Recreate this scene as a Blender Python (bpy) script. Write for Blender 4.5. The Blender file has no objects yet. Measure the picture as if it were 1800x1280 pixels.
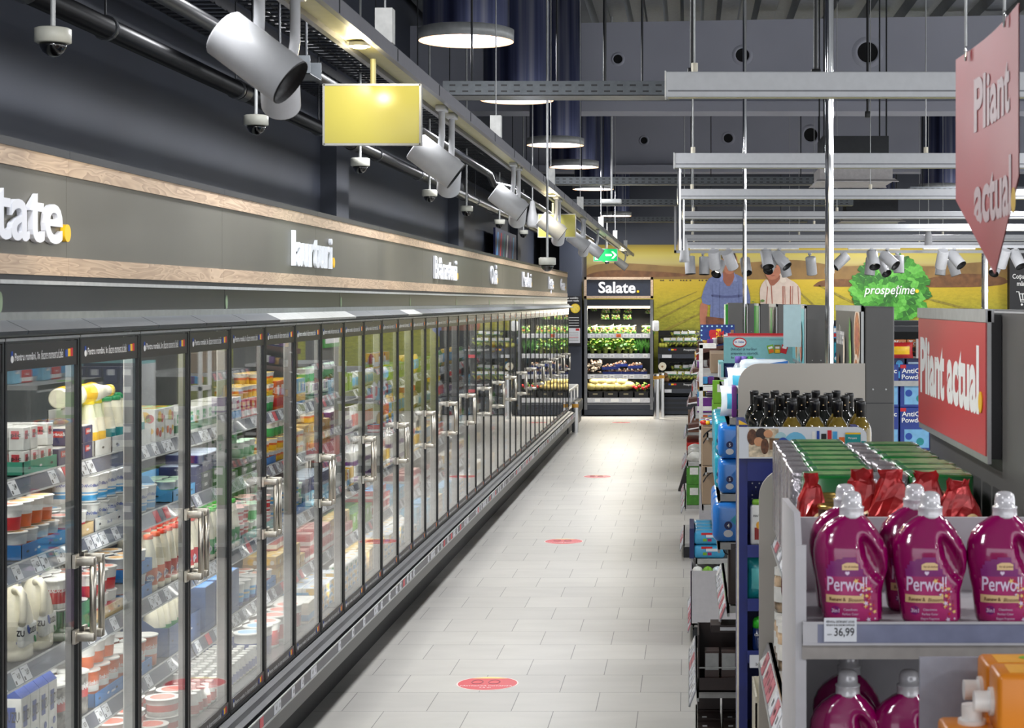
import bpy, bmesh, math, random
from mathutils import Matrix, Vector
R = random.Random(7)
PI = math.pi
scene = bpy.context.scene
COL = scene.collection

# ---------------------------------------------------------------- camera, world, exposure
EYE = 2.15                     # camera height; the view runs straight along +Y
F = 3080.0                     # focal length in pixels of the 1800 px frame
VX, VY = 1212.0, 531.0         # vanishing point of the aisle in the photograph
cam = bpy.data.cameras.new('camera')
cam_ob = bpy.data.objects.new('camera', cam)
COL.objects.link(cam_ob)
cam_ob.location = (0, 0, EYE)
cam_ob.rotation_euler = (PI / 2, 0, 0)
cam.sensor_width = 36.0
cam.lens = 36.0 * F / 1800.0
cam.shift_x = -(VX - 900.0) / 1800.0
cam.shift_y = (VY - 640.0) / 1800.0
cam.clip_start = 0.05
cam.dof.use_dof = True
cam.dof.focus_distance = 11.0
cam.dof.aperture_fstop = 15.0
scene.camera = cam_ob

world = bpy.data.worlds.new('store_light')
scene.world = world
world.use_nodes = True
bg = world.node_tree.nodes['Background']
bg.inputs[0].default_value = (0.93, 0.96, 1.0, 1)
bg.inputs[1].default_value = 1.35

scene.view_settings.view_transform = 'Standard'
scene.view_settings.look = 'None'
scene.view_settings.gamma = 1.0
scene.view_settings.use_curve_mapping = False
scene.view_settings.exposure = 0.62
scene.cycles.use_denoising = True
scene.cycles.max_bounces = 7
scene.cycles.diffuse_bounces = 3
scene.cycles.glossy_bounces = 3
scene.cycles.transmission_bounces = 4
scene.cycles.transparent_max_bounces = 14
scene.cycles.sample_clamp_indirect = 4.0
scene.cycles.caustics_reflective = False
scene.cycles.caustics_refractive = False


def area(name, loc, size, energy, color=(1, 1, 1), rot=(0, 0, 0), spread=PI):
    l = bpy.data.lights.new(name, 'AREA')
    l.shape = 'RECTANGLE'
    l.size, l.size_y = size
    l.energy = energy
    l.color = color
    l.spread = spread
    o = bpy.data.objects.new(name, l)
    o.location = loc
    o.rotation_euler = rot
    COL.objects.link(o)
    return o


def spot(name, loc, aim, energy, color=(1, 1, 1), angle=60, blend=0.6, r=0.04):
    l = bpy.data.lights.new(name, 'SPOT')
    l.energy = energy
    l.color = color
    l.spot_size = math.radians(angle)
    l.spot_blend = blend
    l.shadow_soft_size = r
    o = bpy.data.objects.new(name, l)
    o.location = loc
    o.rotation_euler = (Vector(aim) - Vector(loc)).to_track_quat('-Z', 'Y').to_euler()
    COL.objects.link(o)
    return o


# ---------------------------------------------------------------- helpers
def at(px, py, D):
    """the point of the place that the photograph shows at pixel (px, py), at distance D"""
    return Vector(((px - VX) / F * D, D, EYE - (py - VY) / F * D))


def lin(c):
    return tuple(((v / 255.0) / 12.92 if v <= 10 else (((v / 255.0) + 0.055) / 1.055) ** 2.4) for v in c)


MATS = {}


def mat(name, rgb=(128, 128, 128), rough=0.5, metal=0.0, noise=0.06, scale=30.0, bump=0.0, emit=0.0, coat=0.0, trans=0.0, alpha=1.0):
    if name in MATS:
        return MATS[name]
    m = bpy.data.materials.new(name)
    m.use_nodes = True
    nt = m.node_tree
    b = nt.nodes['Principled BSDF']
    c = lin(rgb)
    b.inputs['Roughness'].default_value = rough
    b.inputs['Metallic'].default_value = metal
    b.inputs['Coat Weight'].default_value = coat
    b.inputs['Transmission Weight'].default_value = trans
    b.inputs['Alpha'].default_value = alpha
    if noise or bump:
        tc = nt.nodes.new('ShaderNodeTexCoord')
        no = nt.nodes.new('ShaderNodeTexNoise')
        no.inputs['Scale'].default_value = scale
        no.inputs['Detail'].default_value = 2.0
        nt.links.new(tc.outputs['Object'], no.inputs['Vector'])
        cr = nt.nodes.new('ShaderNodeValToRGB')
        cr.color_ramp.elements[0].position = 0.3
        cr.color_ramp.elements[1].position = 0.7
        cr.color_ramp.elements[0].color = tuple(max(0, v * (1 - noise * 2)) for v in c) + (1,)
        cr.color_ramp.elements[1].color = tuple(min(1, v * (1 + noise)) for v in c) + (1,)
        nt.links.new(no.outputs['Fac'], cr.inputs['Fac'])
        nt.links.new(cr.outputs['Color'], b.inputs['Base Color'])
        if bump:
            bp = nt.nodes.new('ShaderNodeBump')
            bp.inputs['Strength'].default_value = bump
            bp.inputs['Distance'].default_value = 0.01
            nt.links.new(no.outputs['Fac'], bp.inputs['Height'])
            nt.links.new(bp.outputs['Normal'], b.inputs['Normal'])
    else:
        b.inputs['Base Color'].default_value = c + (1,)
    if emit:
        b.inputs['Emission Color'].default_value = c + (1,)
        b.inputs['Emission Strength'].default_value = emit
    MATS[name] = m
    return m


def glass_mat(name, tint=(1, 1, 1), r0=0.04, rough=0.0, power=5.0, refl=(1, 1, 1)):
    if name in MATS:
        return MATS[name]
    m = bpy.data.materials.new(name)
    m.use_nodes = True
    nt = m.node_tree
    nt.nodes.clear()
    out = nt.nodes.new('ShaderNodeOutputMaterial')
    mix = nt.nodes.new('ShaderNodeMixShader')
    tr = nt.nodes.new('ShaderNodeBsdfTransparent')
    tr.inputs[0].default_value = tuple(tint) + (1,)
    gl = nt.nodes.new('ShaderNodeBsdfGlossy')
    gl.inputs['Roughness'].default_value = rough
    gl.inputs[0].default_value = tuple(refl) + (1,)
    lw = nt.nodes.new('ShaderNodeLayerWeight')
    lw.inputs['Blend'].default_value = 0.5
    pw = nt.nodes.new('ShaderNodeMath'); pw.operation = 'POWER'; pw.inputs[1].default_value = power
    mu = nt.nodes.new('ShaderNodeMath'); mu.operation = 'MULTIPLY_ADD'
    mu.inputs[1].default_value = 1 - r0; mu.inputs[2].default_value = r0
    L = nt.links.new
    L(lw.outputs['Facing'], pw.inputs[0]); L(pw.outputs[0], mu.inputs[0]); L(mu.outputs[0], mix.inputs[0])
    L(tr.outputs[0], mix.inputs[1]); L(gl.outputs[0], mix.inputs[2]); L(mix.outputs[0], out.inputs[0])
    MATS[name] = m
    return m


_TXT = {}


def text_polys(s, bold=0.0, res=3):
    key = (s, bold)
    if key in _TXT:
        return _TXT[key]
    cu = bpy.data.curves.new('t', 'FONT')
    cu.body = s
    cu.size = 1.0
    cu.offset = bold
    cu.resolution_u = res
    cu.fill_mode = 'BOTH'
    o = bpy.data.objects.new('t', cu)
    COL.objects.link(o)
    dg = bpy.context.evaluated_depsgraph_get()
    me = bpy.data.meshes.new_from_object(o.evaluated_get(dg))
    vs = [v.co.copy() for v in me.vertices]
    fs = [list(p.vertices) for p in me.polygons]
    bpy.data.meshes.remove(me)
    bpy.data.objects.remove(o)
    bpy.data.curves.remove(cu)
    x0 = min(v.x for v in vs) if vs else 0
    x1 = max(v.x for v in vs) if vs else 1
    _TXT[key] = (vs, fs, x0, x1)
    return _TXT[key]


class MB:
    """collects shapes into one mesh"""
    def __init__(s):
        s.v = []; s.f = []; s.m = []; s.sm = []; s.mats = []

    def mi(s, m):
        if m not in s.mats:
            s.mats.append(m)
        return s.mats.index(m)

    def add(s, vs, fs, m, smooth=False, M=None):
        b = len(s.v)
        if M is not None:
            vs = [M @ Vector(v) for v in vs]
        s.v += [tuple(v) for v in vs]
        k = s.mi(m)
        for f in fs:
            s.f.append(tuple(i + b for i in f)); s.m.append(k); s.sm.append(smooth)
        return s

    def box(s, x0, x1, y0, y1, z0, z1, m, M=None, taper=0.0):
        t = taper
        vs = [(x0, y0, z0), (x1, y0, z0), (x1, y1, z0), (x0, y1, z0), (x0 + t, y0 + t, z1), (x1 - t, y0 + t, z1), (x1 - t, y1 - t, z1), (x0 + t, y1 - t, z1)]
        return s.add(vs, [(0, 3, 2, 1), (4, 5, 6, 7), (0, 1, 5, 4), (1, 2, 6, 5), (2, 3, 7, 6), (3, 0, 4, 7)], m, False, M)

    def rbox(s, x0, x1, y0, y1, z0, z1, m, r=0.01, M=None, n=2, sm=True):
        """box with rounded edges"""
        bm = bmesh.new()
        bmesh.ops.create_cube(bm, size=1.0)
        for v in bm.verts:
            v.co = Vector((x0 + (v.co.x + .5) * (x1 - x0), y0 + (v.co.y + .5) * (y1 - y0), z0 + (v.co.z + .5) * (z1 - z0)))
        bmesh.ops.bevel(bm, geom=list(bm.edges), offset=r, segments=n, profile=0.5, affect='EDGES')
        bm.verts.index_update()
        vs = [v.co.copy() for v in bm.verts]
        fs = [[v.index for v in f.verts] for f in bm.faces]
        bm.free()
        return s.add(vs, fs, m, sm, M)

    def cyl(s, p0, p1, r0, m, r1=None, n=14, cap=True, smooth=True, mcap=None):
        p0 = Vector(p0); p1 = Vector(p1)
        r1 = r0 if r1 is None else r1
        q = (p1 - p0).to_track_quat('Z', 'Y')
        M = Matrix.Translation(p0) @ q.to_matrix().to_4x4()
        L = (p1 - p0).length
        vs = []
        for k in range(n):
            a = 2 * PI * k / n
            vs.append((r0 * math.cos(a), r0 * math.sin(a), 0))
        for k in range(n):
            a = 2 * PI * k / n
            vs.append((r1 * math.cos(a), r1 * math.sin(a), L))
        s.add(vs, [(k, (k + 1) % n, n + (k + 1) % n, n + k) for k in range(n)], m, smooth, M)
        if cap:
            s.add(vs, [tuple(range(n - 1, -1, -1)), tuple(range(n, 2 * n))], mcap or m, False, M)
        return s

    def lathe(s, prof, m, n=16, M=None, c=(0, 0, 0), sq=None, smooth=True, cap0=True, cap1=True):
        """prof: (r, z[, material for the band that follows]); sq=(sx,sy,power) squares the section"""
        vs = []
        for p in prof:
            r, z = p[0], p[1]
            for k in range(n):
                a = 2 * PI * k / n
                ca, sa = math.cos(a), math.sin(a)
                if sq:
                    e = sq[2]
                    ca = math.copysign(abs(ca) ** e, ca); sa = math.copysign(abs(sa) ** e, sa)
                    vs.append((c[0] + r * ca * sq[0], c[1] + r * sa * sq[1], c[2] + z))
                else:
                    vs.append((c[0] + r * ca, c[1] + r * sa, c[2] + z))
        for i in range(len(prof) - 1):
            mm = prof[i][2] if len(prof[i]) > 2 else m
            fs = [(i * n + k, i * n + (k + 1) % n, (i + 1) * n + (k + 1) % n, (i + 1) * n + k) for k in range(n)]
            b = len(s.v)
            if i == 0:
                base = b
                s.v += [tuple((M @ Vector(v)) if M is not None else v) for v in vs]
            k_ = s.mi(mm)
            for f in fs:
                s.f.append(tuple(j + base for j in f)); s.m.append(k_); s.sm.append(smooth)
        k_ = s.mi(m)
        if cap0 and prof[0][0] > 1e-5:
            s.f.append(tuple(base + j for j in range(n - 1, -1, -1))); s.m.append(k_); s.sm.append(False)
        if cap1 and prof[-1][0] > 1e-5:
            o = base + (len(prof) - 1) * n
            mm = prof[-1][2] if len(prof[-1]) > 2 else m
            s.f.append(tuple(o + j for j in range(n))); s.m.append(s.mi(mm)); s.sm.append(False)
        return s

    def tube(s, pts, r, m, n=8, rad=None):
        pts = [Vector(p) for p in pts]
        N = len(pts)
        rings = []
        up = Vector((0, 0, 1))
        prev = None
        for i, p in enumerate(pts):
            d = (pts[min(i + 1, N - 1)] - pts[max(i - 1, 0)]).normalized()
            if prev is None:
                a = d.cross(up)
                if a.length < 1e-3:
                    a = d.cross(Vector((1, 0, 0)))
                a.normalize()
            else:
                a = (prev - d * prev.dot(d)).normalized()
            prev = a
            b = d.cross(a)
            rr = rad[i] if rad else r
            rings.append([p + (a * math.cos(2 * PI * k / n) + b * math.sin(2 * PI * k / n)) * rr for k in range(n)])
        vs = [v for ring in rings for v in ring]
        fs = [(i * n + k, i * n + (k + 1) % n, (i + 1) * n + (k + 1) % n, (i + 1) * n + k) for i in range(N - 1) for k in range(n)]
        fs += [tuple(range(n - 1, -1, -1)), tuple((N - 1) * n + k for k in range(n))]
        return s.add(vs, fs, m, True)

    def prism(s, poly, a0, a1, m, axis='y', M=None, smooth=False):
        """extrude a 2-D outline: axis y -> outline in (x,z); x -> (y,z); z -> (x,y)"""
        n = len(poly)
        f = {'y': lambda p, a: (p[0], a, p[1]), 'x': lambda p, a: (a, p[0], p[1]), 'z': lambda p, a: (p[0], p[1], a)}[axis]
        vs = [f(p, a0) for p in poly] + [f(p, a1) for p in poly]
        fs = [tuple(range(n)), tuple(range(2 * n - 1, n - 1, -1))]
        s.add(vs, fs, m, False, M)
        s.add(vs, [(k, (k + 1) % n, n + (k + 1) % n, n + k) for k in range(n)], m, smooth, M)
        return s

    def poly(s, pts, m, M=None):
        return s.add(pts, [tuple(range(len(pts)))], m, False, M)

    def sphere(s, c, r, m, n=10, k=6, sc=(1, 1, 1), jit=0.0, M=None):
        prof = [(max(1e-4, r * math.sin(PI * i / k)), -r * math.cos(PI * i / k)) for i in range(k + 1)]
        vs = []
        for (rr, z) in prof:
            for j in range(n):
                a = 2 * PI * j / n
                q = 1 + R.uniform(-jit, jit)
                vs.append((c[0] + rr * math.cos(a) * sc[0] * q, c[1] + rr * math.sin(a) * sc[1] * q, c[2] + z * sc[2]))
        fs = [(i * n + j, i * n + (j + 1) % n, (i + 1) * n + (j + 1) % n, (i + 1) * n + j) for i in range(k) for j in range(n)]
        return s.add(vs, fs, m, True, M)

    def text(s, t, size, m, M, bold=0.01, sx=1.0, align='c', ex=0.0, wrap=None, res=3, width=None):
        vs, fs, x0, x1 = text_polys(t, bold, res)
        if width:
            sx = width / max(1e-6, (x1 - x0) * size)
        off = {'l': x0, 'c': (x0 + x1) / 2, 'r': x1}[align]
        out = []
        for v in vs:
            x = (v.x - off) * size * sx; y = v.y * size
            if wrap:
                a = x / wrap
                out.append((math.sin(a) * (wrap + 0.0006), y, (math.cos(a) - 1) * wrap + 0.0006))
            else:
                out.append((x, y, ex))
        s.add(out, fs, m, False, M)
        if ex and not wrap:                       # sides of raised letters
            from collections import Counter
            cnt = Counter()
            for f in fs:
                for i in range(len(f)):
                    a, b = f[i], f[(i + 1) % len(f)]
                    cnt[(min(a, b), max(a, b))] += 1
            side = []
            base = [(p[0], p[1], 0) for p in out]
            nn = len(out)
            for f in fs:
                for i in range(len(f)):
                    a, b = f[i], f[(i + 1) % len(f)]
                    if cnt[(min(a, b), max(a, b))] == 1:
                        side.append((b, a, nn + a, nn + b))
            s.add(out + base, side, m, False, M)
        return s

    def merge(s, o, M=None):
        b = len(s.v)
        s.v += [tuple(M @ Vector(v)) if M is not None else v for v in o.v]
        for f, k, q in zip(o.f, o.m, o.sm):
            s.f.append(tuple(i + b for i in f)); s.m.append(s.mi(o.mats[k])); s.sm.append(q)
        return s

    def mesh(s, name):
        me = bpy.data.meshes.new(name)
        me.from_pydata(s.v, [], s.f)
        for m in s.mats:
            me.materials.append(m)
        me.polygons.foreach_set('material_index', s.m)
        me.polygons.foreach_set('use_smooth', s.sm)
        me.update()
        return me

    def build(s, name, parent=None, loc=(0, 0, 0), rz=0.0):
        return ob(name, s.mesh(name), parent, loc, rz)


def ob(name, me, parent=None, loc=(0, 0, 0), rz=0.0):
    o = bpy.data.objects.new(name, me)
    COL.objects.link(o)
    o.parent = parent
    o.location = loc
    o.rotation_euler = (0, 0, rz)
    return o


def tag(o, label, cat, group=None, kind=None):
    o['label'] = label
    o['category'] = cat
    if group:
        o['group'] = group
    if kind:
        o['kind'] = kind
    return o


def empty(name, loc, label, cat, group=None, rz=0.0):
    o = ob(name, None, None, loc, rz)
    o.empty_display_size = 0.05
    return tag(o, label, cat, group)


def structure(name, mb, label=None):
    o = mb.build(name)
    o['kind'] = 'structure'
    if label:
        o['label'] = label
    return o


# face matrices: text plane whose +z faces the given way, x to the reader's right
def face(way, x, y, z, roll=0.0):
    T = Matrix.Translation((x, y, z))
    A = Matrix.Rotation(PI / 2, 4, 'X')                    # faces -Y
    rz = {'-y': 0, '+x': PI / 2, '-x': -PI / 2, '+y': PI}[way]
    return T @ Matrix.Rotation(rz, 4, 'Z') @ A @ Matrix.Rotation(roll, 4, 'Z')


ORD = ['first', 'second', 'third', 'fourth', 'fifth', 'sixth', 'seventh', 'eighth', 'ninth', 'tenth', 'eleventh', 'twelfth', 'thirteenth', 'fourteenth', 'fifteenth', 'sixteenth', 'seventeenth', 'eighteenth', 'nineteenth', 'twentieth']
TENS = {20: 'twenty', 30: 'thirty', 40: 'forty', 50: 'fifty', 60: 'sixty', 70: 'seventy', 80: 'eighty', 90: 'ninety'}


def ordn(n):
    if n <= 20:
        return ORD[n - 1]
    if n % 10 == 0:
        return {30: 'thirtieth', 40: 'fortieth', 50: 'fiftieth', 60: 'sixtieth', 70: 'seventieth', 80: 'eightieth', 90: 'ninetieth'}.get(n, 'last')
    return TENS.get(n // 10 * 10, 'ninety') + '-' + ORD[n % 10 - 1]


# products: a body mesh with child parts, and a joined mesh for the far copies
PR = {}


def proto(kind, name, cat, desc, body, parts=(), size=(0.1, 0.1, 0.1)):
    PR[kind] = dict(name=name, cat=cat, desc=desc, body=body, parts=list(parts), size=size, near=None, far=None)


def spawn(kind, loc, label, group, rz=0.0, near=True, rot=None, sc=None):
    p = PR[kind]
    if near and p['parts']:
        if p['near'] is None:
            root = ob(p['name'], p['body'].mesh(p['name']))
            kids = [p_mb.build(n, root) for n, p_mb in p['parts']]
            p['near'] = (root, kids)
        else:
            r0, k0 = p['near']
            root = r0.copy(); COL.objects.link(root)
            for k in k0:
                c = k.copy(); COL.objects.link(c); c.parent = root
    else:
        if p['far'] is None:
            a = MB().merge(p['body'])
            for _, q in p['parts']:
                a.merge(q)
            root = ob(p['name'], a.mesh(p['name'] + '_small'))
            p['far'] = root
        else:
            root = p['far'].copy(); COL.objects.link(root)
    root.location = loc
    root.rotation_euler = rot if rot else (0, 0, rz)
    root.scale = sc if sc else (1, 1, 1)
    tag(root, label, p['cat'], group)
    return root


_cnt = {}


def nth(key):
    _cnt[key] = _cnt.get(key, 0) + 1
    return _cnt[key]

# ---------------------------------------------------------------- materials
white = mat('white_plastic', (232, 232, 228), 0.35)
offwhite = mat('cream_card', (226, 219, 200), 0.7)
milk = mat('milk', (238, 232, 208), 0.3)
black = mat('black_plastic', (14, 15, 18), 0.4)
dark = mat('dark_metal', (38, 40, 44), 0.45, 0.3)
grey = mat('grey_metal', (112, 113, 112), 0.42, 0.25)
lgrey = mat('pale_grey_metal', (176, 178, 178), 0.4, 0.2)
steel = mat('brushed_steel', (196, 190, 178), 0.28, 0.95, noise=0.04, scale=200)
chrome = mat('chrome', (215, 215, 215), 0.08, 1.0, noise=0)
alu = mat('aluminium', (170, 171, 170), 0.38, 0.7, noise=0.03)
blue = mat('blue_card', (32, 118, 190), 0.55)
navy = mat('navy_print', (22, 34, 92), 0.4)
green = mat('green_card', (20, 112, 62), 0.55)
lime = mat('lime_print', (120, 176, 42), 0.45)
red = mat('red_print', (196, 30, 34), 0.4)
orange = mat('orange_print', (224, 104, 34), 0.4)
yellow = mat('yellow_print', (240, 190, 30), 0.4)
pink = mat('pink_print', (212, 130, 130), 0.45)
magenta = mat('magenta_print', (164, 26, 92), 0.4)
purple = mat('purple_print', (104, 42, 130), 0.4)
teal = mat('teal_print', (24, 140, 140), 0.45)
sky = mat('sky_print', (70, 160, 216), 0.45)
beige = mat('beige_card', (214, 186, 136), 0.7)
brown = mat('brown_card', (150, 112, 78), 0.75)
choc = mat('chocolate_print', (64, 34, 24), 0.4)
inkm = mat('ink', (24, 24, 30), 0.5, noise=0)
inkw = mat('white_ink', (236, 236, 236), 0.5, noise=0)
inkb = mat('blue_ink', (30, 70, 160), 0.5, noise=0)
inkr = mat('red_ink', (200, 30, 40), 0.5, noise=0)
inky = mat('yellow_ink', (246, 196, 20), 0.5, noise=0)
paper = mat('price_paper', (222, 224, 230), 0.5, noise=0.02)
foil = mat('silver_foil', (170, 170, 175), 0.25, 0.8, scale=60, bump=0.4)
clearp = mat('clear_film', (200, 208, 214), 0.12, 0.0, noise=0.03, coat=0.5)

# ---------------------------------------------------------------- floor, walls, ceiling
def floor_material():
    m = bpy.data.materials.new('floor_tiles')
    m.use_nodes = True
    nt = m.node_tree; b = nt.nodes['Principled BSDF']; L = nt.links.new
    tc = nt.nodes.new('ShaderNodeTexCoord')
    mp = nt.nodes.new('ShaderNodeMapping')
    mp.inputs['Location'].default_value = (TILE_X, TILE_Y, 0)
    L(tc.outputs['Object'], mp.inputs['Vector'])
    br = nt.nodes.new('ShaderNodeTexBrick')
    br.inputs['Scale'].default_value = 1.0
    br.inputs['Brick Width'].default_value = 0.445
    br.inputs['Row Height'].default_value = 0.446
    br.inputs['Mortar Size'].default_value = 0.0026
    br.inputs['Mortar Smooth'].default_value = 0.3
    br.inputs['Color1'].default_value = lin((184, 181, 176)) + (1,)
    br.inputs['Color2'].default_value = lin((191, 188, 182)) + (1,)
    br.inputs['Mortar'].default_value = lin((112, 110, 107)) + (1,)
    L(mp.outputs[0], br.inputs['Vector'])
    no = nt.nodes.new('ShaderNodeTexNoise')
    no.inputs['Scale'].default_value = 2.5
    no.inputs['Detail'].default_value = 6
    st = nt.nodes.new('ShaderNodeMapping'); st.inputs['Scale'].default_value = (1, 2.5, 1)
    L(tc.outputs['Object'], st.inputs['Vector']); L(st.outputs[0], no.inputs['Vector'])
    mx = nt.nodes.new('ShaderNodeMix'); mx.data_type = 'RGBA'; mx.blend_type = 'MULTIPLY'
    mx.inputs['Factor'].default_value = 0.22
    cr = nt.nodes.new('ShaderNodeValToRGB')
    cr.color_ramp.elements[0].position = .3; cr.color_ramp.elements[0].color = (.55, .55, .55, 1)
    cr.color_ramp.elements[1].position = .7; cr.color_ramp.elements[1].color = (1, 1, 1, 1)
    L(no.outputs['Fac'], cr.inputs['Fac'])
    L(br.outputs['Color'], mx.inputs['A']); L(cr.outputs['Color'], mx.inputs['B'])
    L(mx.outputs['Result'], b.inputs['Base Color'])
    b.inputs['Roughness'].default_value = 0.38
    bp = nt.nodes.new('ShaderNodeBump'); bp.inputs['Strength'].default_value = .25; bp.inputs['Distance'].default_value = .002
    bp.invert = True
    L(br.outputs['Fac'], bp.inputs['Height']); L(bp.outputs['Normal'], b.inputs['Normal'])
    return m


TILE_X, TILE_Y = -0.175, -0.283
structure('floor', MB().box(-3.2, 16, -6, 34.9, -0.1, 0, floor_material()), 'pale grey square floor tiles laid in running bond')
wallpaint = mat('dark_wall_paint', (58, 63, 76), 0.55, noise=0.05, scale=1.5)
ceilpaint = mat('dark_ceiling_paint', (44, 47, 58), 0.7)
beampaint = mat('grey_beam_paint', (165, 167, 180), 0.75, noise=0.04, scale=1.2)
w = MB().box(-3.2, -2.95, -6, 34.9, 0, 5.6, wallpaint)
for y in (6.6, 14.0, 21.4, 28.8):
    w.box(-2.95, -2.82, y, y + 0.5, 0, 5.6, wallpaint)
structure('wall_left', w, 'dark blue-grey painted wall with shallow pilasters above the coolers')
w = MB().box(-2.95, 16, 34.62, 34.9, 0, 5.6, wallpaint)
w.box(-2.45, -2.03, 33.0, 34.62, 0, 4.0, wallpaint)
structure('wall_back', w, 'dark blue-grey painted wall at the end of the aisle')
# corrugated ceiling deck
c = MB()
pr = []
x = -3.2
while x < 16:
    pr += [(x, 5.25), (x + .12, 5.25), (x + .16, 5.37), (x + .30, 5.37), (x + .34, 5.25)]
    x += .40
pr += [(16, 5.25), (16, 5.6), (-3.2, 5.6)]
corr = mat('corrugated_deck', (140, 144, 148), 0.5, 0.4)
c.prism(pr, -6, 34.9, corr, 'y')
structure('ceiling', c, 'grey corrugated steel roof deck')
# roof beams: tall plates with round openings, seen face on
def roof_beam(Y, zb, zt, holes, label, n):
    b = MB()
    slope = 0.018
    x0, x1 = -2.95, 15.0
    b.prism([(x0, zb), (x1, zb), (x1, zt + slope * (x1 + 1)), (x0, zt + slope * (x0 + 1))], Y, Y + 0.22, beampaint, 'y')
    b.box(x0, x1, Y - 0.14, Y + 0.36, zb - 0.09, zb + 0.015, beampaint)
    dk = mat('opening_dark', (10, 10, 14), 0.9, noise=0)
    for (hx, hz, r) in holes:
        b.lathe([(r * 1.55, 0), (r * 1.25, .012), (r, .012), (r * .97, -.02)], beampaint, 28, M=Matrix.Translation((hx, Y, hz)) @ Matrix.Rotation(PI / 2, 4, 'X'), cap0=False, cap1=False)
        b.lathe([(r, 0), (r, .004)], dk, 28, M=Matrix.Translation((hx, Y, hz)) @ Matrix.Rotation(PI / 2, 4, 'X'))
    o = structure('trim_%d' % n, b, label)
    o.name = 'roof_beam'
def hole(px, py, D, rpx):
    p = at(px, py, D); return (p.x, p.z, rpx * D / F)
roof_beam(18.5, 4.24, 5.1, [hole(1086, 104, 18.5, 8), hole(1305, 97, 18.5, 12), hole(1525, 92, 18.5, 18)], 'deep grey roof beam nearest, three round openings in its face', 1)
roof_beam(27.3, 4.26, 5.1, [hole(1132, 247, 27.3, 6), hole(1280, 243, 27.3, 8), hole(1425, 237, 27.3, 12), hole(1665, 235, 27.3, 18)], 'deep grey roof beam farther away with small round openings', 2)

# round floor stickers
stred = mat('sticker_red', (206, 62, 72), 0.4, noise=0.02)
stpale = mat('sticker_edge', (232, 214, 208), 0.4, noise=0)
sty = mat('sticker_yellow', (230, 214, 120), 0.4, noise=0)
for i, (px, py) in enumerate([(857, 1202), (991, 952), (1050, 838), (1092, 743), (798, 838)]):
    D = F * EYE / (py - VY)
    X = (px - VX) / F * D
    if px == 798:
        continue
    s_ = MB()
    r = 0.174
    s_.lathe([(r, 0), (r, .0015)], stpale, 40)
    s_.lathe([(r * .955, .0016), (r * .955, .0020)], stred, 40)
    s_.add([(r * .93 * math.cos(a), r * .93 * math.sin(a), .0023) for a in [PI * .28 + PI * .44 * k / 12 for k in range(13)]], [tuple(range(13))], sty)
    for dx in (-.06, .035):
        s_.tube([(dx + .032 * math.cos(a), .03 + .05 * math.sin(a), .0024) for a in [2 * PI * k / 12 for k in range(13)]], .003, mat('sticker_grey', (160, 96, 104), .5, noise=0), 4)
    s_.text('PĂSTREAZĂ DISTANȚA', .028, inkw, Matrix.Translation((0, -.075, .0024)), .012)
    s_.text('1,5 m', .03, inkw, Matrix.Translation((0, -.12, .0024)), .012)
    o = s_.build('floor_sticker', loc=(X, D, 0))
    tag(o, ['round red and yellow floor sticker nearest the camera, lying beside the coolers', 'second round red floor sticker up the aisle from the nearest one', 'third round red floor sticker, in the pale stretch of floor', 'farthest small red floor sticker in front of the salad fridge'][min(i, 3)], 'sticker', 'round red floor stickers')

# ---------------------------------------------------------------- glass-door coolers
XD = -1.96                    # plane of the doors
DW = 0.6155                   # width of a door
Y0 = 5.0
SH = [1.59, 1.32, 0.99, 0.69, 0.42]      # standing heights, top shelf first
glassm = glass_mat('door_glass', (0.99, 1.0, 0.99), 0.02, power=4.3)
gasket = mat('black_gasket', (12, 13, 16), 0.35, noise=0)
printm = mat('brown_black_strip', (44, 38, 36), 0.3, noise=0.02)
inwall = mat('cooler_inner', (120, 124, 122), 0.5)
back_in = mat('cooler_back', (84, 88, 88), 0.6)
shelfm = mat('shelf_dark', (50, 54, 60), 0.4, 0.3)
railm = mat('rail_tint', (92, 98, 116), 0.2, noise=0.02, coat=0.5)
ledm = mat('led_strip', (250, 250, 240), 0.5, emit=3.0, noise=0)
fasc = mat('lower_fascia', (46, 48, 51), 0.32, 0.4, noise=0.03, scale=3)
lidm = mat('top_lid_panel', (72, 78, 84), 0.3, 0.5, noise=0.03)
lidbright = mat('top_lid_bright', (196, 198, 196), 0.3, 0.5)

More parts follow.
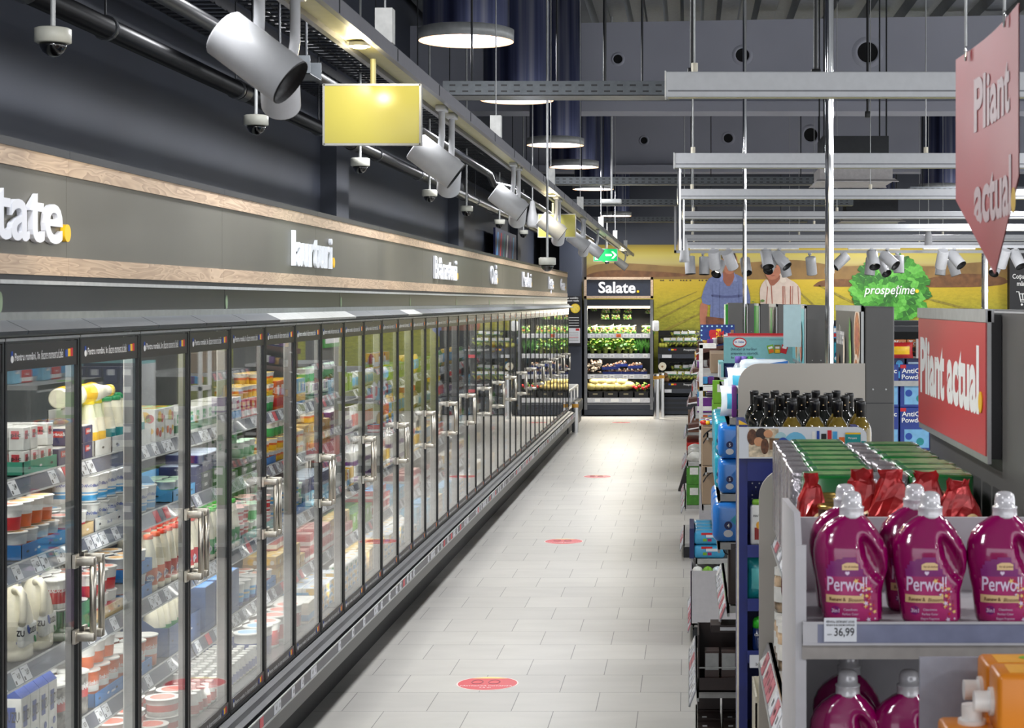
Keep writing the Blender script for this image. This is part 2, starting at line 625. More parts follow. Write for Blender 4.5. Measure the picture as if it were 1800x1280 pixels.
def door_meshes():
    fr = MB()
    # local: hinge side y=0, width DW, x=0 at the door plane (outer face +x)
    g = 0.004
    y0, y1 = g, DW - g
    z0, z1 = 0.39, 2.045
    fr.box(-.028, .006, y0, y0 + .014, z0, z1, gasket)
    fr.box(-.028, .006, y1 - .014, y1, z0, z1, gasket)
    fr.box(-.028, .006, y0, y1, z1 - .014, z1, gasket)
    fr.box(-.028, .006, y0, y1, z0, z0 + .012, gasket)
    fr.box(.006, .0085, y0, y1, z1 - .008, z1, lgrey)
    # inner aluminium stiles
    fr.box(-.024, -.006, y1 - .042, y1 - .014, z0 + .012, z1 - .014, alu)
    fr.box(-.024, -.006, y0 + .014, y0 + .022, z0 + .012, z1 - .014, alu)
    # printed strips
    fr.box(-.001, .0035, y0 + .014, y1 - .014, z1 - .094, z1 - .016, printm)
    fr.box(-.001, .0035, y0 + .014, y1 - .014, z0 + .013, z0 + .062, printm)
    for zz, h in ((z1 - .066, .030), (z0 + .026, .023)):
        fr.text('Pentru români, în', h * 1.05, inkw, face('+x', .0040, .080, zz), .014, align='l', width=.195)
        fr.text('fiecare moment al zilei.', h * 1.35, inkw, face('+x', .0040, .283, zz - .002) @ Matrix(((1, .25, 0, 0), (0, 1, 0, 0), (0, 0, 1, 0), (0, 0, 0, 1))), .004, align='l', width=.19)
        fr.box(.0035, .0042, .052, .066, zz - .004, zz + .028, inkb)
        fr.lathe([(.011, 0), (.011, .0006)], inkw, 10, M=face('+x', .0042, .059, zz + .005))
        for j, cm in enumerate((inkb, inky, inkr)):
            fr.box(.0035, .0042, .492 + j * .022, .514 + j * .022, zz, zz + .022 + .002 * j, cm)
    gl = MB().box(-.005, 0, y0 + .014, y1 - .014, z0 + .062, z1 - .094, glassm)
    return fr, gl


def handle_mb(side):
    h = MB()
    yy = 0.040 * side
    h.tube([(.062, yy, 1.075), (.062, yy, 1.335)], .0105, steel, 10)
    for z in (1.085, 1.325):
        h.rbox(.004, .070, yy - .013, yy + .013, z - .014, z + .014, steel, .004)
        h.box(.002, .012, yy - .018, yy + .018, z - .022, z + .022, steel)
    return h


def rail_meshes(first):
    """price rail of one shelf, tilted, with printed tags"""
    r = MB()
    L = 4 * DW
    T = Matrix.Rotation(math.radians(-24), 4, 'Y')
    r.box(0, .004, 0.01, L - .01, -.056, 0.0, railm, T)
    r.box(.0, .007, 0.01, L - .01, -.060, -.054, lgrey, T)
    r.box(.0, .006, 0.01, L - .01, -.003, .003, lgrey, T)
    y = .05
    rr = random.Random(first)
    while y < L - .1:
        wd = .062
        k = rr.random()
        if k < .8:
            z = .0042
            r.box(.003, .0052, y, y + wd, -.052, -.004, paper if k > .09 else mat('promo_tag', (214, 60, 74), .4, noise=0), T)
            if k > .09:
                r.text('%d,%s9' % (rr.randint(1, 12), rr.choice('2345679')), .024, inkm, T @ face('+x', .0056, y + .041, -.034), .02, .62)
                r.box(.0052, .0056, y + .004, y + .014, -.048, -.036, inkm, T)
                r.box(.0052, .0056, y + .004, y + .026, -.012, -.010, inkm, T)
        y += wd + rr.choice([0.004, .01, .07, .075, .1])
    return r


FR, GL = door_meshes()
ME_FR, ME_GL = FR.mesh('door'), GL.mesh('door_glass')
ME_H = [handle_mb(-1).mesh('door_handle'), handle_mb(1).mesh('door_handle')]
ME_R = [rail_meshes(k).mesh('price_rail') for k in range(6)]
L4 = 4 * DW
sh = MB().box(-.52, 0, 0.012, L4 - .012, -.022, 0, shelfm)
sh.box(-.52, -.5, .02, L4 - .02, -.05, -.02, shelfm)
ME_S = sh.mesh('shelf')
deck = MB().box(-.62, .03, 0.012, L4 - .012, -.03, 0, mat('deck_grey', (110, 114, 116), .4, .3))
ME_D = deck.mesh('base_deck')


def cooler_body(n, first=False, last=False):
    L = n * DW
    b = MB()
    b.box(-.92, -.86, 0, L, .16, 2.2, back_in)                       # back
    if first:
        b.box(-.92, -.04, 0, .012, .2, 2.12, inwall)
    if last:
        b.box(-.92, -.02, L - .014, L - .002, .2, 2.2, fasc)
    b.box(-.92, .01, 0, L, 2.05, 2.12, inwall)                       # canopy
    b.prism([(-.92, .39), (.0, .39), (.0, .35), (.085, .35), (.085, .30), (.10, .285), (.10, .22), (.05, .2), (-.92, .2)], 0, L, fasc, 'y')
    b.prism([(.0, .385), (.03, .372), (.06, .372), (.085, .362), (.085, .35), (0, .35)], 0, L, dark, 'y')
    b.box(-.9, -.02, .0, L, .0, .2, mat('kick_dark', (16, 17, 20), .6))
    return b


def bumper_rail(n, seed):
    """price strip on the bumper below the doors"""
    L = n * DW
    b = MB()
    b.box(.101, .104, 0, L, .30, .352, mat('strip_navy', (40, 44, 62), .3, noise=.02))
    b.box(.100, .108, 0, L, .294, .301, lgrey)
    b.box(.100, .107, 0, L, .351, .356, lgrey)
    rr = random.Random(seed)
    y = .04
    while y < L - .08:
        k = rr.random()
        if k < .62:
            b.box(.103, .1055, y, y + .062, .303, .35, paper if k > .1 else mat('promo_tag', (214, 60, 74), .4, noise=0))
            if k > .1:
                b.text('%d,%s9' % (rr.randint(1, 12), rr.choice('2345679')), .024, inkm, face('+x', .1058, y + .04, .318), .02, .62)
        y += rr.choice([.066, .068, .13, .15])
    return b


def upper_fascia(n):
    L = n * DW
    b = MB()
    b.box(-.10, -.02, 0.002, L - .002, 2.10, 2.215, fasc)
    b.box(-.02, -.005, 0.002, L - .002, 2.203, 2.215, lgrey)
    b.lathe([(.018, 0), (.018, .001)], mat('sticker_green', (120, 140, 110), .4), 14, M=face('+x', -.0195, .03, 2.15) @ Matrix.Scale(1.7, 4, (0, 1, 0)), )
    return b


def lid_panel(L, bright):
    b = MB()
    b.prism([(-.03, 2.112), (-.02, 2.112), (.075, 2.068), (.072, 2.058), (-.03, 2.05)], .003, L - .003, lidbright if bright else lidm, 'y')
    return b


UNITS = [(-4, 4)] + [(k, 4) for k in range(0, 36, 4)] + [(36, 2)]
for ui, (k0, n) in enumerate(UNITS):
    ys = Y0 + k0 * DW
    where = 'nearest the camera, mostly outside the frame' if ui == 0 else 'at the far end beside the salad fridge' if ui == 10 else ('%s in the row' % ORD[ui])
    root = empty('display_cooler', (XD, ys, 0), 'tall glass-door dairy cooler with dark frame, %s' % where, 'cooler', 'glass-door coolers along the left wall')
    cooler_body(n, ui == 0, n == 2).build('body', root)
    bumper_rail(n, ui).build('price_strip', root)
    upper_fascia(n).build('upper_fascia', root)
    for j in range(n):
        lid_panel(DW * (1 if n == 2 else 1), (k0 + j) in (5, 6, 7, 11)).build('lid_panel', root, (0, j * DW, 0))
    if n == 4:
        for si, z in enumerate(SH[:4]):
            so = ob('shelf', ME_S, root, (-.17, 0, z))
            ob('price_rail', ME_R[(ui * 4 + si) % 6], so, (0, 0, .002))
            if 0 < ui < 7:
                area('added_shelf_light', (XD - .215, ys + L4 / 2, z - .028), (.03, L4 - .1), 2.4, (1, .985, .95), (0, 0, 0))  # added light under each shelf to brighten the products, no fixture there
        ob('base_deck', ME_D, root, (-.06, 0, SH[4]))
    else:
        for si, z in enumerate(SH[:4]):
            ob('shelf', MB().box(-.52, 0, .012, n * DW - .012, -.022, 0, shelfm).mesh('shelf'), root, (-.17, 0, z))
        MB().box(-.62, .03, .012, n * DW - .012, -.03, 0, MATS['deck_grey']).build('base_deck', root, (-.06, 0, SH[4]))
    for j in range(0, n, 2):
        MB().box(-.050, -.030, .0, .022, .42, 2.05, alu).box(-.055, -.050, .003, .019, .45, 2.03, white).build('mullion', root, (0, j * DW, 0))
        if n == 4 and ui < 8:
            area('cooler_strip_light', (XD - .058, ys + j * DW + .02, 1.24), (1.5, .03), 1.1, (1, .985, .94), (0, PI / 2, 0))
    if n == 4:
        area('cooler_light', (XD - .16, ys + n * DW / 2, 2.03), (.12, n * DW - .1), 6 if ui < 8 else 9, (1, .985, .94))
    for j in range(n):
        d = ob('door', ME_FR, root, (0, j * DW, 0))
        ob('door_glass', ME_GL, d)
        odd = (k0 + j) % 2
        ob('door_handle', ME_H[0 if not odd else 1], d, (0, DW if not odd else 0, 0))
        if ui == 0:
            pass

# fascia boards with the department names
woodm = bpy.data.materials.new('beech_veneer'); woodm.use_nodes = True
def wood_nodes(m):
    nt = m.node_tree; b = nt.nodes['Principled BSDF']; L = nt.links.new
    tc = nt.nodes.new('ShaderNodeTexCoord'); mp = nt.nodes.new('ShaderNodeMapping'); mp.inputs['Scale'].default_value = (4, 1.2, 9)
    no = nt.nodes.new('ShaderNodeTexNoise'); no.inputs['Scale'].default_value = 1.4; no.inputs['Detail'].default_value = 2; no.inputs['Distortion'].default_value = 1.2
    wv = nt.nodes.new('ShaderNodeMath'); wv.operation = 'MULTIPLY'; wv.inputs[1].default_value = 9
    fr = nt.nodes.new('ShaderNodeMath'); fr.operation = 'FRACT'
    cr = nt.nodes.new('ShaderNodeValToRGB')
    cr.color_ramp.elements[0].color = lin((158, 134, 112)) + (1,); cr.color_ramp.elements[1].color = lin((196, 172, 146)) + (1,)
    L(tc.outputs['Object'], mp.inputs['Vector']); L(mp.outputs[0], no.inputs['Vector']); L(no.outputs['Fac'], wv.inputs[0]); L(wv.outputs[0], fr.inputs[0]); L(fr.outputs[0], cr.inputs['Fac']); L(cr.outputs[0], b.inputs['Base Color'])
    b.inputs['Roughness'].default_value = .45
wood_nodes(woodm)
bandm = mat('sign_band_grey', (98, 96, 88), 0.42, 0.15, noise=0.04, scale=2)
letterm = mat('raised_letter_white', (228, 230, 238), 0.35, noise=0)
dotm = mat('letter_dot_yellow', (236, 186, 24), 0.4, noise=0)
words = [('Lactate', 4.52, 5.50), ('Iaurturi', 8.72, 9.66), ('Brânzeturi', 13.55, 14.85), ('Ouă', 17.4, 17.95), ('Mezeluri', 20.7, 21.85), ('Pește', 24.55, 25.4), ('Carne', 26.9, 27.75)]
seg = 1.86
ys = 3.72
i = 0
while ys < 28.3:
    ye = min(ys + seg, 28.42)
    xf = -1.985
    b = MB()
    b.box(xf - .04, xf, ys + .001, ye - .001, 2.29, 2.55, bandm)
    o = b.build('fascia_board', loc=(0, 0, 0))
    here = [w_[0] for w_ in words if ys <= (w_[1] + w_[2]) / 2 < ye]
    tag(o, 'grey fascia board with wooden strips%s, %s along the coolers' % (' reading ' + here[0] if here else '', ORD[i]), 'sign board', 'grey fascia boards above the coolers')
    MB().box(xf - .04, xf + .008, ys + .001, ye - .001, 2.55, 2.605, woodm).build('wood_strip', o)
    MB().box(xf - .04, xf + .008, ys + .001, ye - .001, 2.232, 2.29, woodm).build('wood_strip', o)
    MB().box(xf - .06, xf + .012, ys + .001, ye - .001, 2.605, 2.63, dark).build('top_edge', o)
    MB().box(xf - .03, xf, ys + .001, ye - .001, 2.216, 2.232, dark).build('bottom_edge', o)
    for (t, a, e) in words:
        if ys <= (a + e) / 2 < ye:
            q = MB()
            sz = .25
            q.text(t, sz, letterm, face('+x', xf + .002, a, 2.335), .012, align='l', ex=.016, width=(e - a), res=4)
            q.build('lettering', o)
            MB().cyl((xf + .001, e + .05, 2.368), (xf + .016, e + .05, 2.368), .028, dotm, n=18).build('yellow_dot', o)
    ys = ye
    i += 1
# ---------------------------------------------------------------- round ceiling lamps
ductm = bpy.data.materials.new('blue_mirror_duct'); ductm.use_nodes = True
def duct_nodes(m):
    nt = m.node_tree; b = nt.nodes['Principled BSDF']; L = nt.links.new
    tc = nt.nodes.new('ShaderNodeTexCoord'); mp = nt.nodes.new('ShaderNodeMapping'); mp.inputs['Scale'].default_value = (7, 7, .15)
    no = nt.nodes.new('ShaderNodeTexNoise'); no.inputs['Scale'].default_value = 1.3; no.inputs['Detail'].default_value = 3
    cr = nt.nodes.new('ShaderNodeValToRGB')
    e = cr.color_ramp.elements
    e[0].position = .36; e[0].color = lin((34, 38, 66)) + (1,)  # streaks put the mirror reflections into the duct's colour
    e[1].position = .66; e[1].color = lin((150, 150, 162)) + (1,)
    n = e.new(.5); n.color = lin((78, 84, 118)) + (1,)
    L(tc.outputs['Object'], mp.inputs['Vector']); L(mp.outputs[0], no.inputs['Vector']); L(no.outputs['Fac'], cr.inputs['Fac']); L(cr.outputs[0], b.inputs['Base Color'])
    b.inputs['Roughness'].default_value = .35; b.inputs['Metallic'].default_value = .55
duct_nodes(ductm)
lampface = mat('lamp_face', (236, 240, 255), 0.5, emit=5.0, noise=0)
lampring = mat('lamp_ring', (255, 196, 150), 0.5, emit=1.8, noise=0)
lz = 3.75
LY = [(0.6, 0), (4.2, 0), (7.6, 0), (10.75, 1), (13.9, 1), (17.9, 1), (20.8, 1), (24.9, 1), (32.6, 1)]
shade = MB().lathe([(.285, 0), (.292, .0), (.294, .07), (.27, .075), (.268, .078)], lgrey, 36, cap0=False, cap1=False)
duct = MB().lathe([(.265, .075), (.262, 1.5)], ductm, 36, cap0=False)
face_mb = MB().lathe([(.262, .004), (.262, .008)], lampface, 36)
ring_mb = MB().lathe([(.290, -.001), (.256, .003)], lampring, 36, cap0=False, cap1=False)
me_l = [q.mesh(nm) for q, nm in ((shade, 'lamp_rim'), (duct, 'duct'), (face_mb, 'diffuser'), (ring_mb, 'glow_ring'))]
labs_l = {10.75: 'largest round ceiling lamp under a blue mirrored duct, nearest in the aisle', 13.9: 'second round ceiling lamp in the aisle row, just under the first cable tray', 17.9: 'third round ceiling lamp in the aisle row, below the big grey beam', 20.8: 'fourth round ceiling lamp in the aisle row', 24.9: 'fifth round ceiling lamp in the aisle row, seen almost edge on', 32.6: 'last round ceiling lamp in the aisle row, above the salad fridge'}
for X, row in ((-1.37, 0), (3.55, 1), (8.2, 2)):
    for Y, vis in LY:
        if row == 0 and vis:
            lb = labs_l[Y]
        elif row == 1 and Y in (20.8, 24.9, 32.6):
            lb = {20.8: 'round ceiling lamp half hidden behind the hanging red arrow', 24.9: 'round ceiling lamp over the shop floor, seen below the air conditioner', 32.6: 'small round ceiling lamp over the far shop floor near the mural'}[Y]
        else:
            lb = None
        if lb:
            o = empty('ceiling_lamp', (X, Y, lz), lb, 'ceiling lamp', 'round ceiling lamps')
            for me in me_l:
                ob(me.name.split('.')[0], me, o)
        l = bpy.data.lights.new('lamp_light', 'AREA'); l.shape = 'DISK'; l.size = .5
        l.energy = (46 if Y > 5 else 26) if row == 0 else 50; l.color = (.97, .98, 1)
        lo = bpy.data.objects.new('lamp_light', l); lo.location = (X, Y, lz - .012); COL.objects.link(lo)

# ---------------------------------------------------------------- track rail over the coolers
railw = mat('rail_silver', (122, 122, 128), 0.4, 0.5, noise=0.03)
channel = mat('rail_channel', (196, 190, 140), 0.4, 0.1, noise=0.03)
ra = MB()
for (a, e) in ((2.2, 31.6),):
    ra.box(-1.125, -1.105, a, e, 2.972, 3.02, railw)
    ra.box(-1.02, -1.0, a, e, 2.972, 3.02, railw)
    ra.box(-1.105, -1.02, a, e, 2.99, 3.02, channel)
    ra.box(-1.09, -1.035, a, e, 3.02, 3.05, railw)
    for y in range(3, 31):
        ra.box(-.9995, -.998, y, y + .01, 2.975, 3.018, dark)
o = ra.build('light_track')
tag(o, 'long silver lighting track hanging over the front of the coolers', 'lighting track')
for y in [6.1, 9.6, 13.4, 17.0, 21.0, 25.0, 29.0]:
    MB().cyl((-1.06, y, 3.05), (-1.06, y, 5.245), .004, lgrey, n=5).box(-1.09, -1.03, y - .03, y + .03, 3.05, 3.17, white).build('suspension_wire', o)

headm = mat('lamp_housing_white', (198, 199, 202), 0.38, noise=0.02)
def head_mb(L=.215, r=.064):
    """lamp head along +z, opening at +z"""
    h = MB()
    h.lathe([(r * .9, 0), (r, .006), (r, L)], headm, 28, cap1=False)
    h.lathe([(r, L), (r * .97, L + .004), (r * .9, L - .03), (.02, L - .07)], black, 28, cap0=False)
    h.lathe([(.03, L - .066), (.03, L - .06)], mat('led_lens', (240, 236, 225), .3, noise=0, emit=1.2), 12)
    h.tube([(r + .0004, 0, .01), (r + .0004, 0, L - .01)], .0012, lgrey, 4)
    return h
head_me = head_mb().mesh('lamp_head')
def track_light(loc_arm, head_c, d, label, group='white spotlights on the cooler track', energy=0, aim=None, color=(1, .96, .9), sc=1.0):
    """arm comes down from the track at loc_arm to the head centred at head_c, aimed along d"""
    la, hc = Vector(loc_arm), Vector(head_c)
    o = empty('track_spotlight', la, label, 'spotlight', group)
    a = MB()
    p = hc - la
    a.rbox(-.022, .022, -.05, .05, -.025, .0, headm, .005)
    side = Vector(d).normalized().cross(Vector((0, 1, 0)))
    a.tube([(0, 0, -.02), (0, 0, p.z * .55), (p.x * .25, p.y * .3, p.z * .8), (p.x * .8, p.y * .8, p.z * .97)], .014, headm, 10)
    a.build('bracket', o)
    h = ob('lamp_head', head_me, o)
    q = Vector(d).to_track_quat('Z', 'Y')
    h.rotation_euler = q.to_euler()
    h.scale = (sc, sc, sc)
    h.location = p - (Vector(d).normalized() * .107 * sc)
    if energy:
        spot('spot_beam', hc + Vector(d).normalized() * .12, hc + Vector(d).normalized() * 3, energy, color, 70, .8, .04)
    return o

for i, (px, py, D) in enumerate([(450, 100, 4.35), (765, 283, 7.45), (893, 355, 10.5), (969, 398, 13.9), (1016, 424, 17.3), (1043, 438, 20.2), (1092, 464, 29.0)]):
    c_ = at(px, py, D)
    arm = Vector((-1.06 - (.02 if i == 0 else 0), D + .05, 2.99))
    track_light(arm, c_, (.78, .10 if i else -.06, -.58), 'white cylinder spotlight aimed towards the shelves, %s along the cooler track' % ORD[i], energy=38, aim=None)
    c2 = at(px + 42 * 4.35 / D, py + 46 * 4.35 / D, D + .33)
    if i < 5:
        track_light((-1.06, D + .36, 2.99), c2, (-.15, .80, -.58), 'white cylinder spotlight aimed down at the fascia boards, %s of its kind' % ORD[i], energy=0, sc=.82)
        cl_ = (1, .93, .8) if i % 2 == 0 else (.88, 1, .92)
        spot('fascia_beam', c2 + Vector((-.05, .08, -.12)), (-1.99, c2.y + 1.3, 2.36), 26, cl_, 62, .9, .04)
# small pendant-shaped speaker heads
for (px, py, D) in [(936, 378, 15.5)]:
    c_ = at(px, py, D)
    o = MB().lathe([(.001, .13), (.02, .12), (.03, .05), (.045, -.02), (.05, -.09), (.03, -.11), (.001, -.112)], headm, 18).cyl((0, 0, .12), (0, 0, 2.6), .006, lgrey, n=6).build('pendant_speaker', loc=c_)
    tag(o, 'small white pear-shaped pendant hanging near the second yellow sign', 'pendant')

ledy = mat('led_warm', (255, 226, 140), 0.5, emit=14, noise=0)
for i, (px, py) in enumerate([(633, 97), (971, 354), (1090, 452)]):
    D = .835 * F / (VY - py) ; D = 1.06 * F / (VX - px) if i < 2 else 28.0
    o = MB().cyl((0, 0, 0), (0, 0, .012), .035, headm, n=18).cyl((0, 0, -.004), (0, 0, 0), .022, ledy, n=14).build('led_downlight', loc=(-1.062, D, 2.972))
    tag(o, ['bright warm LED in the track above the large yellow panel', 'bright warm LED in the track above the small yellow panel', 'bright warm LED at the far end of the track'][i], 'downlight', 'warm LEDs in the cooler track')
    l = bpy.data.lights.new('led_light', 'POINT'); l.energy = 3; l.color = (1, .86, .55); l.shadow_soft_size = .03
    lo = bpy.data.objects.new('led_light', l); lo.location = (-1.062, D, 2.94); COL.objects.link(lo)

# yellow hanging panels
ypan = bpy.data.materials.new('yellow_panel'); ypan.use_nodes = True
b_ = ypan.node_tree.nodes['Principled BSDF']; b_.inputs['Base Color'].default_value = lin((190, 184, 96)) + (1,); b_.inputs['Roughness'].default_value = .25
b_.inputs['Emission Color'].default_value = lin((214, 204, 110)) + (1,); b_.inputs['Emission Strength'].default_value = .06  # faint emission stands in for light passing through the panel
ypan_top = mat('yellow_panel_top', (196, 188, 96), .3, noise=0, emit=.25)
for i, (x0, x1, y0, y1, D, sx) in enumerate([(570, 740, 150, 254, 5.95, 656), (946, 1012, 377, 417, 14.6, 972)]):
    a, c_ = at(x0, y1, D), at(x1, y0, D)
    o = empty('hanging_sign', ((a.x + c_.x) / 2, D, a.z), ['large blank yellow panel hanging from the track, nearest the camera', 'small blank yellow panel hanging far along the track'][i], 'sign', 'blank yellow panels under the track')
    hw, hh = (c_.x - a.x) / 2, c_.z - a.z
    MB().rbox(-hw, hw, -.012, .012, 0, hh, ypan, .004).build('panel', o)
    fr = MB().box(-hw - .003, -hw + .004, -.014, .014, -.003, hh + .003, alu).box(hw - .004, hw + .003, -.014, .014, -.003, hh + .003, alu).box(-hw, hw, -.014, .014, hh - .003, hh + .004, alu).box(-hw, hw, -.014, .014, -.004, .003, alu)
    fr.build('panel_frame', o)
    sxw = at(sx, y0, D).x - (a.x + c_.x) / 2
    MB().cyl((sxw, 0, hh), (sxw, 0, 2.975 - a.z), .010, channel, n=10).build('hanger', o)

# emergency exit sign
a, c_ = at(1043, 460, 22.5), at(1086, 437, 22.5)
o = empty('exit_sign', ((a.x + c_.x) / 2, 22.5, a.z), 'green lit emergency exit sign with running figure and arrow', 'sign')
hw, hh = (c_.x - a.x) / 2, c_.z - a.z
gm = mat('exit_green', (20, 176, 92), .4, noise=0, emit=.9); wm = mat('exit_white', (240, 255, 246), .4, noise=0, emit=1.1)
MB().rbox(-hw, hw, -.02, .02, 0, hh, white, .004).box(-hw + .008, hw - .008, -.022, -.02, .008, hh - .008, gm).build('lit_panel', o)
q = MB()
M_ = face('-y', .06, -.0225, hh * .5)
q.box(-.06, .02, -.012, .012, 0, .001, wm, M_)
q.add([(.015, .045, .0008), (.04, .045, .0008), (.085, 0, .0008), (.04, -.045, .0008), (.015, -.045, .0008), (.055, 0, .0008)], [(0, 1, 2, 5), (5, 2, 3, 4)], wm, M=M_)
M2 = face('-y', -.09, -.0225, hh * .5)
q.box(-.045, -.005, -.06, .05, 0, .0008, wm, M2)
q.lathe([(.011, 0), (.011, .001)], wm, 10, M=M2 @ Matrix.Translation((.012, .045, 0)))
q.tube([(.008, .03, .001), (.0, -.008, .001), (.02, -.03, .001), (.012, -.055, .001)], .006, wm, 5).tube([(.0, -.008, .001), (-.018, -.03, .001), (-.038, -.028, .001)], .006, gm, 5).tube([(.004, .022, .001), (.03, .008, .001)], .0045, wm, 5)
q.build('pictogram', o)
MB().cyl((0, 0, hh), (0, 0, 3.0 - a.z), .007, lgrey, n=8).build('hanger', o)

# dome cameras above the coolers
domew = mat('camera_housing', (190, 190, 180), .45, noise=.02)
domeb = mat('camera_dome', (8, 8, 10), .06, noise=0, coat=1)
cambase = MB().lathe([(.052, 0), (.060, .004), (.060, .048), (.052, .052), (.012, .053)], domew, 28)
camdome = MB().lathe([(.001, -.046), (.018, -.042), (.034, -.030), (.044, -.012), (.046, 0)], domeb, 24)
camrod = MB().cyl((0, 0, .05), (0, 0, 2.3), .0085, lgrey, n=8)
m3 = [cambase.mesh('camera_base'), camdome.mesh('camera_dome'), camrod.mesh('hanging_rod')]
cams = [(93, 66, 5.9), (450, 214, 8.6), (633, 287, 11.0), (755, 341, 13.7), (820, 368, 16.4), (878, 391, 19.3), (920, 409, 22.3), (962, 461, 12.2), (1067, 458, 31.0)]
for i, (px, py, D) in enumerate(cams):
    p = at(px, py, D)
    o = empty('dome_camera', p - Vector((0, 0, .02)), 'beige dome security camera on a white rod, %s along the coolers' % ORD[i] if i < 7 else ['tiny dome camera peeping over the fascia below the small yellow panel', 'tiny dome camera just below the exit sign'][i - 7], 'security camera', 'dome cameras over the coolers')
    for me in m3:
        ob(me.name.split('.')[0], me, o)

# pipes and trays above the coolers
pipem = mat('black_pipe', (20, 21, 25), .35, .2, noise=.05)
clampm = mat('pipe_clamp', (88, 90, 94), .3, .8)
for i, (X, Z, r, lab) in enumerate([(-2.32, 3.24, .045, 'thick black pipe running along the wall above the dome cameras'), (-2.03, 3.33, .032, 'thinner black pipe with bends beside the cable trays')]):
    o = empty('pipe', (X, 2.0, Z), lab, 'pipe')
    if i == 0:
        b = MB().tube([(0, 0, 0), (0, 29, 0)], r, pipem, 14)
        for y in range(1, 29, 3):
            b.cyl((0, y, 0), (0, y + .12, 0), r * 1.12, pipem)
    else:
        b = MB().tube([(0, 0, 0), (0, 5.6, 0), (.0, 5.75, .05), (0, 5.9, .05), (0, 9.6, .05), (.03, 9.8, .0), (.18, 10.05, 0), (.18, 14.2, 0), (.2, 14.35, -.08), (.32, 14.6, -.1), (.32, 29, -.1)], r, pipem, 12)
    b.build('pipe_run', o)
    if i == 0:
        cme = MB().cyl((0, 0, 0), (0, .025, 0), r * 1.16, clampm).cyl((0, .01, r), (0, .01, 1.99), .005, dark, n=5).mesh('pipe_clamp')
        for y in range(2, 29, 2):
            ob('pipe_clamp', cme, o, (0, y + .95, 0))
traym = mat('galvanised_tray', (92, 96, 100), .4, .6)
trayd = mat('dark_tray', (44, 46, 52), .4, .5)
def ladder(name, x0, x1, y0, y1, z, lab, m, step=.12):
    o = MB()
    o.box(x0, x0 + .006, y0, y1, z, z + .06, m).box(x1 - .006, x1, y0, y1, z, z + .06, m)
    y = y0
    while y < y1:
        o.box(x0, x1, y, y + .03, z, z + .008, m); y += step
    k = o.build(name); tag(k, lab, 'cable tray'); return k
ladder('cable_tray', -2.16, -1.76, 2.0, 30, 3.58, 'dark ladder cable tray running along over the track', trayd)
ladder('cable_tray', -2.75, -2.40, 2.0, 30, 3.66, 'dark ladder cable tray close to the wall above the thick pipe', trayd)
cb = MB()
for k in range(5):
    pts = [(-2.1 + k * .07 + .02 * math.sin(y * 1.7 + k), 2 + y * 1.0, 3.60 + .01 * math.sin(y * 2.3 + k * 2)) for y in range(0, 28)]
    cb.tube(pts, .012, dark if k % 2 else black, 5)
k = cb.build('cable_bundle'); tag(k, 'black cables lying in the ladder tray over the track', 'cables', kind='stuff')
# cross trays of slotted steel
def slotted(px0, py, px1, D, lab, hpx=15, z=None):
    a, e = at(px0, py, D), at(px1, py, D)
    b = MB()
    h = .085
    x0, x1 = a.x, e.x
    b.box(x0, x1, D, D + .004, a.z, a.z + h, traym).box(x0, x1, D, D + .25, a.z, a.z + .004, traym).box(x0, x1, D + .246, D + .25, a.z, a.z + h, traym)
    x = x0 + .04
    while x < x1 - .06:
        for zz in (.02, .055):
            b.box(x, x + .035, D - .001, D, a.z + zz, a.z + zz + .010, black)
        x += .075
    o = b.build('cable_tray'); tag(o, lab, 'cable tray')
    cb = MB()
    for k in range(3):
        cb.cyl((x0 + (x1 - x0) * (.12 + .38 * k), D + .1, a.z + .05), (x0 + (x1 - x0) * (.12 + .38 * k), D + .1, 5.245), .007, dark, n=5)
    cb.build('threaded_rod', o)
slotted(778, 168, 1176, 10.2, 'slotted steel cable tray crossing the aisle, nearest the camera')
slotted(960, 324, 1470, 20.0, 'slotted steel cable tray crossing the aisle behind the fourth lamp')
slotted(1000, 361, 1500, 24.0, 'slotted steel cable tray crossing the aisle below the fourth lamp')
slotted(1030, 390, 1420, 29.0, 'farthest slotted steel cable tray crossing the aisle')
slotted(1600, 340, 1800, 22.0, 'slotted steel cable tray over the shop floor at the air conditioner')
slotted(420, 130, 545, 8.0, 'short dark cross tray over the coolers near the large spotlight')

# long beams of the lighting grid over the shop floor
beamw = mat('grid_beam_white', (196, 198, 202), .4, .1, noise=.02)
beamg = mat('grid_beam_groove', (120, 122, 128), .5)
gb = [(148, 1170, 7.24, .105), (282, 1185, 11.1, .095), (341, 1191, 14.5, .085), (378, 1198, 18.0, .078), (400, 1199, 21.2, .085), (418, 1202, 24.3, .085), (429, 1206, 27.0, .06)]
for i, (py, px, D, h) in enumerate(gb):
    p = at(px, py, D)
    q = MB()
    q.rbox(p.x, 9.0, D, D + .075, p.z - h / 2, p.z + h / 2, beamw, .004, sm=False)
    q.box(p.x + .01, 9.0, D - .0012, D, p.z - h / 2 + .022, p.z - h / 2 + .028, beamg)
    q.box(p.x + .01, 9.0, D + .02, D + .055, p.z - h / 2 - .0012, p.z - h / 2, channel)
    q.box(p.x - .004, p.x + .002, D - .003, D + .078, p.z - h / 2 - .003, p.z + h / 2 + .003, white)
    o = q.build('grid_beam')
    tag(o, 'long white lighting beam crossing above the shelves, %s from the camera' % ORD[i], 'light beam', 'white lighting beams over the shop floor')
    wv = MB()
    for xx in (p.x + .12, p.x + 1.6, p.x + 3.6):
        wv.cyl((xx, D + .04, p.z + h / 2), (xx, D + .04, 5.245), .004, lgrey, n=5)
        wv.cyl((xx, D + .04, p.z + h / 2), (xx, D + .04, p.z + h / 2 + .04), .014, offwhite, n=8)
    wv.build('hanging_wire', o)
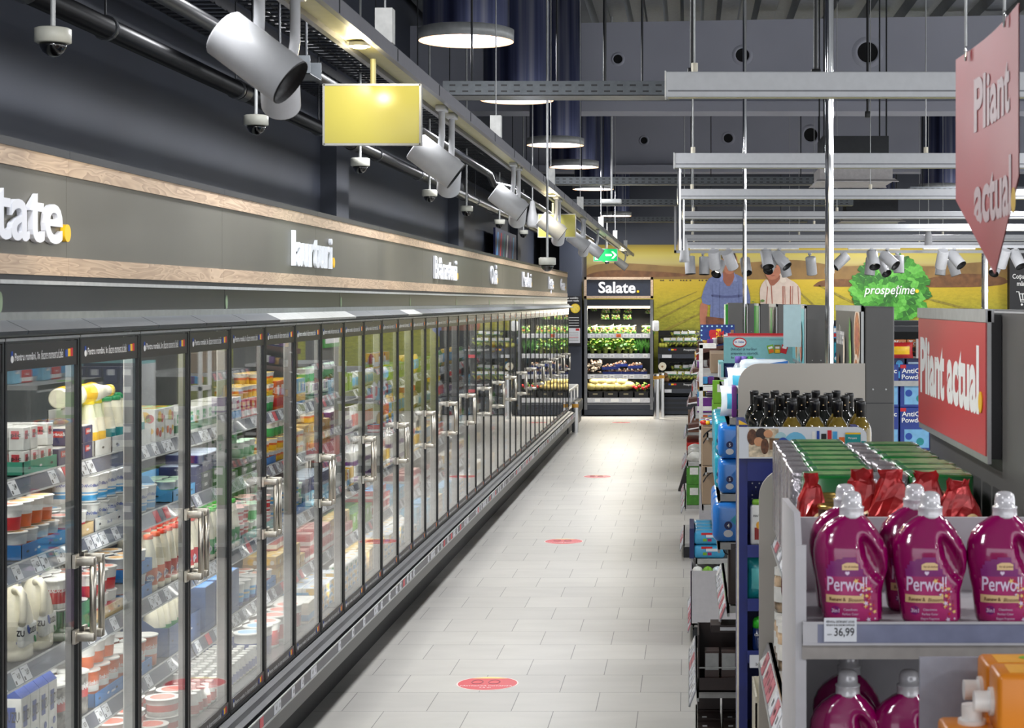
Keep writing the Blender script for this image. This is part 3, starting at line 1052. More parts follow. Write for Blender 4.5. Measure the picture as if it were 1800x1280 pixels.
for i, (px, y0, y1, D0) in enumerate([(1194, 296, 438, 11.3)]):
    for (qx, D, lab) in ((1194, 11.13, 'thin chrome rod hanging from the left end of the second lighting beam'), (1201, 14.53, 'thin chrome rod hanging from the left end of the third lighting beam')):
        a, e = at(qx, 290 if D < 12 else 345, D), at(qx, 440, D)
        o = MB().cyl((a.x, D, a.z), (a.x, D, e.z), .012, chrome, n=8).build('chrome_rod'); tag(o, lab, 'rod')

# chrome poles standing behind the shelf ends
for i, (px, D, ytop, ybot, r, lab) in enumerate([(1458, 9.2, 150, 0, .023, 'tall chrome pole rising between the shelf boards, nearest'), (1309, 15.4, 300, 0, .018, 'slim chrome pole rising in front of the mural beside the blue shirt'), (1731, 26, 380, 0, .05, 'far chrome pole behind the hanging red arrow')]):
    p = at(px, ytop, D)
    b = MB().cyl((0, 0, 0), (0, 0, 5.245), r, chrome, n=20)
    b.cyl((0, 0, 0), (0, 0, .02), r * 2.2, chrome, n=20)
    for z in (1.2, 2.3, 3.2):
        b.cyl((0, 0, z), (0, 0, z + .03), r * 1.12, chrome, n=20)
    o = b.build('chrome_pole', loc=(p.x, D, 0)); tag(o, lab, 'pole')

# spotlights on the far track in front of the mural
tr = MB()
pz = at(0, 445, 24.6).z
x0, x1 = at(1185, 0, 24.6).x, 6.5
tr.box(x0, x1, 24.6, 24.64, pz, pz + .04, beamw).box(x0, x0 + .03, 24.6, 24.64, pz, pz + .72, beamw)
pz2 = at(0, 436, 22.6).z
tr2 = MB().box(at(1204, 0, 22.6).x, 6.5, 22.6, 22.64, pz2, pz2 + .035, beamw)
for px in (1270, 1370, 1548, 1680):
    for t, D, z, x_ in ((tr2, 22.6, pz2, px),):
        xx = at(x_, 0, D).x
        t.box(xx - .42, xx + .25, D - .02, D + .06, z - .02, z, white)
o = tr.build('light_track'); tag(o, 'white lighting track hanging right in front of the mural, the farther one', 'lighting track')
o = tr2.build('light_track'); tag(o, 'white lighting track before the mural with lamps under adapter bars', 'lighting track')
fs = [(1213, 466, 24.6, pz, (.05, -.1, -1)), (1238, 467, 24.6, pz, (0, -.1, -1)), (1256, 456, 22.6, pz2, (.1, .5, -.85)), (1263, 472, 24.6, pz, (-.3, -.7, -.7)), (1283, 457, 22.6, pz2, (.35, .5, -.8)),
      (1311, 468, 24.6, pz, (.1, -.6, -.8)), (1348, 455, 22.6, pz2, (.12, -.5, -.86)), (1354, 467, 24.6, pz, (-.3, -.8, -.6)), (1373, 457, 22.6, pz2, (.6, -.4, -.7)), (1380, 470, 24.6, pz, (.2, .2, -.9)),
      (1426, 467, 24.6, pz, (.1, .3, -.9)), (1478, 459, 24.6, pz, (-.65, -.2, -.6)), (1535, 456, 22.6, pz2, (.1, -.6, -.8)), (1530, 468, 24.6, pz, (-.1, 0, -1)), (1553, 470, 24.6, pz, (.3, -.6, -.7)),
      (1563, 457, 22.6, pz2, (.6, -.5, -.6)), (1580, 464, 24.6, pz, (0, 0, -1)), (1656, 455, 22.6, pz2, (-.1, .5, -.9)), (1654, 468, 24.6, pz, (-.1, 0, -1)), (1680, 455, 22.6, pz2, (.5, -.5, -.7)), (1676, 469, 24.6, pz, (.3, 0, -.9)),
      (1763, 454, 22.6, pz2, (-.2, .4, -.9)), (1751, 470, 24.6, pz, (-.4, -.6, -.7)), (1788, 455, 22.6, pz2, (.3, -.5, -.8))]
for i, (px, py, D, z, d) in enumerate(fs):
    c_ = at(px, py, D)
    track_light((c_.x + (.02 if d[0] < 0 else -.02), D + .02, z), c_, d, 'small white cylinder spotlight before the mural, %s from the left on its %s track' % (ORD[nth('mural%s' % D) - 1], 'nearer' if D < 23 else 'farther'), 'white spotlights before the mural', energy=22 if i % 4 == 0 else 0, sc=1.15)
# row of pendants near the mural
for (px, py, D, s_) in [(1203, 440, 20.5, 1.6), (1632, 420, 24.0, 1.3), (1812, 440, 20, 1.3)]:
    c_ = at(px, py, D)
    o = MB().lathe([(.001, .16), (.03, .14), (.045, .05), (.058, -.10), (.06, -.14), (.001, -.142)], headm, 18).cyl((0, 0, .12), (0, 0, 2.75), .006, lgrey, n=6).build('pendant_speaker', loc=c_)
    tag(o, 'white bottle-shaped pendant hanging %s' % ('at the left end of the lighting beams' if px < 1300 else 'under the farther beams before the mural' if px < 1700 else 'at the right edge'), 'pendant')

# ceiling air conditioners
acw = mat('ac_plastic', (190, 186, 186), .5)
for i, (x0, x1, y0, y1, D) in enumerate([(1434, 1580, 297, 322, 16.5), (1478, 1592, 372, 391, 28.4)]):
    a, e = at(x0, y1, D), at(x1, y0, D)
    W = e.x - a.x
    b = MB()
    b.box(W * .06, W * .94, .1, .9, .05, .16, acw)
    b.box(W * .1, W * .9, .15, .85, .16, .46, dark)
    o = b.build('air_conditioner', loc=(a.x, D, a.z)); tag(o, ['white cassette air conditioner hanging under the ceiling, the nearer', 'white cassette air conditioner farther off over the shop floor'][i], 'air conditioner')
    p = MB()
    p.add([(0, 0, .02), (W, 0, .02), (W * .96, .08, .05), (W * .04, .08, .05), (0, 0, .012), (W, 0, .012), (W * .96, .08, .04), (W * .04, .08, .04)], [(0, 1, 2, 3), (7, 6, 5, 4), (0, 4, 5, 1)], acw)
    p.box(W * .04, W * .96, .06, .94, .03, .05, acw)
    p.add([(0, 1, .02), (W, 1, .02), (W * .96, .92, .05), (W * .04, .92, .05)], [(0, 1, 2, 3)], acw)
    p.build('air_flap', o)
    c2 = MB()
    for xx in (.12, .88):
        for yy in (.2, .8):
            c2.cyl((W * xx, yy, .4), (W * xx, yy, 5.245 - a.z), .008, dark, n=5)
    c2.build('threaded_rod', o)
# vertical conduits down from the roof in the middle of the aisle
for (px, y0, y1, D, lab) in [(1075, 0, 350, 19.0, 'thin pale rod hanging from the roof with a small grey sensor')]:
    a, e = at(px, y1, D), at(px, y0, D)
    o = MB().cyl((0, 0, 0), (0, 0, 5.245 - a.z), .012, lgrey, n=8).rbox(-.11, .11, -.05, .05, -.05, .0, lgrey, .01).build('sensor_rod', loc=a); tag(o, lab, 'sensor')
for (px, y0, y1, D, lab) in [(1063, 0, 160, 10.3, 'black strut holding the nearest cross tray'), (1217, 0, 128, 7.3, 'dark cable dropping to the nearest lighting beam'), (1434, 0, 130, 7.3, 'paired dark cables dropping behind the nearest beam'), (1525, 0, 200, 14, 'dark cable hanging below the beam beside the round opening')]:
    a, e = at(px, y1, D), at(px, y0, D)
    o = MB().cyl((0, 0, 0), (.0, 0, 5.245 - a.z), .01, black, n=6).rbox(-.02, .02, -.02, .02, -.03, .02, black, .005).build('hanging_cable', loc=a); tag(o, lab, 'cable')
# ---------------------------------------------------------------- dairy products
def pot(kind, desc, rt, rb, h, bands, lid, txt=None, tcol=None, lidart=None, name='yoghurt_pot', cat='pot'):
    """tapered pot: bands = [(fraction from, material), ...]"""
    b = MB()
    prof = [(rb * .92, 0, white)]
    fr = [f for f, _ in bands] + [1.0]
    for i, (f, m) in enumerate(bands):
        z = h * .94 * f
        prof.append((rb + (rt * .93 - rb) * f, max(z, .002), m))
    prof.append((rt * .93, h * .94, white))
    prof.append((rt, h * .95, white))
    prof.append((rt, h * .98, white))
    b.lathe(prof, white, 16)
    if txt:
        Rm = (rt * .93 + rb) / 2
        for a in (-1.1, 0.0, 2.2):
            M = Matrix.Rotation(a, 4, 'Z') @ face('+x', Rm * 1.015, 0, h * .58)
            b.text(txt, h * .17, tcol or inkb, M, .02, .8, wrap=Rm, res=1)
    l = MB().lathe([(rt * 1.0, h * .98), (rt * 1.0, h * .99), (rt * .96, h)], lid, 16, cap0=False)
    if lidart:
        l.lathe([(rt * .7, h * 1.002), (rt * .7, h * 1.004)], lidart, 12, cap0=False)
    proto(kind, name, cat, desc, b, [('lid', l)], (rt * 2, rt * 2, h))


lidsil = mat('foil_lid', (214, 214, 212), .3, .3)
pot('pot_blue', 'white pot with blue waves', .043, .033, .098, [(0, white), (.08, sky), (.30, white), (.36, sky), (.42, white)], lidsil, 'DANONE', inkb, mat('lid_sky', (120, 176, 214), .4))
pot('pot_orange', 'white-rimmed orange yoghurt pot', .046, .036, .085, [(0, orange), (.55, white)], white, 'iaurt', inkw, mat('lid_peach', (236, 190, 130), .4))
pot('pot_red', 'white-rimmed red yoghurt pot', .046, .036, .085, [(0, inkr), (.55, white)], white, 'iaurt', inkw, mat('lid_rose', (232, 150, 130), .4))
pot('pot_green', 'white and green yoghurt pot', .040, .031, .078, [(0, mat('pale_green_print', (66, 168, 96), .4)), (.62, white)], mat('lid_mint', (190, 226, 196), .4), 'BIO', inkw)
pot('pot_stripe', 'red and white striped pot', .042, .032, .09, [(0, inkr), (.22, white), (.34, inkr), (.6, white), (.7, inkr), (.8, white)], mat('lid_pink', (240, 190, 180), .4))
pot('pot_wave', 'tall blue and white pot', .043, .034, .11, [(0, inkb), (.2, sky), (.42, mat('wave_cream', (226, 200, 140), .4)), (.5, sky), (.62, white)], lidsil, None)
pot('pot_yellow', 'small yellow dessert pot', .036, .029, .06, [(0, yellow), (.5, orange), (.7, white)], mat('lid_gold', (236, 200, 110), .35))
pot('pot_salad', 'white pot with red label', .045, .038, .10, [(0, white), (.2, red), (.72, white)], white, 'BALACI', inkw)
pot('tub_orange', 'orange and white lidded tub', .052, .044, .125, [(0, orange), (.4, white), (.6, orange)], white, 'smântână', inkw, None, 'cream_tub', 'tub')
pot('tub_cow', 'black and white cow-print tub', .055, .05, .15, [(0, mat('cow_print', (150, 146, 140), .5, noise=.75, scale=26)), (.42, red), (.68, mat('cow_print', (150, 146, 140), .5, noise=.75, scale=26))], white, 'SMÂNTÂNĂ', inkw, None, 'cream_tub', 'tub')
pot('bucket_red', 'white bucket with red band', .078, .068, .13, [(0, white), (.12, red), (.72, white)], white, 'IAURT', inkw, mat('lid_redart', (226, 120, 100), .4), 'yoghurt_bucket', 'bucket')
pot('bucket_blue', 'white bucket with blue band', .074, .066, .14, [(0, inkb), (.7, white)], white, None, None, mat('lid_sky', (120, 176, 214), .4), 'yoghurt_bucket', 'bucket')
pot('tub_wide', 'wide white tub with red lid art', .07, .06, .07, [(0, white), (.3, mat('band_rose', (220, 110, 100), .4)), (.7, white)], white, None, None, mat('lid_redart', (226, 120, 100), .4), 'cheese_tub', 'tub')


def bottle(kind, desc, r, h, lab, cap, txt, name='milk_bottle', capr=.019, body=milk, n=16, lf=.12, lt=.42):
    b = MB()
    prof = [(r * .86, 0), (r, .006), (r, h * .10), (r * .97, h * .105), (r, h * .12), (r, h * .43), (r * .97, h * .45), (r * .93, h * .52), (r * .80, h * .66), (r * .62, h * .80), (capr * .9, h * .90), (capr * .85, h * .93)]
    b.lathe([p + (body,) for p in prof], body, n)
    l = MB().lathe([(r + .0008, h * lf), (r + .0008, h * lt)], lab, n, cap0=False, cap1=False)
    if txt:
        for a in (-1.0, 0.1):
            M = Matrix.Rotation(a, 4, 'Z') @ face('+x', r + .001, 0, h * .24)
            l.lathe([(h * .07, 0), (h * .07, .0007)], inkw, 12, M=M)
            l.text(txt, h * .085, inkb, M @ Matrix.Translation((0, -.002, .0012)), .02, .8, res=1)
    c = MB().lathe([(capr, h * .925), (capr * 1.02, h * .93), (capr, h * .995), (capr * .9, h)], cap, 14)
    proto(kind, name, 'bottle', desc, b, [('label_sleeve', l), ('cap', c)], (r * 2, r * 2, h))


capred = mat('cap_red', (226, 60, 30), .35); caporange = mat('cap_orange', (236, 96, 36), .35); capgreen = mat('cap_green', (70, 180, 60), .35); capyellow = mat('cap_yellow', (244, 208, 20), .35); capblue = mat('cap_blue', (90, 130, 220), .35)
bottle('btl_orange', 'milk bottle, orange label and cap', .037, .225, orange, caporange, 'Lapte')
bottle('btl_red', 'milk bottle, red label and cap', .037, .225, red, capred, 'Lapte')
bottle('btl_green', 'milk bottle, green label and cap', .037, .225, mat('pale_green_print', (66, 168, 96), .4), capgreen, 'Bio')
bottle('btl_yellow', 'cream bottle, yellow label and cap', .036, .20, yellow, capyellow, None, capr=.022)
bottle('btl_teal', 'cream bottle, teal label and green cap', .036, .20, teal, mat('cap_dkgreen', (20, 140, 70), .35), None, capr=.022)
bottle('btl_small', 'small white bottle with white cap', .027, .095, mat('band_lilac', (120, 130, 200), .4), white, None, 'drink_bottle', capr=.019, body=white, lt=.5)
bottle('btl_smallred', 'small white bottle with rose band', .027, .095, mat('band_rose', (220, 110, 100), .4), white, None, 'drink_bottle', capr=.019, body=white, lt=.5)

# milk jug with a handle
b = MB()
b.lathe([(.046, 0), (.052, .008), (.052, .03), (.050, .034), (.0525, .04), (.0525, .125), (.050, .135), (.046, .16), (.030, .215), (.019, .238), (.018, .250)], milk, 20, sq=(1.0, 1.25, .72))
hp = [(.012, -.03, .225), (.034, -.045, .232), (.050, -.054, .215), (.054, -.058, .18), (.052, -.058, .145), (.044, -.050, .12)]
b.tube(hp, .012, milk, 10)
lb = MB()
lb.rbox(.0, .0535, -.058, .058, .045, .118, white, .008)
for s_, yy in ((.018, -.02), (.014, .035)):
    lb.lathe([(s_, 0), (s_, .0006)], inkb if yy < 0 else mat('leaf_green', (20, 130, 60), .5, noise=0), 12, M=face('+x', .0542, yy, .06 + (.04 if yy < 0 else 0)) @ Matrix.Scale(.5, 4, (1, .6, 0)))
lb.text('ZUZU', .026, inkm, face('+x', .0546, .012, .084), .03, .8)
lb.text('ZUZU', .026, inkm, face('-y', .028, -.0588, .084), .03, .8)
lb.lathe([(.012, 0), (.012, .0006)], inkb, 10, M=face('-y', .02, -.0588, .062))
cp = MB().lathe([(.021, .246), (.0215, .248), (.021, .268), (.019, .271)], capblue, 16)
proto('jug', 'milk_jug', 'milk jug', 'white milk jug with blue cap', b, [('label', lb), ('cap', cp)], (.115, .135, .27))


def carton(kind, desc, dx, dy, dz, mats4, txt=None, tm=None, name=None, cat='carton', art=None, r=.003, ts=.25, roof=False):
    """printed box: mats4 = (body, top, band, band2)"""
    name = name or {'box_orange': 'pudding_carton', 'box_bluyel': 'pudding_carton', 'box_red': 'snack_carton', 'box_redblue': 'ham_pack', 'box_white': 'cheese_carton', 'box_yellow': 'cheese_box', 'box_blue': 'cheese_box', 'box_limebag': 'cheese_carton', 'box_purple': 'cheese_box', 'box_small_white': 'sachet_carton'}.get(kind, 'carton')
    b = MB()
    b.rbox(-dx / 2, dx / 2, -dy / 2, dy / 2, 0, dz, mats4[0], r, sm=False)
    if mats4[1] is not mats4[0]:
        b.box(-dx / 2 + .003, dx / 2 - .003, -dy / 2 + .003, dy / 2 - .003, dz, dz + .0006, mats4[1])
    e = .0006
    if mats4[2]:
        b.box(-dx / 2 - e, dx / 2 + e, -dy / 2 - e, dy / 2 + e, dz * .12, dz * .42, mats4[2])
    if mats4[3]:
        b.box(dx / 2, dx / 2 + 2 * e, -dy * .3, dy * .1, dz * .5, dz * .85, mats4[3])
        b.box(-dx * .3, dx * .2, -dy / 2 - 2 * e, -dy / 2, dz * .5, dz * .85, mats4[3])
    if art:
        for (u, v, rr_, m_) in art:
            b.lathe([(rr_, 0), (rr_, .0005)], m_, 10, M=face('+x', dx / 2 + 2 * e, u * dy, v * dz))
            b.lathe([(rr_, 0), (rr_, .0005)], m_, 10, M=face('-y', u * dx, -dy / 2 - 2 * e, v * dz))
            b.lathe([(min(dx, dy) * .2, 0), (min(dx, dy) * .2, .0005)], m_, 10, M=Matrix.Translation((u * dx * .6, (v - .5) * dy * .5, dz + .0006)))
    if txt:
        b.text(txt, dz * ts, tm or inkw, face('+x', dx / 2 + 3 * e, 0, dz * .6), .02, .8, res=1, width=min(dy * .8, dz * ts * .55 * len(txt)))
        b.text(txt, dz * ts, tm or inkw, face('-y', 0, -dy / 2 - 3 * e, dz * .6), .02, .8, res=1, width=min(dx * .8, dz * ts * .55 * len(txt)))
    if roof:
        b.prism([(-dx / 2, dz), (dx / 2, dz), (0, dz * 1.18)], -dy / 2, dy / 2, mats4[1])
    proto(kind, name, cat, desc, b, [], (dx, dy, dz))


carton('box_fruit', 'white box with fruit pictures and lime edges', .08, .12, .13, (white, lime, None, None), 'bio', lime, art=[(-.25, .3, .016, orange), (.05, .22, .014, red), (.3, .32, .012, yellow), (.0, .75, .022, yellow), (.25, .7, .018, red)])
carton('pack_acti', 'green and white yoghurt multipack', .07, .09, .105, (white, white, green, mat('pale_green_print', (66, 168, 96), .4)), 'ACTI', inkw, name='yoghurt_multipack', cat='multipack')
carton('pack_blue', 'blue and white yoghurt multipack', .07, .10, .11, (white, white, sky, red), 'mini', inkw, name='yoghurt_multipack', cat='multipack')
carton('box_red', 'red and white snack carton', .08, .08, .09, (red, white, white, yellow), 'frut', inkw)
carton('box_orange', 'orange pudding carton', .08, .10, .15, (orange, yellow, red, white), 'pud', inkw)
carton('box_bluyel', 'blue and yellow pudding carton', .08, .08, .14, (sky, yellow, yellow, white), None)
carton('flat_green', 'flat dark green dessert box', .16, .13, .038, (mat('deep_green_print', (16, 52, 34), .35), lime, None, white), 'Cremă', inkw, name='dessert_box')
carton('flat_navy', 'flat navy dessert box', .16, .13, .038, (navy, mat('pale_blue_print', (190, 205, 226), .35), None, None), 'Cremă', inkw, name='dessert_box')
carton('carton_milk', 'tall blue and white milk carton', .065, .075, .19, (white, inkb, None, inkb), 'ZUZU', inkm, name='milk_carton', roof=True, art=[(.1, .3, .012, inkb), (-.2, .15, .010, inkb)])
carton('box_navy', 'navy tub box with red ribbon', .09, .11, .06, (navy, white, None, red), 'Brânză', inkw)
carton('brick_butter', 'butter pack with yellow and blue lid', .105, .125, .045, (white, mat('pale_blue_print', (190, 205, 226), .35), sky, yellow), None, name='butter_pack', cat='butter', art=[(.0, .5, .02, yellow)])
carton('tub_marg', 'rectangular blue and white spread tub', .10, .13, .065, (white, white, sky, mat('leaf_green', (20, 130, 60), .5, noise=0)), 'Unt', inkb, name='spread_tub', cat='tub', r=.012, art=[(.05, .4, .016, yellow)])
carton('pack_pink', 'pinkish sliced cheese pack', .09, .10, .075, (pink, mat('pink_pale', (226, 180, 170), .4), white, red), 'Deliciu', inkr, name='cheese_pack', cat='cheese pack')
carton('pack_beige', 'beige cream cheese pack', .085, .10, .07, (beige, mat('cream_gold', (234, 206, 130), .4), mat('tan_print', (180, 140, 90), .5), None), None, name='cheese_pack', cat='cheese pack', art=[(0, .6, .018, yellow), (.25, .55, .012, white)])
carton('box_purple', 'purple and white cheese box', .09, .11, .085, (purple, white, white, navy), 'Lux', inkw)
carton('box_white', 'white carton with purple band', .09, .11, .10, (white, paper, purple, None), None)
carton('box_yellow', 'bright yellow cheese box', .08, .12, .12, (yellow, white, white, None), None)
carton('box_blue', 'pale blue cheese box', .09, .12, .09, (mat('aqua_card', (120, 190, 220), .5), sky, None, white), 'Feta', inkb)
carton('box_limebag', 'lime green cheese carton', .09, .10, .11, (lime, green, None, white), 'Caș', inkw)
carton('box_redblue', 'red and blue ham pack', .09, .12, .06, (inkr, sky, white, None), 'Șuncă', inkw)
carton('crate_blue_tall', 'tall plain blue carton', .14, .17, .20, (mat('muted_blue', (44, 84, 140), .5), blue, None, None), None, name='display_carton')
carton('crate_white', 'long white carton with blue stripe', .20, .24, .11, (offwhite, white, sky, None), None, name='display_carton')
carton('box_small_white', 'small white sachet carton', .05, .055, .075, (white, white, None, mat('print_rose', (205, 70, 80), .5)), 'pic', inkm)


def bag(kind, desc, dx, dy, dz, m, lab, name='bag', cat='bag', txt=None):
    b = MB()
    n = 9
    vs = []
    for i in range(n):
        v = i / (n - 1)
        for j in range(n):
            u = j / (n - 1)
            t = (math.sin(PI * u) * math.sin(PI * v)) ** .55 if 0 < u < 1 and 0 < v < 1 else 0
            vs.append((dx / 2 * t + R.uniform(-.002, .002) * (t > 0), (u - .5) * dy * (1 - .06 * math.sin(PI * v)), v * dz))
    N = len(vs)
    vs2 = [(-a, b_, c_) for (a, b_, c_) in vs]
    fs = [(i * n + j, i * n + j + 1, (i + 1) * n + j + 1, (i + 1) * n + j) for i in range(n - 1) for j in range(n - 1)]
    b.add(vs, fs, m, True)
    b.add(vs2, [tuple(reversed(f)) for f in fs], m, True)
    inner = [f for k, f in enumerate(fs) if 2 <= k // (n - 1) <= 5 and 1 <= k % (n - 1) <= 6]
    b.add([(a * 1.02 + .0006, b_, c_) for (a, b_, c_) in vs], inner, lab, True)
    b.add([(-a * 1.02 - .0006, b_, c_) for (a, b_, c_) in vs], [tuple(reversed(f)) for f in inner], lab, True)
    if txt:
        b.text(txt, dz * .16, inkw, face('+x', dx / 2 + .002, 0, dz * .5), .02, .8, width=dy * .55, res=1)
    proto(kind, name, cat, desc, b, [], (dx, dy, dz))


bag('bag_white', 'white cheese bag', .05, .11, .15, mat('bag_white', (226, 226, 228), .25, bump=.3, scale=40), red)
bag('bag_brown', 'brown sliced sausage bag', .05, .12, .13, mat('bag_brown', (128, 74, 54), .25, bump=.3, scale=40), white)
bag('bag_yellow', 'yellow cheese bag', .05, .12, .15, mat('bag_yellow', (228, 186, 60), .25, bump=.3, scale=40), sky)
bag('bag_green', 'green bag of salad cheese', .05, .12, .14, mat('bag_green', (80, 140, 60), .25, bump=.3, scale=40), white)
bag('bag_clear', 'clear pack of pale cheese', .06, .12, .10, mat('bag_clear', (200, 206, 212), .18, bump=.4, scale=50), sky)
bag('bag_red', 'red ham bag', .05, .12, .12, mat('bag_red', (170, 50, 50), .25, bump=.3, scale=40), white)

SEEN = 1.12      # the shelves stand behind the doors, so what a door shows lies a little farther on
SHN = ['top shelf', 'second shelf', 'third shelf', 'fourth shelf', 'bottom deck']


def fx(si):
    return XD - .175 if si < 4 else XD - .09


def fill(k, si, f0, f1, kind, rows=1, stack=1, dz=0.0, dx=0.0, gap=.004, jit=.3, rz=0.0, stagger=False, alt=None):
    y0 = SEEN * (Y0 + (k + f0) * DW)
    y1 = SEEN * (Y0 + (k + f1) * DW)
    if y1 > 28.2:
        return
    p = PR[kind]
    sx, sy, szz = p['size']
    n = max(1, int((y1 - y0) / (sy + gap) + .15))
    step = (y1 - y0) / n
    shn = SHN[si]
    for r_ in range(rows):
        for j in range(n):
            kk = kind if not alt or R.random() > .5 else alt
            pp = PR[kk]
            for s_ in range(stack):
                if s_ and r_ < rows - 1 and R.random() < .15:
                    continue
                x = fx(si) - dx - sx * (r_ + .5) - gap * r_
                y = y0 + step * (j + .5) + (step * .5 if stagger and r_ % 2 and j < n - 1 else 0)
                z = SH[si] + .001 + dz + s_ * (szz + .001)
                pos = ('upper' if s_ == 1 else 'top' if s_ == 2 else 'lower') + ' ' if stack > 1 else ('raised ' if dz > .05 else '')
                row = (['front', 'second', 'third', 'rear'][min(r_, 3)] + ' row ') if rows > 1 else ''
                c_ = nth((kk, k, si, r_, s_, round(dz * 50)))
                lab = '%s, %s%s, %s behind %s door' % (pp['desc'], ORD[c_ - 1] if c_ <= 20 else ordn(c_), (' in ' + (pos + row).strip()) if row else (' ' + pos.strip() + ' one' if pos else ' from left'), shn, ordn(k + 1))
                w_ = lab.split()
                if len(w_) > 16:
                    lab = lab.replace(' behind ', ', ')
                if len(lab.split()) > 16:
                    lab = lab.replace(' on ' + shn, ', ' + shn)
                spawn(kk, (x + R.uniform(-1, 1) * .003 * jit, y + R.uniform(-1, 1) * .004 * jit, z), lab, '%ss behind the glass doors' % pp['name'].replace('_', ' '), rz=rz + R.uniform(-.2, .2) * jit, near=(k < 8 and r_ == 0))


def tray(k, si, f0, f1, m, depth=.16, h=.05, dz=0.0, dx=0.0, back=None, desc='card', txt=None, side=True, hz=None):
    """open printed cardboard tray, front cut low"""
    y0 = SEEN * (Y0 + (k + f0) * DW); y1 = SEEN * (Y0 + (k + f1) * DW)
    L = y1 - y0 - .006
    b = MB()
    t = .003
    hb = back or h
    b.box(-depth, 0, -L / 2, L / 2, 0, t, m)
    b.box(-t, 0, -L / 2, L / 2, 0, h, m)
    b.box(-depth, -depth + t, -L / 2, L / 2, 0, hb, m)
    for sgn in (-1, 1):
        ya = sgn * (L / 2) - (t if sgn > 0 else 0)
        b.prism([(-depth, 0), (0, 0), (0, h), (-depth * .3, h), (-depth * .6, hb), (-depth, hb)], ya, ya + t, m, 'y')
    nh = max(1, int(L / .09))
    dk = mat('tray_slot', (24, 26, 34), .6, noise=0)
    for j in range(nh):
        yy = -L / 2 + L * (j + .5) / nh
        if h > .04:
            b.lathe([(.012, 0), (.012, .0006)], dk if j % 2 == 0 else inkw, 8, M=face('+x', .0004, yy, h * .5) @ Matrix.Scale(.35, 4, (0, 1, 0)))
    b.lathe([(.010, 0), (.010, .0006)], dk, 8, M=face('-y', -depth * .4, -L / 2 - .0004, h * .5) @ Matrix.Scale(.4, 4, (0, 1, 0)))
    if txt:
        b.text(txt, h * .3, inkw if m in (blue, green, navy) else inkb, face('+x', .0006, -L * .2, h * .35), .02, .8, res=1)
    c_ = nth(('tray', desc, k, si))
    lab = '%s display tray, %s from left on %s behind %s door' % (desc, ORD[c_ - 1], SHN[si], ordn(k + 1))
    o = b.build('display_tray', loc=(fx(si) - dx, (y0 + y1) / 2, SH[si] + .001 + dz))
    tag(o, lab, 'tray', 'open cardboard trays behind the glass doors')


# door 1
tray(0, 0, .02, .46, mat('mint_card', (58, 158, 128), .6), .17, .045, desc='mint green', back=.09)
fill(0, 0, .04, .44, 'box_small_white', 3, 2, dz=.004, dx=.006)
fill(0, 0, .48, .98, 'box_navy', 2, 2)
fill(0, 1, .28, .98, 'pot_blue', 3, 1, dx=.10)
tray(0, 1, .0, .58, blue, .15, .05, desc='blue', txt='sana')
fill(0, 1, .02, .56, 'pot_orange', 2, 1, dz=.004, dx=.004)
fill(0, 1, .02, .56, 'pot_red', 1, 1, dz=.092, dx=.02, alt='pot_orange')
tray(0, 1, .60, .99, beige, .15, .045, desc='beige', txt='fruct')
fill(0, 1, .62, .98, 'pot_red', 2, 1, dz=.004, dx=.004)
fill(0, 2, .0, .52, 'jug', 2, 1, dx=.0, jit=.1)
tray(0, 2, .54, .99, green, .20, .10, back=.18, desc='dark green', txt='ELIT')
fill(0, 2, .56, .98, 'pot_salad', 2, 2, dz=.004, dx=.006)
fill(0, 3, .0, .46, 'carton_milk', 2, 1, jit=.1)
fill(0, 3, .5, .99, 'tub_cow', 2, 1)
fill(0, 4, .0, .5, 'bucket_blue', 1, 1)
fill(0, 4, .5, 1.0, 'tub_cow', 2, 1)
# door 2
tray(1, 0, .0, .26, white, .17, .06, desc='tall white', back=.17)
fill(1, 0, .02, .25, 'btl_yellow', 2, 1, dz=.004, dx=.006, jit=.1)
tray(1, 0, .27, .60, white, .17, .06, desc='white', txt='Lapte', back=.15)
fill(1, 0, .29, .58, 'btl_teal', 2, 1, dz=.004, dx=.008, jit=.1)
tray(1, 0, .61, .96, white, .17, .06, desc='white', txt='Lapte', back=.15)
fill(1, 0, .63, .94, 'btl_teal', 2, 1, dz=.004, dx=.008, jit=.1)
for i, (yy, zz, an) in enumerate([(6.12, .222, .1), (6.26, .225, -.35), (6.40, .222, .25)]):
    spawn('btl_yellow', (fx(0) - .07, yy + (i * .02), SH[0] + zz), 'cream bottle with yellow cap lying on top of others, %s' % ORD[i], 'cream bottles lying on their side', rot=(-PI / 2 + .05, 0, an))
tray(1, 1, .0, .78, white, .18, .05, desc='white', txt='DANONE', back=.12)
fill(1, 1, .03, .75, 'pot_blue', 2, 2, dz=.004, dx=.006)
fill(1, 1, .82, .98, 'pot_blue', 2, 1)
tray(1, 2, .0, .46, beige, .17, .045, desc='beige', txt='fruct')
fill(1, 2, .02, .44, 'pot_red', 2, 2, dz=.004, dx=.004)
tray(1, 2, .48, .98, blue, .17, .05, desc='blue', txt='sana')
fill(1, 2, .50, .96, 'pot_orange', 2, 1, dz=.004, dx=.004)
tray(1, 2, .48, .98, blue, .17, .05, dz=.095, desc='upper blue')
fill(1, 2, .50, .96, 'pot_orange', 2, 1, dz=.10, dx=.004)
tray(1, 3, .0, .98, blue, .18, .05, desc='blue', txt='smântână')
fill(1, 3, .02, .96, 'tub_orange', 2, 1, dz=.004, dx=.004)
fill(1, 3, .02, .5, 'pot_orange', 1, 1, dz=.131, dx=.02)
fill(1, 4, .0, 1.0, 'tub_wide', 3, 1)
fill(1, 4, .1, .9, 'tub_wide', 1, 1, dz=.072, dx=.07)
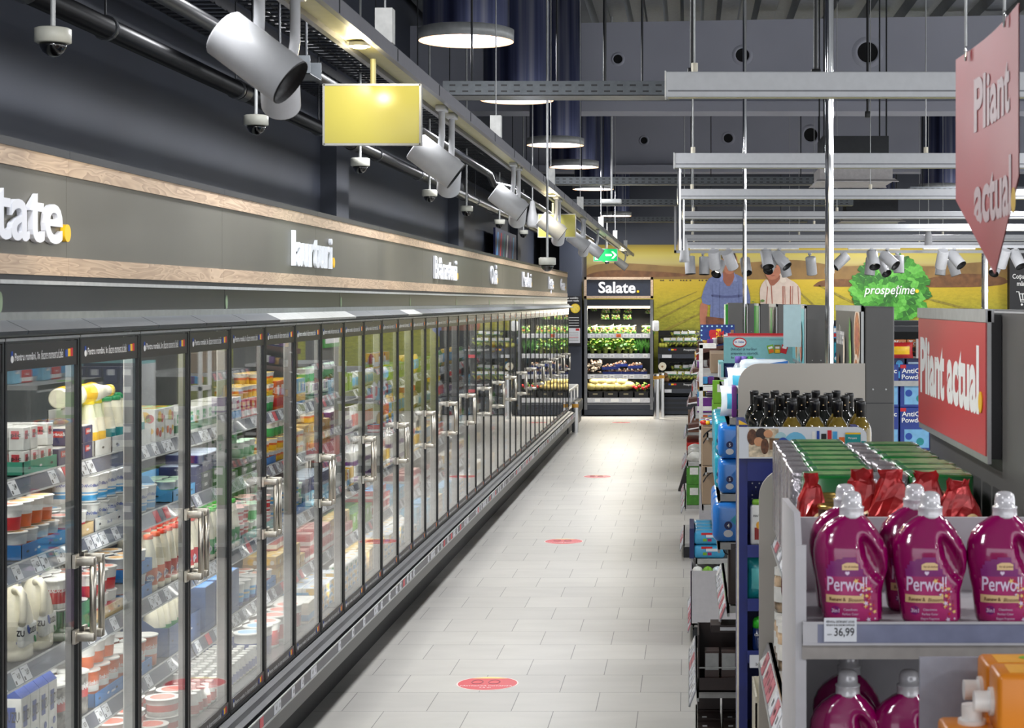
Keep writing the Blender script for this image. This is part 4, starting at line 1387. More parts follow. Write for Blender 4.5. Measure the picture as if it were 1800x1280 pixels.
# door 3
fill(2, 0, .02, .42, 'box_fruit', 2, 1, jit=.1)
fill(2, 0, .44, 1.0, 'pack_acti', 2, 1, jit=.1)
fill(2, 1, .0, .14, 'pot_blue', 2, 2)
tray(2, 1, .38, .86, sky, .17, .05, desc='blue', back=.11)
fill(2, 1, .42, .82, 'pot_green', 2, 1, dz=.004, dx=.01)
fill(2, 1, .88, 1.0, 'flat_navy', 1, 3, rz=.1)
fill(2, 2, .0, .28, 'btl_orange', 2, 1, jit=.1)
fill(2, 2, .28, 1.0, 'btl_red', 3, 1, jit=.1, stagger=True)
fill(2, 3, .0, .18, 'tub_orange', 2, 1)
tray(2, 3, .30, .98, mat('muted_blue', (44, 84, 140), .5), .20, .12, back=.16, desc='tall blue')
fill(2, 3, .34, .94, 'btl_green', 1, 1, dz=.004, dx=.06)
fill(2, 4, .0, .42, 'tub_wide', 2, 2)
fill(2, 4, .45, 1.0, 'btl_smallred', 3, 1)
# door 4
fill(3, 0, .0, .42, 'pack_acti', 2, 1, jit=.1)
fill(3, 0, .45, 1.0, 'pack_blue', 2, 1, jit=.1)
fill(3, 1, .0, .9, 'flat_green', 2, 2, jit=.6)
fill(3, 1, .0, .6, 'flat_navy', 1, 2, dz=.08, jit=.6)
fill(3, 1, .68, .98, 'pot_green', 1, 1, dz=.158)
fill(3, 2, .0, .24, 'btl_red', 2, 1, jit=.1)
fill(3, 2, .24, 1.0, 'btl_green', 3, 1, jit=.1, stagger=True)
fill(3, 3, .05, .95, 'crate_blue_tall', 1, 1, jit=.2)
fill(3, 4, .0, 1.0, 'btl_small', 4, 1)
# door 5
fill(4, 0, .0, .5, 'box_red', 2, 1)
fill(4, 0, .0, .5, 'pot_yellow', 2, 1, dz=.092)
fill(4, 0, .52, 1.0, 'pot_green', 2, 1)
fill(4, 0, .52, 1.0, 'pot_yellow', 2, 2, dz=.08)
fill(4, 1, .0, .45, 'flat_green', 1, 2)
fill(4, 1, .0, .45, 'pot_green', 1, 1, dz=.08)
fill(4, 1, .48, 1.0, 'pot_yellow', 2, 2, dz=.004)
tray(4, 1, .47, 1.0, blue, .16, .04, desc='blue')
tray(4, 2, .0, .95, teal, .18, .045, desc='teal')
fill(4, 2, .02, .93, 'pot_green', 2, 2, dz=.004, dx=.004, alt='pot_stripe')
fill(4, 3, .0, .5, 'pot_wave', 2, 1)
tray(4, 3, .5, 1.0, blue, .16, .05, desc='blue')
fill(4, 3, .52, .98, 'pot_red', 2, 1, dz=.004, dx=.004)
fill(4, 4, .0, .5, 'bucket_blue', 2, 1)
fill(4, 4, .5, 1.0, 'bucket_red', 2, 1)
# door 6
fill(5, 0, .0, .45, 'box_orange', 2, 1)
fill(5, 0, .48, 1.0, 'box_bluyel', 2, 1)
fill(5, 1, .0, 1.0, 'pot_yellow', 2, 2)
fill(5, 1, .1, .9, 'pot_green', 1, 1, dz=.124, dx=.03)
tray(5, 2, .0, 1.0, blue, .17, .05, desc='blue')
fill(5, 2, .02, .98, 'pot_green', 2, 2, dz=.004, dx=.004, alt='pot_wave')
fill(5, 3, .0, 1.0, 'pack_beige', 2, 2)
fill(5, 3, .3, 1.0, 'pack_pink', 1, 1, dz=.143, dx=.05)
fill(5, 4, .0, .45, 'bucket_red', 2, 1)
fill(5, 4, .45, .95, 'crate_white', 1, 1)
# door 7
fill(6, 0, .0, .9, 'pack_acti', 2, 1)
fill(6, 0, .1, .8, 'pot_green', 1, 1, dz=.107)
fill(6, 1, .0, 1.0, 'pack_beige', 2, 2)
fill(6, 1, .2, .8, 'pot_yellow', 1, 1, dz=.144)
fill(6, 2, .0, 1.0, 'box_blue', 2, 1)
fill(6, 2, .0, 1.0, 'flat_navy', 1, 2, dz=.093)
fill(6, 3, .0, 1.0, 'pack_pink', 2, 2)
fill(6, 4, .0, 1.0, 'brick_butter', 2, 3)
# door 8
fill(7, 0, .0, 1.0, 'box_blue', 2, 1, alt='box_limebag')
fill(7, 0, .0, .8, 'pot_green', 1, 1, dz=.112)
fill(7, 1, .0, 1.0, 'box_purple', 2, 2)
fill(7, 2, .0, 1.0, 'pack_blue', 2, 1, alt='box_yellow')
fill(7, 3, .0, 1.0, 'pack_pink', 2, 1)
fill(7, 3, .0, 1.0, 'pack_beige', 1, 1, dz=.077, dx=.02)
fill(7, 4, .0, 1.0, 'brick_butter', 1, 2)
fill(7, 4, .0, 1.0, 'tub_marg', 1, 1, dz=.093)
# doors 9 to 16
mix = [
    [('bag_clear', 1), ('bag_white', 1), ('box_white', 2), ('box_limebag', 1), ('pack_beige', 2)],
    [('bag_clear', 1), ('bag_white', 1), ('box_yellow', 1), ('box_redblue', 3), ('brick_butter', 3)],
    [('box_limebag', 1), ('bag_yellow', 1), ('box_white', 2), ('box_blue', 1), ('tub_marg', 2)],
    [('bag_yellow', 1), ('bag_brown', 1), ('box_yellow', 1), ('pack_pink', 2), ('box_blue', 2)],
    [('box_limebag', 1), ('bag_clear', 1), ('box_bluyel', 1), ('bag_red', 1), ('pack_beige', 2)],
    [('bag_green', 1), ('bag_white', 1), ('box_redblue', 2), ('bag_brown', 1), ('box_blue', 2)],
    [('bag_yellow', 1), ('box_purple', 1), ('bag_clear', 1), ('box_yellow', 1), ('brick_butter', 3)],
    [('bag_green', 1), ('bag_brown', 1), ('box_blue', 1), ('bag_red', 1), ('crate_white', 1)],
]
for k in range(8, 16):
    for si in range(5):
        kind, st = mix[k - 8][si]
        fill(k, si, .0, 1.0, kind, 2 if k < 12 else 1, st, gap=.006)
        if si in (1, 2) and k % 2:
            fill(k, si, .2, .9, ['pot_salad', 'pot_yellow', 'pot_red'][k % 3], 1, 1, dz=st * PR[kind]['size'][2] + .004, dx=.01)
far = ['bag_green', 'box_blue', 'bag_brown', 'box_limebag', 'bag_yellow', 'box_white', 'bag_red', 'box_redblue', 'bag_clear', 'pack_beige', 'box_yellow', 'bag_white']
for k in range(16, 38):
    for si in range(5):
        kind = far[(k * 5 + si * 7 + k // 3) % len(far)]
        fill(k, si, .05, .95, kind, 1, 1, gap=.035, dx=.06)
print('products', len([o for o in bpy.data.objects if 'label' in o]))
# ---------------------------------------------------------------- printed mural on the back wall
MD = 34.58


def mp(px, py, lay=0):
    D = 34.5
    return ((px - VX) / F * D, MD - lay * .004, EYE - (py - VY) / F * D)


def chaikin(pts, it=2):
    for _ in range(it):
        out = []
        for i in range(len(pts)):
            a, b = pts[i], pts[(i + 1) % len(pts)]
            out += [(a[0] * .75 + b[0] * .25, a[1] * .75 + b[1] * .25), (a[0] * .25 + b[0] * .75, a[1] * .25 + b[1] * .75)]
        pts = out
    return pts


def mpoly(mb, pts, m, lay, smooth=2, o=(0, 0, 1)):
    """printed shape; o = (origin x, origin y, scale) of the close-up it was measured in"""
    pts = [(o[0] + x / o[2], o[1] + y / o[2]) for x, y in pts]
    if smooth:
        pts = chaikin(pts, smooth)
    v = [mp(x, y, lay) for x, y in pts]
    mb.poly(v[::-1], m)


def mural_material():
    m = bpy.data.materials.new('mural_field_print'); m.use_nodes = True
    nt = m.node_tree; b = nt.nodes['Principled BSDF']; L = nt.links.new
    tc = nt.nodes.new('ShaderNodeTexCoord'); sp = nt.nodes.new('ShaderNodeSeparateXYZ'); L(tc.outputs['Object'], sp.inputs[0])
    dv = nt.nodes.new('ShaderNodeMath'); dv.operation = 'DIVIDE'; dv.inputs[1].default_value = 3.3; L(sp.outputs['Z'], dv.inputs[0])
    cr = nt.nodes.new('ShaderNodeValToRGB'); e = cr.color_ramp.elements
    stops = [(0.0, (112, 118, 40)), (.45, (138, 140, 44)), (.62, (172, 162, 44)), (.74, (200, 172, 40)), (.785, (208, 178, 48)), (.79, (150, 122, 56)), (.835, (150, 114, 60)), (.865, (174, 146, 84)), (.885, (196, 180, 112)), (.93, (206, 190, 96)), (.965, (196, 170, 52)), (1.0, (150, 130, 36))]
    e[0].position, e[0].color = stops[0][0], lin(stops[0][1]) + (1,)
    e[1].position, e[1].color = stops[-1][0], lin(stops[-1][1]) + (1,)
    for p_, c_ in stops[1:-1]:
        n_ = e.new(p_); n_.color = lin(c_) + (1,)
    L(dv.outputs[0], cr.inputs['Fac'])
    no = nt.nodes.new('ShaderNodeTexNoise'); no.inputs['Scale'].default_value = 9; no.inputs['Detail'].default_value = 10; no.inputs['Roughness'].default_value = .85
    mpg = nt.nodes.new('ShaderNodeMapping'); mpg.inputs['Rotation'].default_value = (0, -.45, 0); mpg.inputs['Scale'].default_value = (1, 1, 2.6)
    L(tc.outputs['Object'], mpg.inputs['Vector']); L(mpg.outputs[0], no.inputs['Vector'])
    c2 = nt.nodes.new('ShaderNodeValToRGB'); c2.color_ramp.elements[0].position = .35; c2.color_ramp.elements[0].color = (.52, .55, .3, 1); c2.color_ramp.elements[1].position = .62; c2.color_ramp.elements[1].color = (1.25, 1.2, 1.1, 1)
    L(no.outputs['Fac'], c2.inputs['Fac'])
    # the crop texture only below the hill line
    lt = nt.nodes.new('ShaderNodeMath'); lt.operation = 'SUBTRACT'; lt.inputs[0].default_value = .80; L(dv.outputs[0], lt.inputs[1])
    mu = nt.nodes.new('ShaderNodeMath'); mu.operation = 'MULTIPLY'; mu.inputs[1].default_value = 4.2; mu.use_clamp = True; L(lt.outputs[0], mu.inputs[0])
    mx = nt.nodes.new('ShaderNodeMix'); mx.data_type = 'RGBA'; mx.blend_type = 'MULTIPLY'
    L(mu.outputs[0], mx.inputs['Factor']); L(cr.outputs[0], mx.inputs['A']); L(c2.outputs[0], mx.inputs['B']); L(mx.outputs['Result'], b.inputs['Base Color'])
    b.inputs['Roughness'].default_value = .55
    return m


a, e = mp(1029, 430), mp(1772, 430)
mur = ob('wall_mural', MB().box(a[0], e[0], MD, 34.62, 0.0, a[2], mural_material()).mesh('wall_mural'))
tag(mur, 'large printed field mural covering the wall at the end of the shop', 'mural')
P = lambda n, c, **k: mat(n, c, .55, noise=k.get('noise', .05), scale=k.get('scale', 12))
hl = MB()
mpoly(hl, [(1029, 470), (1060, 462), (1120, 463), (1200, 470), (1240, 468), (1300, 462), (1370, 458), (1400, 456), (1440, 462), (1480, 470), (1560, 462), (1640, 470), (1700, 462), (1772, 458), (1772, 490), (1029, 492)], P('print_hill', (146, 112, 62), noise=.12, scale=4), 1)
mpoly(hl, [(1029, 484), (1050, 477), (1090, 474), (1120, 476), (1170, 478), (1210, 482), (1212, 486), (1150, 487), (1029, 488)], P('print_wood', (122, 80, 44), noise=.16, scale=9), 2)
mpoly(hl, [(1430, 502), (1442, 493), (1470, 490), (1520, 492), (1560, 498), (1560, 504), (1430, 504)], P('print_wood', (122, 78, 40)), 2)
mpoly(hl, [(1600, 500), (1650, 484), (1700, 480), (1772, 486), (1772, 504), (1600, 506)], P('print_wood', (122, 78, 40)), 2)
for x in (1160, 1164, 1176, 1181, 1195, 1200, 1205, 1212, 1228, 1233, 1240):
    mpoly(hl, [(x, 492), (x + 3, 491.5), (x + 3.4, 494), (x, 494)], P('print_herd', (92, 76, 36)), 3, 1)
for (x0, y0, x1, y1, w_) in [(1155, 560, 1235, 520, 4), (1155, 585, 1240, 545, 5), (1440, 500, 1560, 560, 5), (1400, 505, 1500, 600, 6), (1620, 520, 1772, 560, 5), (1155, 540, 1225, 512, 3)]:
    mpoly(hl, [(x0, y0), (x1, y1), (x1, y1 + w_ * .5), (x0, y0 + w_)], P('print_furrow', (146, 132, 44), noise=.2), 2, 1)
hl.build('printed_landscape', mur)

S = (1200, 420, 7.1125)
skin = P('print_skin', (150, 88, 66)); skin2 = P('print_skin_light', (176, 112, 86)); hair = P('print_hair', (62, 42, 36), noise=.2)
mn = MB()
mpoly(mn, [(225, 780), (325, 815), (300, 960), (300, 1060), (285, 1130), (235, 1150), (215, 1060), (212, 900)], skin2, 3, 2, S)
mpoly(mn, [(470, 440), (340, 480), (285, 560), (218, 790), (340, 835), (350, 800), (340, 980), (335, 1250), (820, 1250), (800, 830), (860, 800), (812, 560), (770, 490), (640, 425), (560, 470)], P('print_blue_shirt', (104, 116, 160), noise=.08, scale=20), 4, 1, S)
mpoly(mn, [(490, 400), (645, 400), (648, 520), (572, 612), (500, 520)], skin, 5, 1, S)
mpoly(mn, [(500, 250), (505, 200), (560, 160), (640, 170), (680, 230), (690, 310), (660, 370), (630, 430), (575, 445), (530, 420), (505, 350)], skin2, 6, 2, S)
mpoly(mn, [(490, 260), (480, 190), (530, 135), (600, 125), (650, 160), (672, 230), (668, 270), (640, 215), (560, 195), (510, 215)], hair, 7, 2, S)
mpoly(mn, [(470, 440), (500, 400), (510, 500), (480, 545), (455, 510)], P('print_collar', (128, 140, 186)), 6, 1, S)
mpoly(mn, [(640, 400), (668, 470), (685, 540), (640, 520), (575, 600), (650, 500)], P('print_collar', (128, 140, 186)), 6, 1, S)
mpoly(mn, [(356, 690), (560, 715), (755, 690), (755, 728), (560, 742), (356, 725)], P('print_shirt_band', (74, 82, 128)), 5, 1, S)
for x in (372, 460, 700):
    mpoly(mn, [(x, 560), (x + 7, 560), (x + 7, 980), (x, 980)], P('print_shirt_line', (92, 102, 148)), 5, 0, S)
for (x0, x1, y) in [(528, 556, 300), (604, 632, 300)]:
    mpoly(mn, [(x0, y), ((x0 + x1) / 2, y - 8), (x1, y), ((x0 + x1) / 2, y + 5)], hair, 8, 1, S)
mpoly(mn, [(578, 300), (590, 350), (576, 362), (566, 352)], skin, 8, 1, S)
mpoly(mn, [(545, 385), (580, 395), (615, 383), (580, 402)], P('print_lip', (120, 52, 48)), 8, 1, S)
mpoly(mn, [(290, 968), (520, 995), (700, 1000), (700, 1250), (300, 1250)], P('print_crate', (110, 66, 46), noise=.2), 9, 0, S)
mn.build('printed_man_in_blue_shirt', mur)
m2 = MB()
shirt2 = P('print_striped_shirt', (206, 188, 176), noise=.04)
mpoly(m2, [(1060, 490), (1000, 545), (962, 640), (975, 800), (970, 1100), (1490, 1100), (1480, 800), (1482, 640), (1430, 555), (1300, 485), (1240, 415), (1180, 470), (1110, 610)], shirt2, 4, 1, S)
mpoly(m2, [(1060, 480), (1230, 440), (1220, 510), (1115, 605), (1075, 540)], skin, 5, 1, S)
mpoly(m2, [(1020, 330), (1100, 270), (1200, 280), (1232, 350), (1225, 430), (1180, 500), (1110, 515), (1055, 490), (1030, 420)], skin2, 6, 2, S)
mpoly(m2, [(972, 330), (1000, 300), (1060, 250), (1120, 225), (1190, 235), (1235, 290), (1240, 340), (1150, 318), (1050, 325), (1010, 380), (985, 365)], hair, 7, 2, S)
for (x0, x1, w_) in [(1105, 1130, 12), (1060, 1020, 10), (1250, 1250, 14), (1275, 1285, 8), (1345, 1340, 14), (1375, 1360, 8), (1440, 1460, 8)]:
    mpoly(m2, [(x0, 590), (x0 + w_, 590), (x1 + w_, 1100), (x1, 1100)], P('print_stripe', (160, 92, 74)), 5, 0, S)
mpoly(m2, [(1230, 420), (1300, 495), (1290, 550), (1225, 545), (1215, 500)], P('print_collar_white', (214, 200, 186)), 6, 1, S)
mpoly(m2, [(1060, 495), (1100, 600), (1085, 620), (1040, 560)], P('print_collar_white', (214, 200, 186)), 6, 1, S)
mpoly(m2, [(1090, 452), (1130, 460), (1165, 448), (1130, 470)], P('print_lip', (120, 52, 48)), 8, 1, S)
for (x0, x1, y) in [(1070, 1100, 360), (1150, 1180, 355)]:
    mpoly(m2, [(x0, y), ((x0 + x1) / 2, y - 8), (x1, y), ((x0 + x1) / 2, y + 5)], hair, 8, 1, S)
mpoly(m2, [(1125, 360), (1138, 410), (1122, 420), (1110, 412)], skin, 8, 1, S)
m2.build('printed_man_in_striped_shirt', mur)
# greens held by the men
vg = MB()
for i in range(60):
    x, y = R.uniform(1318, 1345), R.uniform(528, 582)
    r = R.uniform(2, 5)
    mpoly(vg, [(x - r, y), (x, y - r * .7), (x + r, y), (x, y + r * .6)], R.choice([P('print_leaf_a', (60, 96, 44)), P('print_leaf_b', (92, 124, 52)), P('print_leaf_c', (40, 66, 40)), P('print_carrot', (190, 100, 60))]), 9 + i * .02, 1)
vg.build('printed_vegetables', mur)
# lettuce
lt = MB()
gs = [P('print_lettuce_%d' % i, c_, noise=.12, scale=20) for i, c_ in enumerate([(50, 124, 34), (66, 148, 44), (84, 168, 56), (40, 104, 32), (104, 186, 74)])]
cx, cy = 1566, 509
for ringi, (rad, cnt, sz_) in enumerate([(56, 26, 13), (46, 24, 14), (36, 20, 13), (26, 15, 12), (16, 10, 11), (6, 5, 10)]):
    for k in range(cnt):
        an = 2 * PI * k / cnt + R.uniform(-.1, .1)
        x, y = cx + rad * 1.08 * math.cos(an), cy + rad * .95 * math.sin(an)
        pts = []
        n_ = 14
        for q in range(n_):
            t = 2 * PI * q / n_
            rr_ = sz_ * (1 + .22 * math.sin(3 * t + k) + R.uniform(-.08, .08)) * (.75 if q % 2 else 1.0)
            pts.append((x + rr_ * math.cos(t + an), y + rr_ * math.sin(t + an) * .9))
        lay = 6 + ringi * 2 + k / cnt
        mpoly(lt, pts, gs[(k * 3 + ringi) % 5], lay, 2)
        mpoly(lt, [(x, y), (x + sz_ * .8 * math.cos(an), y + sz_ * .7 * math.sin(an)), (x + sz_ * .75 * math.cos(an + .12), y + sz_ * .7 * math.sin(an + .12))], gs[4], lay + .01, 0)
lt.build('printed_lettuce', mur)
tx = MB()
a, e = mp(1520, 517, 20), mp(1607, 517, 20)
shear = Matrix(((1, .22, 0, 0), (0, 1, 0, 0), (0, 0, 1, 0), (0, 0, 0, 1)))
tx.text('prospețime', .25, inkw, face('-y', (a[0] + e[0]) / 2, a[1], a[2]) @ shear, .008, width=(e[0] - a[0]))
q = mp(1612, 512, 20)
tx.lathe([(.035, 0), (.035, .002)], inky, 14, M=face('-y', q[0], q[1], q[2]))
tx.build('lettering', mur)

# dark wall panel with the basket sign at the right end of the mural
a, e = mp(1773, 436), mp(1900, 436)
b = MB().box(a[0], e[0], 34.40, 34.6, 0, a[2] + .05, mat('black_panel', (30, 30, 34), .5))
o = b.build('wall_panel'); tag(o, 'black wall panel with white basket icon right of the mural', 'panel')
q = MB()
M = face('-y', a[0] + .27, 34.395, 0)
q.text('Coșuri de', .13, inkw, M @ Matrix.Translation((0, EYE + .46, 0)), .01, .8)
q.text('mână.', .13, inkw, M @ Matrix.Translation((0, EYE + .32, 0)), .01, .8)
for pts in ([(-.14, .2), (-.09, .2), (-.05, 0), (.12, 0)], [(-.08, .16), (.14, .16), (.11, .04), (-.06, .04)], [(-.02, .16), (-.01, .04)], [(.06, .16), (.05, .04)]):
    q.tube([M @ Vector((x, EYE + y, 0)) for x, y in pts], .012, inkw, 5)
for x in (-.03, .09):
    q.lathe([(.022, 0), (.022, .003)], inkw, 12, M=M @ Matrix.Translation((x, EYE - .05, 0)))
q.build('lettering', o)

# navy poster high on the left wall
o = empty('wall_poster', (-2.78, 26.6, 2.72), 'navy poster with teal and red zigzag high on the left wall', 'poster')
q = MB().box(-.03, 0, -1.5, 1.5, 0, .5, navy)
for i in range(6):
    c_ = [sky, inkr, teal, inkw, purple, sky][i]
    q.prism([(-1.4 + i * .45, .05), (-1.2 + i * .45, .45), (-1.08 + i * .45, .45), (-1.28 + i * .45, .05)], 0, .002, c_, 'x')
q.build('print', o)

# ---------------------------------------------------------------- salad fridge
FD = 33.0
fxx = lambda px: (px - VX) / F * FD
fz = lambda py: EYE - (py - VY) / F * FD
x0, x1 = fxx(1027), fxx(1148)
W = x1 - x0
blk = mat('fridge_black', (18, 19, 22), .45); fg = mat('fridge_grey', (118, 120, 124), .35, .4); fb = mat('fridge_blue_grey', (40, 46, 60), .4)
fr = empty('salad_fridge', (x0, FD, 0), 'tall open salad fridge with lit header at the end of the aisle', 'fridge')
b = MB()
b.box(0, W, .80, .86, .1, 2.2, blk).box(.0, .05, 0.02, .86, .1, 2.2, blk).box(W - .05, W, .02, .86, .1, 2.2, blk)
b.box(0, .055, 0, .03, .12, 2.2, fg).box(W - .055, W, 0, .03, .12, 2.2, fg)
b.box(0, W, .0, .86, .02, .12, fb).box(.055, W - .055, .02, .1, .12, .22, fb).box(.055, W - .055, 0, .03, .215, .235, fg)
b.box(.055, W - .055, -.01, .8, .24, .30, fb)
b.box(.055, W - .055, .0, .8, 2.08, 2.2, fb)
b.build('body', fr)
zs = [fz(646), fz(773.5), fz(664)]
zs = [1.545, 1.165, .775]
tagm = mat('fridge_rail', (200, 202, 208), .35)
for i, z in enumerate(zs):
    so = MB().box(.06, W - .06, .06, .78, -.02, 0, fg).build('shelf', fr, (0, 0, z))
    r_ = MB().box(.06, W - .06, .045, .058, -.075, .012, tagm)
    for k in range(9):
        if k % 3 != 1 or i == 0:
            r_.box(.1 + k * .125, .19 + k * .125, .043, .045, -.06, 0, inkw if k != 4 or i else mat('orange_tag', (232, 110, 50), .5, noise=0))
            r_.box(.12 + k * .125, .17 + k * .125, .0415, .043, -.04, -.03, inkm)
    r_.build('price_rail', so)
MB().box(.06, W - .06, -.02, .0, .255, .345, tagm).box(.2, .3, -.023, -.02, .27, .33, inkw).box(.5, .65, -.023, -.02, .27, .33, inkw).box(.9, 1.05, -.023, -.02, .27, .33, inkw).build('price_rail', fr)
MB().box(.06, W - .06, .05, .14, 2.03, 2.075, mat('lit_strip', (255, 240, 205), .4, noise=0, emit=1.1)).build('light_strip', fr)
area('fridge_light', (x0 + W / 2, FD + .12, 2.02), (W - .2, .08), 45, (1, .93, .78), (-.25, 0, 0))
for z in zs:
    area('fridge_shelf_light', (x0 + W / 2, FD + .10, z - .04), (W - .2, .04), 5, (1, .93, .8), (-.3, 0, 0))
h = MB().box(0, W, -.02, .3, 2.215, 2.62, fb)
h.build('header', fr)
h = MB()
for (a_, b_, c_, d_) in ((0, W, 2.215, 2.265), (0, W, 2.57, 2.62), (0, .045, 2.215, 2.62), (W - .045, W, 2.215, 2.62)):
    h.box(a_, b_, -.045, -.02, c_, d_, woodm)
h.build('wood_frame', fr)
h = MB().text('Salate', .29, inkw, face('-y', W / 2 - .03, -.03, 2.325), .025, width=.70)
h.lathe([(.024, 0), (.024, .006)], inky, 14, M=face('-y', W / 2 + .365, -.03, 2.348))
h.build('lettering', fr)

# produce protos
leafm = [mat('leaf_bright', (110, 160, 40), .5, noise=.2, scale=40), mat('leaf_mid', (62, 124, 36), .5, noise=.2, scale=40), mat('leaf_pale', (166, 180, 90), .5, noise=.2, scale=40)]
def leaf_clump(n, w_, h_, seed, ms=leafm):
    rr = random.Random(seed); b = MB()
    for i in range(n):
        an = rr.uniform(0, 2 * PI); r0 = rr.uniform(.1, 1) * w_
        x, y, z = r0 * math.cos(an), r0 * .8 * math.sin(an), rr.uniform(.3, 1) * h_ * (1.1 - r0 / w_ * .45)
        s_ = rr.uniform(.025, .045)
        T = Matrix.Translation((x, y, z)) @ Matrix.Rotation(rr.uniform(0, 6.3), 4, 'Z') @ Matrix.Rotation(rr.uniform(-1, 1), 4, 'X')
        v = [(0, 0, 0), (s_, s_ * .5, s_ * .3), (s_ * 1.3, 0, s_ * .1), (s_, -s_ * .5, s_ * .3), (s_ * .5, 0, s_ * .45), (s_ * .5, s_ * .6, 0), (s_ * .5, -s_ * .6, 0)]
        b.add(v, [(0, 5, 1, 4), (4, 1, 2, 3), (0, 4, 3, 6)], rr.choice(ms), False, T)
    return b
proto('greens', 'leafy_greens', 'greens', 'bunch of green leaves', leaf_clump(90, .085, .2, 3), [('stem_bundle', MB().cyl((0, 0, 0), (0, 0, .1), .02, leafm[2], r1=.04))], (.22, .2, .22))
b = MB()
rr = random.Random(4)
for i in range(26):
    a_ = rr.uniform(-.035, .035); t = rr.uniform(-.09, .09)
    b.tube([(a_ * .5, rr.uniform(-.02, .02), 0), (a_ + t * .3, rr.uniform(-.02, .02), .14), (a_ + t, rr.uniform(-.03, .03), .27 + rr.uniform(-.03, .04))], .005, leafm[1], 4, rad=[.006, .005, .002])
proto('chives', 'spring_onions', 'spring onions', 'bunch of spring onions', b, [], (.1, .1, .3))
def bag_of(seed, cols, w_=.09, h_=.10, film=True):
    rr = random.Random(seed); b = MB()
    for i in range(34):
        p_ = (rr.uniform(-w_, w_) * .85, rr.uniform(-.05, .05), rr.uniform(.01, h_))
        b.sphere(p_, rr.uniform(.012, .022), rr.choice(cols), 6, 4, jit=.25)
    return b
def pillow_film(w_, h_, d_=.055):
    b = MB(); n = 8; vs = []
    for s_ in (-1, 1):
        for i in range(n + 1):
            for j in range(n + 1):
                u, v = i / n, j / n
                t = (math.sin(PI * u) * math.sin(PI * v)) ** .5 if 0 < u < 1 and 0 < v < 1 else 0
                vs.append(((u - .5) * 2 * w_ * 1.12, s_ * d_ * t, v * h_ * 1.25 - .005))
    m_ = n + 1
    for s_ in (0, 1):
        b.add(vs[s_ * m_ * m_:(s_ + 1) * m_ * m_], [(i * m_ + j, i * m_ + j + 1, (i + 1) * m_ + j + 1, (i + 1) * m_ + j) for i in range(n) for j in range(n)], FILM, True)
    return b
FILM = glass_mat('produce_film', (.97, .97, .97), .07, .12, power=3.5)
salc = [leafm[0], leafm[2], mat('salad_white', (226, 222, 196), .5), mat('salad_carrot', (226, 140, 60), .5), leafm[1]]
proto('salad_bag', 'salad_bag', 'salad bag', 'clear bag of mixed salad', bag_of(5, salc), [('film', pillow_film(.09, .11))], (.2, .1, .13))
proto('pepper_bag', 'yellow_produce_bag', 'vegetable bag', 'pale yellow pepper in a bag', MB().sphere((0, 0, .06), .07, mat('pepper_yellow', (226, 206, 130), .35), 12, 8, (1.25, .9, .85), .08), [('film', pillow_film(.09, .11))], (.2, .14, .12))
mush = [mat('mushroom', (214, 200, 180), .6), mat('mushroom_brown', (140, 100, 76), .6)]
b = MB()
rr = random.Random(8)
for i in range(22):
    p_ = (rr.uniform(-.07, .07), rr.uniform(-.05, .05), .03 + rr.uniform(0, .05))
    b.sphere(p_, rr.uniform(.015, .024), rr.choice([mush[0], mush[0], mush[1]]), 8, 5, (1, 1, .75))
traymb = MB().box(-.085, .085, -.065, .065, 0, .04, mat('tray_blue', (26, 46, 120), .4), taper=-.008)
proto('mushroom_tray', 'mushroom_punnet', 'mushrooms', 'blue punnet of mushrooms', b, [('punnet', traymb)], (.18, .14, .1))
b = MB()
for i in range(90):
    p_ = (rr.uniform(-.15, .15), rr.uniform(-.09, .09), .03 + rr.uniform(0, .24))
    b.sphere(p_, rr.uniform(.018, .027), rr.choice([mush[0], mush[0], mush[0], mush[1]]), 8, 5, (1, 1, .8))
b.box(-.17, .17, -.11, .11, 0, .03, blk)
proto('mushroom_heap', 'mushroom_heap', 'mushrooms', 'large heap of pale mushrooms', b, [], (.34, .22, .29))
SN = ['upper shelf', 'second shelf', 'third shelf', 'bottom deck']
def fspawn(kind, px, dy, z, lab, sc=1.0, cat=None):
    return spawn(kind, (fxx(px), FD + dy, z), lab, PR[kind]['name'].replace('_', ' ') + 's in the salad fridge', sc=(sc, sc, sc), rz=R.uniform(-.3, .3))
for i, px in enumerate([1061, 1080, 1101]):
    for j in range(2):
        fspawn('salad_bag', px + j, .5, 1.82 + (.125 if j else 0) * 1, 'bag of mixed salad hanging in the fridge top, %s from left, %s one' % (ORD[i], 'upper' if j else 'lower'), .88)
fspawn('salad_bag', 1140, .5, 1.93, 'bag of mixed salad hanging alone at the right of the fridge top', .9)
fspawn('salad_bag', 1041, .5, 1.98, 'bag of mixed salad hanging highest, at the left of the fridge top', .7)
hang = MB()
for px in (1061, 1080, 1101, 1140, 1041):
    hang.box(fxx(px) - x0 - .004, fxx(px) - x0 + .004, .53, .8, 2.06, 2.07, fg)
hang.box(.06, W - .06, .47, .49, 2.055, 2.075, fg)
hang.build('hanging_bars', fr)
for i, px in enumerate([1037, 1051, 1065, 1080, 1094, 1106]):
    fspawn('salad_bag', px, .25, 1.547, 'bag of mixed salad standing on the upper fridge shelf, %s from left' % ORD[i], 1.3)
fspawn('salad_bag', 1139, .25, 1.547, 'bag of green salad standing alone at the right of the upper fridge shelf', 1.4)
for i, px in enumerate([1040, 1052, 1063, 1075, 1087, 1099, 1108]):
    fspawn('greens', px, .22 + .06 * (i % 2), 1.167, 'leafy green bunch on the second fridge shelf, %s from left' % ORD[i], 1.45 + .22 * (i % 3))
for i, px in enumerate([1117, 1126, 1137]):
    fspawn('chives', px, .25, 1.167, 'spring onion bunch on the second fridge shelf, %s from left' % ORD[i], 1.0)
